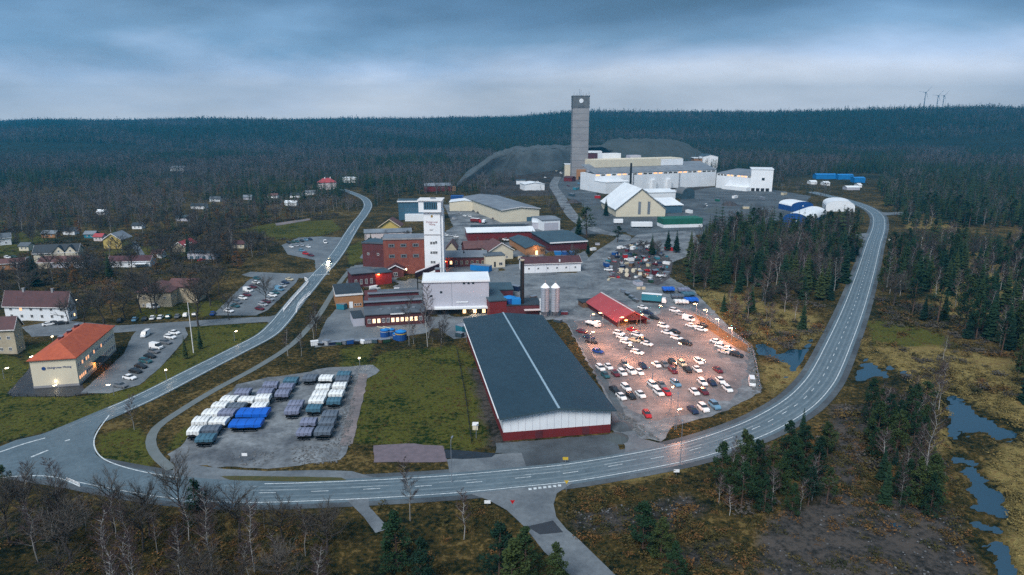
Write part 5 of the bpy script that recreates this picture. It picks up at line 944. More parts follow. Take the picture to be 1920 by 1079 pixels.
for i, (x, y, lab, w_) in enumerate(((1106, 616, 'pinkish lit lamp at the upper warehouse corner', 500), (1130, 614, 'lit lamp between the warehouse and the red shed', 450), (1106, 652, 'lit lamp beside the blue hatchback', 550), (1187, 678, 'lit lamp below the left car column', 380), (1223, 716, 'lit lamp above the front double row', 260),
    (1258, 764, 'lit lamp below the red hatchback', 200), (1265, 806, 'lit lamp at the yard entrance verge', 140), (1277, 676, 'lit lamp above the middle half-rows', 480), (1321, 709, 'lit lamp among the right middle cars', 240), (1305, 594, 'lit edge lamp, farthest of four along the right fence', 420), (1324, 606, 'lit edge lamp, second farthest along the right fence', 420),
    (1346, 624, 'lit edge lamp, third farthest along the right fence', 460), (1371, 642, 'lit edge lamp, nearest of four along the right fence', 460), (1200, 618, 'lit lamp in front of the open red shed', 600), (1240, 600, 'lit lamp right of the red shed', 420), (1160, 622, 'lit lamp over the white cars by the shed', 500))):
    street_lamp(x, y, lab, 6, 'pink', w_*(4.6 if y > 640 else 1.0 if x < 1245 and y < 640 else 3.8), 'car park lamps', [0, 2.6, .5, 3, 1.5, 1.2, .4, 2, 2, 3.6, 3.6, 3.6, 3.6, 1, 2, 0][i])
for x, y, lab in ((57, 690, 'lit garden lamp left of the orange-roofed office'), (101, 650, 'lit garden lamp behind the orange-roofed office'), (8, 712, 'lit garden lamp at the left picture edge'), (112, 740, 'lit lamp before the office end wall'), (214, 742, 'lit lamp below the last office car'), (150, 575, 'lit lamp at the gable of the white house'), (313, 716, 'lit lamp on the verge of the village road'), (440, 640, 'lit lamp on the lawn near the flagpole'), (675, 688, 'lit lamp at the corner of the trailer yard'), (875, 642, 'lit lamp at the corner of the field')):
    street_lamp(x, y, lab, 3.6, 'white', 30, 'small garden lamps', rnd.uniform(0, 6))
for x, y, lab, h_ in ((847, 905, 'tall unlit lamp by the main road before the field', 11), (1275, 870, 'tall unlit lamp by the bend below the car park', 11), (1268, 805, 'tall unlit lamp at the car park verge', 10), (893, 822, 'low lamp with pale stone in the ditch beside the warehouse', 3)): street_lamp(x, y, lab, h_, 'off', 0, 'roadside lamps', 1.4)

# covered trailers in the storage yard
def tarp_mesh(w, d, h, seed, m):
    rr = random.Random(seed); mb = MB(); nx, ny = 6, 5; vs = []
    for j in range(ny+1):
        for i in range(nx+1):
            x = -w/2+w*i/nx; y = -d/2+d*j/ny; e_ = i in (0, nx) or j in (0, ny)
            vs.append((x*(1.0 if not e_ else 1.03), y*(1 if not e_ else 1.03), h + (.28*(1-abs(2*j/ny-1)) + rr.uniform(-.07, .07)) - (.12 if e_ else 0)))
    fs = [(j*(nx+1)+i, j*(nx+1)+i+1, (j+1)*(nx+1)+i+1, (j+1)*(nx+1)+i) for j in range(ny) for i in range(nx)]
    ring = [i for i in range(nx+1)]+[(j+1)*(nx+1)-1 for j in range(1, ny+1)]+[ny*(nx+1)+i for i in range(nx-1, -1, -1)]+[j*(nx+1) for j in range(ny-1, 0, -1)]
    o_ = len(vs); vs += [(vs[k][0]*1.02, vs[k][1]*1.02, h-.75-rr.uniform(0, .5)) for k in ring]; n = len(ring)
    fs += [(ring[k], o_+k, o_+(k+1) % n, ring[(k+1) % n]) for k in range(n)]
    return mb.add(vs, fs).mesh('tarpaulin', [m])
def trailer(x, y, cl, w, d, lab, h=2.3, grp='covered trailers in the storage yard', sc=1):
    p = P(x, y, h); t_ = thing('covered_trailer', lab, 'trailer', (p.x, p.y, .04), rnd.uniform(-.05, .05)+.03, grp)
    link('tarpaulin', tarp_mesh(w, d, h, int(x*7+y), cl), t_); MB().box(-w*.46, w*.46, -d*.46, d*.46, .75, h-.35).build('box', 'under_dark', t_); sk = random.Random(int(x+y)); t_.scale = (sk.uniform(.92, 1.03), sk.uniform(.92, 1.04), sk.uniform(.88, 1.12))
    for q_ in (-.27, .02, .3): MB().box(w*q_-.03, w*q_+.03, -d*.53, -d*.525+.03, h-1.1, h-.05).box(w*q_-.03, w*q_+.03, -d*.5, d*.5, h+.33, h+.36).build('strap', 'under_dark', t_); MB().box(-w*.40, w*.40, -d/2-.9, -d/2, .55, .7).box(-.1, .1, -d/2-1.8, -d/2-.9, .55, .7).build('drawbar', 'grey_metal', t_)
    for xx in (-w*.42, w*.42):
        for yy in (-d*.18, d*.18): MB().tube((xx-.12, yy, .38), (xx+.12, yy, .38), .38, n=10).build('wheel', 'tyre', t_)
TC = {'w': ('tarp_white', 'white'), 'g': ('tarp_grey', 'grey'), 't': ('tarp_teal', 'teal'), 's': ('tarp_slate', 'slate-grey')}
left = [(386, 817, 't'), (396, 801, 's'), (366, 805, 'w'), (378, 786, 'w'), (411, 786, 'w'), (397, 770, 'w'), (413, 757, 'w'), (430, 745, 'w'), (427, 770, 'g'), (445, 758, 's'), (463, 746, 'w'), (456, 732, 'g'), (494, 744, 'w'), (487, 757, 'w'), (498, 732, 'g'), (508, 719, 'g')]
ld = ['nearest of the left block', 'second nearest of the left block', 'at the outer left corner', 'third up the outer left edge', 'with a brown stain, left of the blue tarpaulin', 'fourth up the outer left edge', 'fifth up the outer left edge', 'sixth up the outer left edge', 'in the middle of the white ones', 'above the blue tarpaulin', 'at the top of the white cluster', 'with a peaked tarpaulin behind the white cluster', 'at the upper right of the left block', 'directly above the blue tarpaulin', 'in the lower left of the five grey ones', 'in the upper left of the five grey ones']
for (x, y, c_), d_ in zip(left, ld): trailer(x, y, TC[c_][0], 4.4 if x != 366 else 3.2, 4.0, f'{TC[c_][1]} covered trailer {d_}')
right = [(530, 735, 'g'), (538, 722, 'g'), (546, 710, 't'), (582, 705, 's'), (612, 705, 'w'), (645, 698, 't'), (643, 709, 's'), (606, 723, 'w'), (600, 735, 'w'), (595, 747, 'w'), (589, 762, 't'), (637, 721, 'w'), (631, 735, 'w'), (627, 748, 't'), (555, 753, 'g'), (549, 767, 'g'), (619, 775, 's'), (614, 789, 's'), (607, 805, 's'), (579, 788, 'g'), (572, 805, 'g')]
rd = ['nearest right of the white cluster', 'in the middle right of the five grey ones', 'top right of the five grey ones', 'standing alone with an open space before it', 'with a rounded top in the back row', 'at the back right corner of the yard', 'just below the back right corner', 'first of four in the centre column', 'second of four in the centre column', 'third of four in the centre column', 'at the near end of the centre column', 'first of three in the right column', 'second of three in the right column', 'at the near end of the right column', 'rear one of the isolated pair', 'front one of the isolated pair', 'rear one of the near right stack', 'middle one of the near right stack', 'front one of the near right stack', 'rear one of the near left stack', 'front one of the near left stack']
for (x, y, c_), d_ in zip(right, rd): trailer(x, y, TC[c_][0], 4.3, 3.9, f'{TC[c_][1]} covered trailer {d_}')
for x, y, w, d, lab in ((475, 771, 9.0, 5.0, 'wide blue tarpaulin over a trailer, rear of two'), (462, 789, 8.5, 4.2, 'wide blue tarpaulin over a trailer, front of two')): trailer(x, y, 'blue_tarp', w, d, lab, 2.2, 'blue tarpaulins in the storage yard')
for i, (x, y, h_) in enumerate(((1253, 540, 2.4), (1282, 541, 2), (1290, 549, 2), (1296, 559, 2.2), (1270, 553, 1.8), (1277, 563, 1.6))):
    trailer(x, y, ['blue_tarp', 'tarp_grey', 'tarp_teal', 'blue_tarp', 'tarp_slate', 'tarp_white'][i], 6, 4.5, ['round blue covered load behind the teal lorry', 'grey covered load at the fence, farthest', 'teal covered load at the fence', 'blue covered load at the fence, nearest', 'slate covered load left of the blue one', 'white covered boat-like load before the blue one'][i], h_, 'covered loads by the fence')

# scrap and stores
def container(x, y, L_, W_, H_, m, lab, hd=(20, 2), grp=None, name='container'):
    p = P(x, y); t_ = thing(name, lab, name, (p.x, p.y, .04), ang(x, y, *hd), grp); MB().box(-L_/2, L_/2, -W_/2, W_/2, .1, H_).build('body', m, t_); rb = MB()
    for i in range(int(L_/.8)): rb.box(-L_/2+.3+i*.8, -L_/2+.6+i*.8, -W_/2-.06, -W_/2-.002, .2, H_-.1)
    rb.build('corrugation', m, t_); MB().box(-L_/2-.06, L_/2+.06, -W_/2-.08, W_/2+.08, H_, H_+.1).build('lid', 'grey_metal' if 'white' not in m else m, t_)
    for s_ in (-1, 1): MB().box(L_/2, L_/2+.05, min(0, s_*(W_/2-.05)), max(0, s_*(W_/2-.05)), .2, H_-.1).build('door', m, t_)
    return t_
container(902, 508, 12, 4, 3.4, 'blue_sheet', 'bright blue container behind the white process building'); container(641, 580, 4, 2.6, 2.6, 'teal', 'teal container at the brick garage')
container(1255, 470, 6, 3, 2.6, 'paint_red', 'dark red container among the spruces'); container(803, 612, 3.0, 3, 2.2, 'roof_slate', 'dark steel skip in the yard behind the birches') if False else None
container(867, 621, 4, 4, 2.6, 'teal', 'dark teal tank crate at the edge of the field', (10, 3))
cols = ['blue_wall', 'paint_navy', 'paint_red', 'paint_white', 'paint_silver', 'paint_green', 'teal', 'paint_maroon', 'paint_black', 'wood', 'paint_white', 'grey_metal', 'paint_cream', 'roof_slate']
cn = ['blue', 'navy', 'red', 'white', 'silver', 'green', 'teal', 'maroon', 'black', 'brown wooden', 'white', 'grey steel', 'cream', 'dark slate']
spots = [(1153, 478, 0), (1158, 484, 1), (1162, 466, 3), (1170, 467, 10), (1176, 472, 7), (1183, 463, 12), (1187, 468, 3), (1196, 460, 4), (1200, 468, 11), (1206, 459, 10), (1214, 466, 3), (1222, 470, 10), (1226, 477, 6), (1190, 480, 5), (1172, 484, 2), (1176, 489, 10), (1183, 490, 3), (1165, 496, 4), (1167, 503, 1),
         (1140, 492, 6), (1137, 500, 0), (1195, 489, 13), (1206, 484, 8), (1214, 488, 13), (1232, 486, 6), (1240, 480, 11), (1250, 496, 10), (1228, 498, 7), (1216, 500, 12), (1242, 507, 8), (1250, 514, 11), (1236, 520, 3), (1220, 530, 5), (1209, 521, 9), (1200, 516, 9), (1245, 520, 4), (1228, 515, 7), (1213, 510, 2), (1184, 500, 9), (1204, 496, 13)]
for i, (x, y, k) in enumerate(spots):
    r2 = random.Random(i); where = ['at the upper left', 'near the top', 'in the middle', 'on the right side', 'at the lower edge'][0 if x < 1175 and y < 500 else 1 if y < 475 else 3 if x > 1215 else 4 if y > 500 else 2]
    kind = i % 4
    if kind in (0, 2): container(x, y, r2.uniform(2.5, 5), r2.uniform(1.8, 2.6), r2.uniform(1.2, 2.6), cols[k], f'{cn[k]} scrap crate {where} of the scrap yard', (20, r2.uniform(-14, 14)), 'scrap in the storage ground', 'crate')
    else:
        p = P(x, y); t_ = thing('scrap_machine', f'{cn[k]} scrapped machine {where} of the scrap yard', 'machine', (p.x, p.y, .04), r2.uniform(0, 3), 'scrap in the storage ground')
        loft([(-1.7, .8, .5, 1.5), (-.4, .9, .4, 1.7), (.1, .9, .4, 1.2), (1.8, .8, .5, 1.1)], 0).build('body', cols[k], t_); MB().tube((-.9, 0, 1.6), (-.9, 0, 2.6), .35, .25, 8).build('boiler', cols[(k+3) % 14], t_)
        for xx in (-1.1, 1.1):
            for yy in (-.9, .9): MB().tube((xx, yy-.12, .45), (xx, yy+.12, .45), .45, n=10).build('wheel', 'tyre', t_)
for i in range(60):
    r2 = random.Random(900+i); x, y = r2.uniform(1142, 1252), r2.uniform(460, 526)
    if x+y*.9 < 1575 or (y < 480 and x > 1235): continue
    k = r2.randrange(14); p = P(x, y); t_ = thing('scrap_piece', f'small {cn[k]} piece of scrap lying between the crates of the scrap yard', 'scrap', (p.x, p.y, .04), r2.uniform(0, 3), f'small {cn[k]} scrap pieces'); a_, b_ = r2.uniform(.5, 1.5), r2.uniform(.4, .9)
    MB().box(-a_, a_, -b_, b_, 0, r2.uniform(.4, 1.3)).build('body', cols[k], t_); MB().tube((-a_*1.3, b_+.1, .15), (a_*1.4, b_+.3, .5), .16, n=6).build('bar', cols[(k+5) % 14], t_)
for i, (x, y) in enumerate(((1164, 512), (1175, 511), (1187, 511), (1199, 511), (1175, 519), (1200, 518))):
    p = P(x, y); t_ = thing('cable_drum', f'cream-ended cable drum in the lit line, {ORD[i]} from the haul road', 'cable drum', (p.x, p.y, 1.1), R(80), 'cable drums in the scrap yard')
    MB().tube((-.8, 0, 0), (-.65, 0, 0), 1.1, n=16).build('flange', 'cream_pale', t_); MB().tube((.65, 0, 0), (.8, 0, 0), 1.1, n=16).build('flange', 'cream_pale', t_); MB().tube((-.65, 0, 0), (.65, 0, 0), .6, n=14).build('core', 'wood', t_)
lp = P(1196, 548); 
for x, lab in ((1197, 'orange-lit cream crate behind the red shed, left of two'), (1206, 'orange-lit cream crate behind the red shed, right of two')): container(x, 543, 1.8, 1.8, 1.6, 'cream', lab, (20, 0), 'lit crates', 'crate')
container(1196, 535, 5, 3.4, 2.2, 'lilac_panel', 'pale steel cabin on blocks above the two lit crates', (16, 8), None, 'cabin')
for i, (x, y, hd) in enumerate(((1168, 548, (20, 14)), (1176, 554, (18, 12)), (1184, 560, (20, 10)), (1192, 566, (18, 8)))): container(x, y, 3.6, 1.6, 1.3, ['grey_metal', 'paint_black', 'roof_slate', 'gravel_dark'][i], ['grey steel crate farthest behind the red shed', 'black crate second behind the red shed', 'slate crate third behind the red shed', 'rough dark crate nearest the teal lorry'][i], hd, 'crates behind the red shed', 'crate')
for i in range(13):
    x = 590+i*11.2; k = (3, 8, 4, 1, 5, 11, 0, 8, 10, 4, 13, 9, 5)[i]; container(x, 648-i*.5, 2.8, 1.8, random.Random(i).uniform(.9, 1.9), cols[k], f'{cn[k]} stores crate, {ORD[i]} from the path along the yard edge', (18, -2+(i % 3)*3), 'crates along the yard edge', 'crate')
for i, (x, y, r_) in enumerate(((722, 631, 1.9), (733, 629, 1.7), (752, 637, 2.3), (744, 636, 1.6))):
    p = P(x, y); t_ = thing('blue_vessel', ['blue drum with pale top at the left of the machinery', 'blue drum second from the left in the machinery', 'largest blue drum with yellow ring, beside the birch trunks', 'small blue drum between the larger two'][i], 'tank', (p.x, p.y, .04), 0, 'blue machinery at the yard edge'); MB().tube((0, 0, 0), (0, 0, r_*1.5), r_, r_, 16).build('shell', 'blue_wall', t_); MB().tube((0, 0, r_*1.5), (0, 0, r_*1.75), r_*.95, r_*.3, 16).build('lid', 'blue_sheet', t_); MB().tube((0, 0, r_*1.1), (0, 0, r_*1.25), r_+.06, r_+.06, 16).build('ring', 'paint_yellow' if i == 2 else 'steel', t_)
    if i < 2: MB().tube((0, 0, r_*1.7), (-3, -.5, r_*2.2), .25, n=8).build('pipe', 'paint_cream', t_)

for i, (x, y, L_, W_, H_, m_, nm_, wh) in enumerate(((700, 548, 3, 2, 1.6, 'grey_metal', 'grey steel', 'behind the stepped workshop roofs'), (744, 546, 2.5, 2, 1.4, 'paint_white', 'white', 'under the conveyor gallery'), (966, 545, 6, 2.5, 2.6, 'paint_navy', 'navy', 'on the bend of the works street'), (1000, 560, 3, 2, 1.2, 'wood', 'brown wooden', 'behind the silos'),
    (1058, 590, 3, 1.6, 1.3, 'paint_maroon', 'maroon', 'right of the silos'), (1046, 604, 3.2, 2.2, 1.1, 'roof_slate', 'dark slate', 'at the upper right corner of the warehouse'), (1112, 470, 4, 2, 1.6, 'paint_white', 'white', 'right of the open store'), (1120, 460, 3, 2, 1.4, 'lilac_panel', 'pale', 'above the round conifer'), (862, 632, 3, 2, 1.8, 'roof_slate', 'dark slate', 'below the teal tank crate'), (884, 622, 2, 2, 1.1, 'paint_white', 'white', 'at the upper left corner of the warehouse'),
    (975, 486, 2.5, 2, 2, 'cream', 'cream', 'left of the maroon-roofed offices'), (1345, 378, 5, 3, 2.6, 'green_sheet', 'green', 'in the open plant yard'), (1378, 372, 8, 3, 2.6, 'paint_white', 'white', 'before the east mill wing'), (1398, 392, 6, 3, 2.4, 'paint_cream', 'cream', 'below the end block'), (1428, 375, 9, 3, 3, 'grey_metal', 'grey steel', 'at the foot of the end block'), (1470, 366, 9, 3, 3, 'paint_cream', 'cream', 'right of the end block'),
    (1224, 405, 5, 3, 2.5, 'paint_navy', 'navy', 'below the shed extension'), (1292, 400, 7, 3, 2.8, 'paint_white', 'white', 'above the green enclosure'), (1080, 356, 8, 4, 3, 'teal', 'teal', 'below the headframe entrance'), (1120, 372, 6, 4, 3, 'paint_red', 'red', 'before the concentrator corner'), (1072, 368, 10, 3, 2.6, 'roof_slate', 'dark slate', 'beside the haul road below the headframe'), (1148, 388, 5, 3, 3, 'paint_maroon', 'maroon', 'left of the concentrate shed'),
    (930, 404, 5, 2.5, 2.5, 'paint_teal', 'teal', 'beside the cream hall wall'), (852, 412, 4, 2.5, 2, 'paint_silver', 'silver', 'right of the tower head'), (985, 425, 5, 2.5, 2.2, 'grey_metal', 'grey steel', 'before the cream hall front'))):
    container(x, y, L_, W_, H_, m_, f'{nm_} crate {wh}', (20, (-3, 0, 4)[i % 3]), None, 'crate')
for i, (x, y, r_, h_, wh) in enumerate(((1310, 388, 9, 4, 'left of the parked van in the plant yard'), (1340, 398, 11, 5, 'nearest the spruces in the plant yard'), (1368, 385, 9, 4, 'before the east mill wing'), (1412, 388, 12, 5, 'below the end block'), (1440, 402, 10, 4, 'left of the front tent hall'), (1478, 380, 10, 5, 'behind the rear tent hall'), (1398, 404, 9, 3.5, 'between the spruces and the tent halls'), (1120, 390, 8, 3, 'left of the concentrate shed'), (1075, 380, 8, 3, 'inside the haul road bend'), (1165, 800, 4, 1.3, 'at the yard entrance beside the warehouse'), (1158, 822, 3.5, 1.2, 'at the warehouse front corner'))):
    p = P(x, y); r2 = random.Random(50+i); mb = MB(); n_ = 14; vs = [(r_*s_*math.cos(6.283*j/n_)*r2.uniform(.85, 1.1), r_*s_*math.sin(6.283*j/n_)*r2.uniform(.85, 1.1), z_*h_*r2.uniform(.9, 1.1)-.05) for s_, z_ in ((1, 0), (.72, .42), (.38, .8)) for j in range(n_)]+[(0, 0, h_)]
    mb.add(vs, [(a*n_+j, a*n_+(j+1) % n_, (a+1)*n_+(j+1) % n_, (a+1)*n_+j) for a in range(2) for j in range(n_)]+[(2*n_+j, 2*n_+(j+1) % n_, 3*n_) for j in range(n_)]); o = mb.build('gravel_pile', ['gravel_dark', 'heap_grey', 'scrap_soil'][i % 3]); o.location = (p.x, p.y, .03); tag(o, 'heap of grey gravel '+wh, 'gravel pile')
# railings
def railing(name, pts, lab, hgt=1.1, m='white_trim', step=2.0, cat='fence', rails=(1.0, .5), thk=.07):
    w = resample(W(pts), step); t_ = thing(name, lab, cat, w[0]); o = w[0]
    pm = MB().box(-thk, thk, -thk, thk, 0, hgt).mesh('post', [m])
    for p in w: link('post', pm, t_, p-o)
    for z in rails:
        mb = MB()
        for a, b_ in zip(w, w[1:]): mb.tube((a-o)+Vector((0, 0, z*hgt)), (b_-o)+Vector((0, 0, z*hgt)), thk*.9, n=5, cap=False)
        mb.build('rail', m, t_)
railing('guard_railing', [(532, 584), (545, 568), (560, 551), (574, 536), (578, 530), (572, 526)], 'white railing with close posts between the long car park and the village road', 1.8, 'white_bright', 2.0, rails=(1, .12), thk=.16); railing('guard_railing', [(556, 586), (560, 575), (570, 563), (582, 553)], 'short white railing on the factory side of the village road', 1.8, 'white_bright', 2.0, rails=(1, .12), thk=.16)
railing('guard_railing', [(126, 902), (136, 905), (150, 913)], 'short white guard rail at the lower left junction', .8, step=2, rails=(1, .6)); railing('guard_railing', [(665, 425), (663, 432), (657, 440)], 'short white railing at the upper bend of the village road', .9, step=2.5)
railing('ditch_fence', [(856, 656), (872, 740), (884, 830)], 'dark wire fence along the ditch between field and warehouse', 1.0, 'black_metal', 4, rails=(1, .5)); railing('yard_fence', [(1250, 565), (1300, 582), (1345, 612), (1390, 640), (1410, 656), (1418, 690), (1426, 738)], 'grey wire fence curving round the right side of the car park', 1.6, 'grey_metal', 4, rails=(1, .5))
railing('street_fence', [(20, 742), (60, 745), (130, 746), (164, 740)], 'black fence below the office apron', .9, 'black_metal', 3)
def road_sign(x, y, lab, m, shape='tri', h=2.4):
    p = P(x, y); t_ = thing('road_sign', lab, 'road sign', p); MB().tube((0, 0, 0), (0, 0, h), .05, n=6).build('pole', 'grey_metal', t_)
    if shape == 'tri': MB().add([(-.55, -.08, h+.5), (.55, -.08, h+.5), (0, -.08, h-.45), (-.55, -.03, h+.5), (.55, -.03, h+.5), (0, -.03, h-.45)], [(2, 1, 0), (3, 4, 5), (0, 1, 4, 3), (1, 2, 5, 4), (2, 0, 3, 5)]).build('plate', m, t_)
    else: MB().box(-.7, .7, -.08, -.03, h-.3, h+.5).build('plate', m, t_)
road_sign(1062, 922, 'yellow and red give-way sign at the junction corner', 'paint_yellow'); road_sign(961, 960, 'red-edged sign on the left of the south road', 'paint_red'); road_sign(1268, 892, 'tilted white sign board on the outer verge of the bend', 'white_bright', 'sq', 1.2); road_sign(1667, 458, 'white sign board by the far bend', 'white_bright', 'sq', 3); road_sign(460, 868, 'white direction sign at the layby', 'white_bright', 'sq', 2.2); road_sign(914, 948, 'pale marker board left of the south road mouth', 'white_bright', 'sq', .8); road_sign(1060, 870, 'small yellow sign on the verge below the warehouse', 'paint_yellow', 'sq', 1.4)
b = B('bright_kiosk', 'small white box kiosk beside the forecourt', 'kiosk', (886, 806), (896, 806), 0, 2, h=1.2); b.o['label'] = 'pale stone-coloured box at the ditch by the warehouse'; b.o['category'] = 'box'; b.walls('cream_pale'); b.flat('white_trim', None, .1, .15)

# ================================================================== vegetation
def tri_leaf(mb, c, s, rr, flat=.5, m=0):
    a = rr.uniform(0, 6.283); u = Vector((math.cos(a), math.sin(a), rr.uniform(-flat, flat))).normalized(); w = u.cross(Vector((rr.uniform(-1, 1), rr.uniform(-1, 1), rr.uniform(.2, 1)))).normalized()
    mb.add([c-u*s, c-w*s*.6, c+u*s, c+w*s*.6], [(0, 1, 2, 3)], m)
def spruce(seed, H_=1.0, dense=1.0):
    """Unit-height conifer: whorls of drooping branches made of needle sprays."""
    rr = random.Random(seed); tr = MB(); tr.tube((0, 0, -.02), (0, 0, .97), .013, .002, 6, cap=False); cr = MB(); n = int(26*dense); rmax = rr.uniform(.135, .175); lo = rr.uniform(.07, .16)
    for k in range(n):
        t_ = k/(n-1); z = lo+(0.985-lo)*t_; R_ = rmax*(1-t_)**.85*rr.uniform(.8, 1.12)+.008; nb = max(4, int(10*dense*(1-t_*.6))); a0 = rr.uniform(0, 6)
        for j in range(nb):
            a = a0+6.283*j/nb+rr.uniform(-.2, .2); r_ = R_*rr.uniform(.65, 1.2); d = Vector((math.cos(a), math.sin(a), 0)); s_ = Vector((-d.y, d.x, 0)); dr = r_*rr.uniform(.25, .55); w_ = .34*r_+.008
            p0 = Vector((0, 0, z+.008)); p1 = d*r_*.55+Vector((0, 0, z-dr*.25)); p2 = d*r_+Vector((0, 0, z-dr*.7+rr.uniform(-.006, .008)))
            cr.add([p0, p1-s_*w_-Vector((0, 0, w_*.7)), p1+Vector((0, 0, .006)), p1+s_*w_-Vector((0, 0, w_*.7)), p2], [(0, 1, 2), (0, 2, 3), (1, 4, 2), (2, 4, 3)])
    cr.add([(0, 0, 1.0), (.006, 0, .95), (-.003, .005, .95), (-.003, -.005, .95)], [(0, 1, 2), (0, 2, 3), (0, 3, 1)])
    return tr, cr
def pine(seed, dense=1.0, low=None):
    rr = random.Random(seed); tr = MB(); lean = Vector((rr.uniform(-.03, .03), rr.uniform(-.03, .03), 0)); tr.tube((0, 0, -.02), Vector((0, 0, .9))+lean, .016, .004, 6, cap=False); cr = MB(); base = rr.uniform(.16, .34) if low is None else low
    nk = int(26*dense)
    for k in range(nk):
        t_ = (k+rr.random())/nk; z = base+(.97-base)*t_; a = rr.uniform(0, 6.283); R_ = (.17*math.sin(math.pi*min(1, .25+t_*.75))**.8 if low is None else .25*(1.02-t_)**.7)*rr.uniform(.45, 1.1); c_ = Vector((math.cos(a)*R_, math.sin(a)*R_, z))+lean*z
        tr.tube(Vector((0, 0, z-.05))+lean*z, c_, .005, .002, 4, cap=False); rs = rr.uniform(.055, .085)*(1.1-.35*t_)
        for j in range(int(46*dense)):
            v_ = Vector((rr.gauss(0, 1), rr.gauss(0, 1), rr.gauss(0, .6))).normalized()*rs*rr.uniform(.5, 1.1); tri_leaf(cr, c_+v_, rr.uniform(.012, .024), rr)
    return tr, cr
def bare(seed, style='birch', dense=1.0, twigw=.0011):
    """Leafless tree: trunk (> main forks) and a crown of thin twigs. Unit height."""
    rr = random.Random(seed); tr = MB(); cr = MB(); b_ = style == 'birch'; n = 4; pts = [Vector((0, 0, -.02))]
    top = .93 if b_ else .62
    for k in range(1, n+1): pts.append(Vector((rr.uniform(-.02, .02)*k, rr.uniform(-.02, .02)*k, top*k/n)))
    r0 = .0095 if b_ else .018
    for k in range(n): tr.tube(pts[k], pts[k+1], r0*(1-k/n*.85), r0*(1-(k+1)/n*.85), 6, cap=False)
    def along(t_): q = t_*n; i = min(n-1, int(q)); return pts[i].lerp(pts[i+1], q-i)
    def spike(p, q, w, m=0):
        d = (q-p); s_ = d.cross(Vector((rr.uniform(-1, 1), rr.uniform(-1, 1), rr.uniform(-1, 1)))).normalized()*w; cr.add([p-s_, p+s_, q], [(0, 1, 2)], m)
    nm = int((20 if b_ else 16)*dense)
    for i in range(nm):
        t_ = (.30 if b_ else .38)+(.70 if b_ else .62)*(i/nm)**.9; t_ = min(t_, .985); p = along(t_); a = i*2.4+rr.uniform(-.5, .5)
        L_ = (.17*(1.25-t_)+.05 if b_ else .36*(1.1-.35*t_))*rr.uniform(.8, 1.15); up = rr.uniform(.7, 1.3) if b_ else rr.uniform(.35, 1.5)
        d = Vector((math.cos(a), math.sin(a), up)).normalized(); q = p+d*L_; q1 = p+d*L_*.5+Vector((0, 0, -.01)); tr.tube(p, q1, .0032 if b_ else .006, .0022 if b_ else .0038, 4, cap=False); tr.tube(q1, q, .0022 if b_ else .0038, .0008, 3, cap=False)
        for j in range(int(9*dense)):
            f_ = .25+.75*j/(9*dense); p2 = p+(q-p)*f_; d2 = (d+Vector((rr.uniform(-1, 1), rr.uniform(-1, 1), rr.uniform(-.3, .9)))*.9).normalized(); L2 = L_*rr.uniform(.3, .6); q2 = p2+d2*L2; spike(p2, q2, twigw*1.6)
            for k in range(int(6*dense)):
                p3 = p2.lerp(q2, .2+.8*k/(6*dense)); d3 = (d2+Vector((rr.uniform(-1, 1), rr.uniform(-1, 1), rr.uniform(-.9, .6) if b_ else rr.uniform(-.5, .8)))*1.1).normalized(); spike(p3, p3+d3*L2*rr.uniform(.35, .8), twigw)
    return tr, cr
def bush(seed, n=60, m=None):
    rr = random.Random(seed); mb = MB()
    for i in range(n):
        v_ = Vector((rr.gauss(0, .4), rr.gauss(0, .4), abs(rr.gauss(0, .35)))); tri_leaf(mb, v_+Vector((0, 0, .05)), rr.uniform(.08, .18), rr, .9)
    return mb
def lowtree(kind, seed):
    """Cheaper trees for the distant woods, trunk and crown in one mesh."""
    rr = random.Random(seed)
    if kind in ('spruce', 'pine'):
        tr, cr = spruce(seed, dense=.42) if kind == 'spruce' else pine(seed, dense=.55)
    else: tr, cr = bare(seed, kind, .6, .0042)
    o = MB(); o.add(tr.v, tr.f, 0); o.add(cr.v, cr.f, 1); return o
LIB = {}
mat('bark_pine', (.11, .065, .045), .9, (.05, .035, .03), 1, .5)
SPEC = {'spruce': ('bark', 'needles', 'spruce_tree', 'spruce'), 'pine': ('bark_pine', 'needles_pine', 'pine_tree', 'pine'), 'birch': ('bark_birch', 'twig_birch', 'birch_tree', 'birch'), 'broadleaf': ('bark', 'twig_grey', 'bare_tree', 'tree')}
for k, fn in (('spruce', spruce), ('pine', pine), ('birch', lambda s_: bare(s_, 'birch', 1.15, .0015)), ('broadleaf', lambda s_: bare(s_, 'broadleaf', 1.15, .0021))):
    LIB[k] = []
    for i in range(5):
        tr, cr = fn(100+i); LIB[k].append((tr.mesh('trunk', [SPEC[k][0]]), cr.mesh('crown', [SPEC[k][1]])))
LIB['bushpine'] = []
for i in range(4):
    tr, cr = pine(330+i, 1.5, .06); LIB['bushpine'].append((tr.mesh('trunk', ['bark_pine']), cr.mesh('crown', ['needles_pine'])))
SPEC['bushpine'] = SPEC['pine']
LIB['rust'] = []
for i in range(2):
    tr, cr = pine(300+i, .8); LIB['rust'].append((tr.mesh('trunk', ['bark']), cr.mesh('crown', ['leaf_rust'])))
SPEC['rust'] = ('bark', 'leaf_rust', 'rust_leaved_tree', 'tree')
def tree(kind, x, y, h, lab, grp, wide=1.0, z=0):
    tm, cm = LIB[kind][rnd.randrange(len(LIB[kind]))]
    t_ = thing(SPEC[kind][2], lab, SPEC[kind][3], (x, y, z), rnd.uniform(0, 6.28), grp); t_.scale = (h*wide, h*wide, h); link('trunk', tm, t_); link('crown', cm, t_)
    return t_
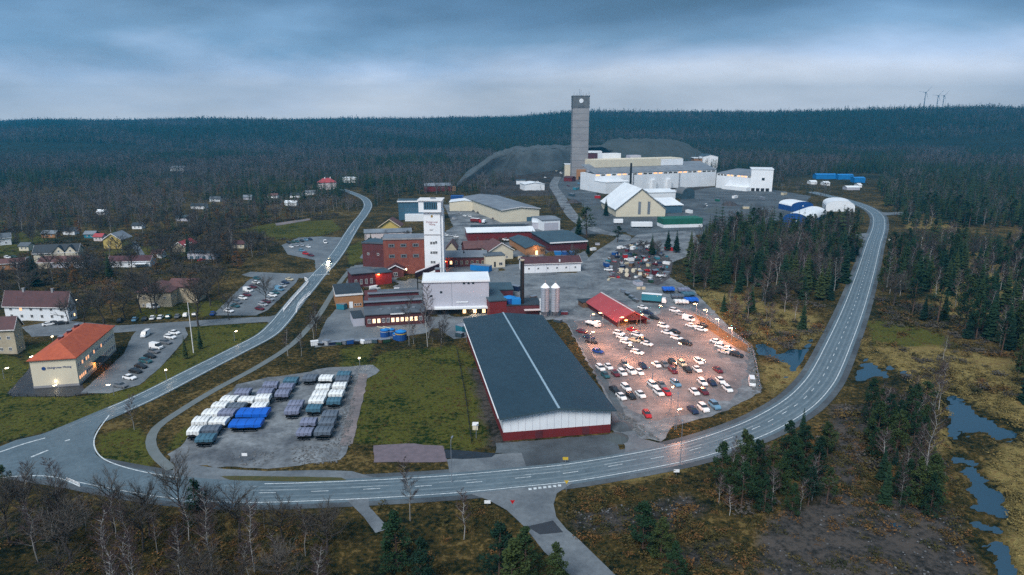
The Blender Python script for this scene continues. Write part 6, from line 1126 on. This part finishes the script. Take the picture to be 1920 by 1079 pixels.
# trees picked out one by one
def T(kind, x, y, h, lab, wide=1.0, grp=None): p = P(x, y); return tree(kind, p.x, p.y, h, lab, grp, wide)
T('birch', 252, 806, 11, 'small birch with white stem on the grass island of the junction'); T('birch', 769, 975, 15, 'birch with pale crown beside the road before the side track'); T('birch', 540, 668, 11, 'slim pale birch stem beside the cycle path, left of two'); T('birch', 565, 668, 10, 'slim pale birch stem beside the cycle path, right of two')
T('birch', 802, 650, 25, 'tall birch standing before the white process building', .9); T('birch', 767, 648, 20, 'second tall birch left of the one before the process building', .9); T('spruce', 348, 672, 9, 'dark columnar conifer left of the flagpole', .9); T('spruce', 376, 654, 9, 'dark columnar conifer right of the flagpole', .9)
T('bushpine', 745, 1070, 13, 'bushy dark pine below the side track', 1.1); T('bushpine', 790, 1105, 11, 'lower bushy pine right of the one below the side track', 1.1); T('bushpine', 935, 1105, 14, 'left pine of the dark clump by the south road', 1.15); T('bushpine', 985, 1095, 12, 'middle pine of the dark clump by the south road', 1.15); T('bushpine', 1040, 1105, 10, 'right pine of the dark clump by the south road', 1.15); T('bushpine', 960, 1150, 15, 'front pine of the dark clump by the south road', 1.15)
T('bushpine', 1205, 1030, 11, 'tallest bushy pine standing in the gravel corner right of the south road', 1.3); T('bushpine', 1238, 1045, 9, 'lower bushy pine beside the tallest in the gravel corner', 1.2); T('bushpine', 1266, 1085, 8, 'small pine at the bottom edge right of the south road', 1.2)
T('birch', 870, 1010, 12, 'reddish young birch between the side track and the south road'); T('birch', 1735, 905, 22, 'white-stemmed birch standing over the creek', .8); T('birch', 1752, 775, 16, 'pair-leaning birch on the creek bank, left', .8); T('birch', 1760, 770, 16, 'pair-leaning birch on the creek bank, right', .8)
T('pine', 1100, 446, 23, 'big dark conifer beside the blue-grey hall', 1.5); T('spruce', 1085, 440, 17, 'dark spruce left of the big one by the blue-grey hall', 1.2); T('pine', 1158, 455, 12, 'single round conifer beside the haul road', 1.7); T('spruce', 1136, 405, 16, 'dark spruce before the concentrate shed', 1.1); T('spruce', 1316, 478, 18, 'lone slim spruce right of the scrap yard', .8)
T('broadleaf', 498, 572, 17, 'dark bare tree at the head of the long car park'); T('broadleaf', 430, 600, 15, 'small bare tree at the corner of the long car park', .9); T('broadleaf', 372, 612, 25, 'broad bare tree behind the flagpole', 1.1); T('rust', 445, 505, 11, 'rust-leaved round tree above the long car park', 1.6); T('rust', 820, 330, 13, 'orange-brown tree before the headframe road', 1.4) if False else None
for i, (x, y, h) in enumerate(((215, 1000, 17), (345, 985, 19), (280, 1010, 16), (60, 1010, 19), (118, 1005, 17), (20, 1020, 18))): T('broadleaf', x, y, h, ['dark bare alder reaching up before the lower road edge, between two birches', 'tallest dark alder, before the layby', 'dark alder just left of the tallest one', 'dark alder at the lower left corner, second from the edge', 'dark alder before the left junction', 'dark alder at the left picture edge'][i], .8, 'dark alders along the lower road')
T('spruce', 1222, 478, 14, 'dark conifer standing amid the scrap', 1.3); T('broadleaf', 1232, 482, 13, 'bare tree amid the scrap, beside the conifer', 1.2); T('broadleaf', 1206, 478, 12, 'bare tree amid the scrap, nearer the haul road', 1.2); T('spruce', 1252, 470, 14, 'dark conifer at the right end of the scrap yard', 1.3); T('spruce', 1268, 474, 15, 'dark conifer left of the lone slim spruce', 1.3)
for i, (x, y, h) in enumerate(((160, 612, 19), (195, 612, 22), (235, 600, 17), (128, 608, 14))): T('broadleaf', x, y, h, 'bare tree beside the long white house, %s' % ['nearest its gable', 'widest of the group', 'nearest the street cars', 'smallest of the group'][i], 1.05, 'bare trees by the white house')
# zones filled with trees: (outline in photo pixels, spacing m, mix, height range, words)
Z = [
 ('bottom-left birch wood', [(-120, 985), (120, 975), (240, 1000), (420, 1010), (620, 1015), (640, 1160), (640, 1300), (-200, 1300)], 6.2, dict(birch=.62, broadleaf=.38), (8, 16), 1),
 ('sapling strip on the lower verge', [(-60, 930), (380, 965), (640, 965), (640, 1010), (-60, 1000)], 8, dict(birch=.6, pine=.1, broadleaf=.3), (6, 13), 1),
 ('pine clump inside the bend', [(1325, 915), (1400, 870), (1470, 850), (1550, 835), (1565, 900), (1550, 965), (1420, 985), (1335, 965)], 4.2, dict(bushpine=.66, pine=.18, birch=.10, spruce=.06), (4.5, 12.5), 1),
 ('dark creekside clump', [(1612, 785), (1680, 765), (1730, 790), (1765, 860), (1775, 960), (1700, 985), (1640, 930)], 4.0, dict(bushpine=.42, pine=.22, spruce=.18, birch=.18), (5, 13), 1),
 ('slope below the bend', [(1590, 745), (1680, 735), (1740, 745), (1690, 765), (1600, 765)], 6, dict(bushpine=.5, birch=.3, broadleaf=.2), (4, 8), 1),
 ('spruce wood left of the curve', [(1345, 432), (1420, 425), (1480, 440), (1600, 440), (1616, 470), (1606, 520), (1580, 550), (1545, 575), (1500, 560), (1440, 580), (1380, 548), (1300, 545), (1285, 500), (1310, 465)], 6.4, dict(spruce=.60, pine=.10, birch=.18, broadleaf=.12), (9, 23), 1),
 ('spruce strip behind the arched tents', [(1510, 428), (1600, 412), (1618, 420), (1600, 436), (1500, 440)], 5.5, dict(spruce=.6, pine=.4), (10, 14), 1),
 ('marsh edge left of the road', [(1340, 570), (1440, 575), (1530, 590), (1540, 625), (1440, 630), (1360, 605)], 10, dict(spruce=.2, birch=.4, broadleaf=.3, rust=.1), (7, 15), 1),
 ('spruce group beside the scrap yard', [(1240, 440), (1300, 445), (1310, 490), (1260, 478), (1235, 460)], 7, dict(spruce=.8, birch=.2), (10, 15), 1),
 ('wood right of the curve', [(1660, 490), (1700, 460), (1780, 450), (1900, 470), (2100, 500), (2100, 660), (1900, 650), (1760, 610), (1690, 600), (1650, 560)], 8.5, dict(spruce=.52, pine=.22, birch=.2, broadleaf=.06), (13, 21), 1),
 ('dark wood at the right edge', [(1780, 610), (1900, 640), (2100, 660), (2150, 760), (1930, 760), (1900, 700)], 7, dict(spruce=.6, pine=.3, birch=.1), (13, 20), 1),
 ('wood beyond the far bend', [(1690, 425), (1780, 425), (2000, 430), (2200, 470), (2200, 350), (1900, 330), (1640, 345), (1660, 388)], 7.5, dict(spruce=.7, pine=.15, birch=.15), (14, 22), 1),
 ('right-hand marsh', [(1700, 640), (1900, 700), (1950, 800), (1800, 720), (1680, 690)], 16, dict(birch=.5, pine=.3, broadleaf=.2), (5, 11), 1),
 ('village green belt', [(-100, 590), (140, 540), (240, 520), (440, 500), (520, 470), (420, 455), (300, 465), (60, 520), (-100, 560)], 9, dict(broadleaf=.70, birch=.12, spruce=.06, rust=.12), (11, 19), 1),
 ('cream villa garden', [(160, 600), (250, 560), (420, 545), (420, 585), (260, 596)], 10, dict(broadleaf=.88, rust=.12), (13, 22), 1),
 ('upper village gardens', [(-100, 500), (200, 440), (440, 440), (640, 400), (690, 392), (640, 375), (200, 395), (-100, 420)], 9.5, dict(broadleaf=.55, birch=.2, spruce=.13, rust=.12), (9, 16), 1),
 ('strip beside the cycle path', [(585, 620), (600, 585), (640, 590), (622, 650), (590, 650)], 7, dict(birch=.5, broadleaf=.5), (8, 13), 1),
 ('strip before the stepped workshop', [(770, 650), (800, 615), (870, 620), (880, 650), (790, 660)], 7, dict(birch=.5, broadleaf=.5), (6, 12), 1),
 ('wood behind the glazed offices', [(690, 400), (740, 372), (790, 364), (845, 366), (915, 360), (970, 336), (930, 330), (860, 345), (780, 350), (700, 370)], 9, dict(broadleaf=.35, birch=.25, spruce=.4), (11, 18), 1),
 ('haul road bank', [(1020, 410), (1060, 405), (1060, 365), (1000, 362), (1030, 395)], 9, dict(broadleaf=.6, birch=.2, spruce=.2), (5, 10), 1),
 ('strip before the white concentrator', [(1100, 375), (1140, 378), (1150, 400), (1110, 410), (1090, 400)], 9, dict(broadleaf=.5, spruce=.5), (7, 13), 1),
 ('rough ground by the white end block', [(1440, 380), (1560, 372), (1560, 350), (1450, 350), (1395, 372)], 13, dict(broadleaf=.5, birch=.3, spruce=.2), (7, 13), 1),
 ('gaps between the works buildings', [(660, 460), (700, 430), (800, 440), (1000, 440), (1120, 460), (1100, 510), (960, 510), (840, 470), (700, 500)], 13, dict(broadleaf=.6, birch=.2, spruce=.2), (5, 10), 1),
 ('far village wood', [(-100, 425), (640, 378), (660, 350), (700, 372), (860, 345), (900, 322), (950, 300), (900, 285), (-250, 285)], 8.5, dict(birch=.36, broadleaf=.34, spruce=.20, pine=.06, rust=.04), (11, 19), 0),
 ('far wood behind the yards', [(1460, 345), (1500, 330), (1640, 325), (1700, 345), (2300, 350), (2300, 285), (1300, 280), (1350, 300), (1380, 312)], 8, dict(spruce=.6, pine=.15, birch=.25), (14, 20), 0),
]
ex = []; EXCL.append([(p.x, p.y) for p in lawn[2]])
for q in EXCL:
    xs = [p[0] for p in q]; ys = [p[1] for p in q]; ex.append((min(xs)-1.5, max(xs)+1.5, min(ys)-1.5, max(ys)+1.5, q))
def blocked(X, Y, pad=1.2):
    k = np.zeros(X.shape, bool)
    for x0, x1, y0, y1, q in ex:
        s_ = (X > x0) & (X < x1) & (Y > y0) & (Y < y1) & ~k
        if s_.any(): r = k[s_]; r |= dist_inside(q, X[s_], Y[s_]) > -pad; k[s_] = r
    return k
rs = np.random.RandomState(5); allt = []
for zi, (words, poly, spc, mix, (h0, h1), _) in enumerate(Z):
    q = [(p.x, p.y) for p in W(poly)]; xs = [p[0] for p in q]; ys = [p[1] for p in q]
    gx, gy = np.meshgrid(np.arange(min(xs), max(xs), spc), np.arange(min(ys), max(ys), spc)); X = gx.ravel()+rs.uniform(-.48, .48, gx.size)*spc; Y = gy.ravel()+rs.uniform(-.48, .48, gx.size)*spc
    k = dist_inside(q, X, Y) > 0; X, Y = X[k], Y[k]; k = ~blocked(X, Y) & (np.hypot(X, Y) > 70); X, Y = X[k], Y[k]
    kinds = list(mix); cz = np.sin(X*.013+zi)+np.sin(Y*.011+X*.004)+.6*np.sin(X*.031-Y*.02) if zi >= 23 else 0*X; pr = np.array([mix[a] for a in kinds]); pr /= pr.sum(); ks = rs.choice(len(kinds), len(X), p=pr); hs = rs.uniform(h0, h1, len(X))
    if zi >= 23:      # stands of conifers alternate with bare birch wood and small clearings
        con = cz > .55; ks = np.where(con & (rs.uniform(size=len(X)) < .8), kinds.index('spruce'), ks); ks = np.where((cz < 0) & (rs.uniform(size=len(X)) < .85) & (ks == kinds.index('spruce')), kinds.index('birch'), ks)
    # thin patches and clearings
    cl = np.sin(X*.045+zi)*np.sin(Y*.05+2*zi)+.4*np.sin(X*.11+Y*.07); k = (cl > -.75) | (rs.uniform(size=len(X)) < .35) if zi < 23 else ((np.sin(X*.021+Y*.012)*np.sin(Y*.017-X*.008) < .72) & (rs.uniform(size=len(X)) < .86))
    for a, b_, c_, d_ in zip(X[k], Y[k], ks[k], hs[k]): allt.append((math.hypot(a, b_), a, b_, kinds[c_], d_*(.8 if kinds[c_] == 'rust' else 1), zi))
allt.sort(); LIMIT = {'spruce': 290, 'bushpine': 120, 'pine': 170, 'birch': 290, 'broadleaf': 280, 'rust': 30}; cnt = dict.fromkeys(LIMIT, 0); rest = []
TW = {'bushpine': 'low bushy pine', 'spruce': 'dark green spruce', 'pine': 'dark bushy pine', 'birch': 'leafless birch', 'broadleaf': 'leafless broad-crowned tree', 'rust': 'rust-leaved tree'}
ZB = [[pix(p) for p in W(z_[1])] for z_ in Z]
def tree_label(k, x, y, h, zi):
    u, v_ = pix((x, y, 0)); us = [p[0] for p in ZB[zi]]; vs = [p[1] for p in ZB[zi]]; fu = (u-max(min(us), 0))/max(1, min(max(us), 1920)-max(min(us), 0)); fv = (v_-min(vs))/max(1, min(max(vs), 1120)-min(vs)); m_ = sum(Z[zi][4])/2
    return f"{'tall' if h > m_ else 'short'} {TW[k]}, {'left' if fu < .33 else 'right' if fu > .66 else 'middle'} {'front' if fv > .5 else 'rear'} part of the {Z[zi][0]}"
for d_, x, y, k, h, zi in allt:
    u, v_ = pix((x, y, h)); seen = -60 < u < 1980 and v_ < 1110
    if cnt[k] < LIMIT[k] and seen and zi < 23: cnt[k] += 1; tree(k, x, y, h, tree_label(k, x, y, h, zi), f'{TW[k]}s, {Z[zi][0]}'.replace('birchs', 'birches').replace('spruces', 'spruces'), rnd.uniform(.9, 1.3) if k == 'broadleaf' else rnd.uniform(.85, 1.25), 0)
    elif seen or d_ > 200: rest.append((x, y, k, h))
print('individual trees', cnt, 'rest', len(rest))
# the far forest: rows of points out to the ridges, each carrying one tree
far = []; Y = 1180.0
hp = [[(p.x, p.y) for p in W(z_[1])] for z_ in Z[23:]]
while Y < 4600:
    st = 9.5 if Y < 1900 else 12 if Y < 2600 else 16; n = int(Y*1.9/st); X = (np.arange(n)-n/2)*st+rs.uniform(-.5, .5, n)*st; YY = Y+rs.uniform(-.5, .5, n)*st
    k = ~blocked(X, YY, 6)
    for q in hp: k &= dist_inside(q, X, YY) < 0
    X, YY = X[k], YY[k]; zz = hill(X, YY)-.5
    pz = 1.3*np.sin(X*.006+1.3+np.sin(YY*.004))+1.2*np.sin(YY*.0075+X*.003)+.8*np.sin(X*.019+YY*.013)
    ks = np.where(rs.uniform(size=len(X)) < np.clip(.50+.24*pz+.26*(X > -200)+.2*(Y > 2200), .10, .97), 0, 1)
    for a, b_, c_, s_ in zip(X, YY, zz, ks):
        far.append((a, b_, c_, ('spruce' if rnd.random() < .75 else 'pine') if s_ == 0 else ('birch' if rnd.random() < .6 else 'broadleaf'), rnd.choice((1, 1, 1, 1.35))*rnd.uniform(10, 18)*(1.0 if Y < 2600 else 1.2)))
    Y += st
print('far', len(far))
def scatter(name, pts, lib, label, cat=None):
    """pts: (x, y, z, sx, sz, rot); lib: meshes in a collection. One object of kind stuff."""
    col = bpy.data.collections.new(name+'_kinds')
    for i, me_ in enumerate(lib): col.objects.link(bpy.data.objects.new(f'{name}_kind_{i:02d}', me_))
    A_ = np.array(pts, dtype=np.float32); me_ = bpy.data.meshes.new(name); me_.vertices.add(len(A_)); me_.vertices.foreach_set('co', A_[:, :3].ravel())
    for nm, t_, d_ in (('size', 'FLOAT_VECTOR', np.stack([A_[:, 3], A_[:, 3], A_[:, 4]], -1).ravel()), ('turn', 'FLOAT_VECTOR', np.stack([A_[:, 5]*0, A_[:, 5]*0, A_[:, 5]], -1).ravel())):
        a = me_.attributes.new(nm, t_, 'POINT'); a.data.foreach_set('vector', d_.astype(np.float32))
    o = link(name, me_); ng = bpy.data.node_groups.new(name, 'GeometryNodeTree'); ng.interface.new_socket('Geometry', in_out='INPUT', socket_type='NodeSocketGeometry'); ng.interface.new_socket('Geometry', in_out='OUTPUT', socket_type='NodeSocketGeometry')
    N, L = ng.nodes, ng.links; gi = N.new('NodeGroupInput'); go = N.new('NodeGroupOutput'); ip = N.new('GeometryNodeInstanceOnPoints'); ci = N.new('GeometryNodeCollectionInfo'); ci.inputs['Collection'].default_value = col; ci.inputs['Separate Children'].default_value = True; ci.inputs['Reset Children'].default_value = True
    a1 = N.new('GeometryNodeInputNamedAttribute'); a1.data_type = 'FLOAT_VECTOR'; a1.inputs['Name'].default_value = 'size'; a2 = N.new('GeometryNodeInputNamedAttribute'); a2.data_type = 'FLOAT_VECTOR'; a2.inputs['Name'].default_value = 'turn'
    rv = N.new('FunctionNodeRandomValue'); rv.data_type = 'INT'; rv.inputs[4].default_value = 0; rv.inputs[5].default_value = len(lib)-1
    er = N.new('FunctionNodeEulerToRotation'); L.new(a2.outputs['Attribute'], er.inputs[0]); L.new(gi.outputs[0], ip.inputs['Points']); L.new(ci.outputs[0], ip.inputs['Instance']); ip.inputs['Pick Instance'].default_value = True
    L.new(rv.outputs[2], ip.inputs['Instance Index']); L.new(er.outputs[0], ip.inputs['Rotation']); L.new(a1.outputs['Attribute'], ip.inputs['Scale']); L.new(ip.outputs[0], go.inputs[0])
    md = o.modifiers.new('scatter', 'NODES'); md.node_group = ng; o['label'] = label; o['kind'] = 'stuff'; return o
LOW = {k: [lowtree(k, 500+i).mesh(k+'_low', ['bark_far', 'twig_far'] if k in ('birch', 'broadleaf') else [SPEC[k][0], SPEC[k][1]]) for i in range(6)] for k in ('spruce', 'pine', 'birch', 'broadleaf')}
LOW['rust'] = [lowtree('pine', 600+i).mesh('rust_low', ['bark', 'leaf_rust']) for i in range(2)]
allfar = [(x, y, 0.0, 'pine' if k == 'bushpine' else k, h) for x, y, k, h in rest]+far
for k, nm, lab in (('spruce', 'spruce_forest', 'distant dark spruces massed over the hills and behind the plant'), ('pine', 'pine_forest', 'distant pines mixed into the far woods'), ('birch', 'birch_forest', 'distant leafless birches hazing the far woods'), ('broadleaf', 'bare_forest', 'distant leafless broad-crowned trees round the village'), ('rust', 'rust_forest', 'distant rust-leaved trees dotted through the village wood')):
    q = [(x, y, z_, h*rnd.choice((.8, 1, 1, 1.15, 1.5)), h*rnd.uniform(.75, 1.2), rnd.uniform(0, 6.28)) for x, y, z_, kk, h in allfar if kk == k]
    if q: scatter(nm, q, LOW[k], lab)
# undergrowth near the camera
def fill(polys, spc, h0, h1, pad=.6):
    out = []
    for poly in polys:
        q = [(p.x, p.y) for p in W(poly)]; xs = [p[0] for p in q]; ys = [p[1] for p in q]; n = int((max(xs)-min(xs))*(max(ys)-min(ys))/spc**2); X = rs.uniform(min(xs), max(xs), n); Y = rs.uniform(min(ys), max(ys), n)
        k = (dist_inside(q, X, Y) > 0); X, Y = X[k], Y[k]; k = ~blocked(X, Y, pad); X, Y = X[k], Y[k]; m_ = np.sin(X*.21)*np.sin(Y*.17)+np.sin(X*.07+Y*.05); k = rs.uniform(size=len(X)) < .55+.35*m_; X, Y = X[k], Y[k]
        out += [(a, b_, -.1, h*1.3, h, rnd.uniform(0, 6.28)) for a, b_, h in zip(X, Y, rs.uniform(h0, h1, len(X))**1)]
    return out
BU = [bush(700+i) for i in range(4)]
scatter('undergrowth', fill([[(-100, 935), (640, 960), (640, 1250), (-200, 1250)], [(1050, 940), (1340, 880), (1600, 790), (1620, 760), (1780, 770), (1790, 900), (1840, 1090), (1100, 1120)], [(700, 945), (900, 945), (960, 1000), (960, 1120), (720, 1120)]], 1.7, .5, 1.7), [b_.mesh('scrub', ['scrub']) for b_ in BU], 'brown heather and scrub covering the rough ground near the camera')
scatter('marsh_grass', fill([[(1640, 640), (1760, 650), (1920, 690), (1990, 780), (1960, 1100), (1895, 1090), (1850, 880), (1700, 800), (1700, 700)], [(1290, 545), (1420, 560), (1530, 590), (1540, 625), (1500, 650), (1420, 640), (1340, 590)], [(1420, 690), (1480, 665), (1505, 700), (1450, 745)], [(1600, 620), (1640, 600), (1660, 690), (1625, 665)]], 1.6, .4, 1.5), [b_.mesh('tussock', ['scrub_yellow']) for b_ in BU], 'straw-yellow tussocks over the marsh and creek banks')
scatter('verge_growth', fill([[(180, 870), (190, 815), (300, 750), (560, 620), (570, 640), (310, 790), (285, 885)], [(500, 690), (700, 640), (860, 645), (925, 835), (700, 834), (600, 690)], [(-60, 760), (120, 790), (330, 700), (330, 720), (0, 860)], [(1245, 815), (1430, 740), (1500, 700), (1440, 790), (1270, 836)], [(640, 700), (672, 700), (664, 860), (640, 870)]], 1.5, .15, .5), [b_.mesh('tuft', ['moss_clump']) for b_ in BU], 'short mixed tufts on verges and the rough field')
scatter('shrubs', fill([[(1340, 540), (1540, 570), (1560, 640), (1400, 640), (1300, 570)], [(1640, 560), (1900, 600), (1960, 760), (1700, 720)], [(-100, 600), (450, 500), (640, 400), (400, 420), (-100, 480)], [(590, 640), (640, 560), (665, 520), (640, 600), (610, 660)], [(1450, 640), (1540, 600), (1520, 700), (1430, 740)], [(1560, 770), (1700, 760), (1780, 900), (1600, 900)], [(1340, 880), (1560, 800), (1560, 960), (1360, 980)]], 3.3, .9, 2.6), [bush(800+i, 110).mesh('shrub', ['scrub' if i % 2 else 'twig_grey']) for i in range(4)], 'waist-high leafless shrubs in the marsh and gardens')
# stones along the storage yard and loose boulders
rk = []
for i in range(4):
    r2 = random.Random(i); mb = MB(); v_ = [Vector((math.cos(a)*math.cos(e), math.sin(a)*math.cos(e), math.sin(e)))*r2.uniform(.7, 1.1) for e in (-.4, .35) for a in [j*1.05 for j in range(6)]]+[Vector((0, 0, .85))]
    mb.add(v_, [(j, (j+1) % 6, 6+(j+1) % 6, 6+j) for j in range(6)]+[(6+j, 6+(j+1) % 6, 12) for j in range(6)]); rk.append(mb.mesh('stone', ['rock']))
def stones(poly, n, s0, s1):
    q = [(p.x, p.y) for p in W(poly)]; xs = [p[0] for p in q]; ys = [p[1] for p in q]; out = []
    while len(out) < n:
        a, b_ = rnd.uniform(min(xs), max(xs)), rnd.uniform(min(ys), max(ys))
        if dist_inside(q, np.array([a]), np.array([b_]))[0] > 0: s_ = rnd.uniform(s0, s1); out.append((a, b_, .05, s_, s_*.8, rnd.uniform(0, 6)))
    return out
scatter('rubble', stones([(655, 706), (672, 702), (655, 838), (612, 838)], 420, .15, .45)+stones([(545, 838), (640, 832), (635, 868), (550, 872)], 260, .1, .4)+stones([(430, 845), (520, 850), (500, 876), (440, 872)], 60, .1, .4)+stones([(1400, 650), (1414, 656), (1428, 736), (1412, 740)], 160, .2, .7)+stones([(1150, 770), (1170, 775), (1240, 825), (1200, 822)], 120, .2, .6)
        +stones([(1420, 970), (1800, 960), (1820, 1080), (1440, 1080)], 160, .08, .3)+stones([(1170, 475), (1255, 480), (1250, 530), (1150, 520)], 300, .2, .7)+stones([(1060, 960), (1290, 930), (1320, 960), (1080, 1000)], 120, .08, .3), rk, 'loose grey stones and rubble on yards and bare ground')
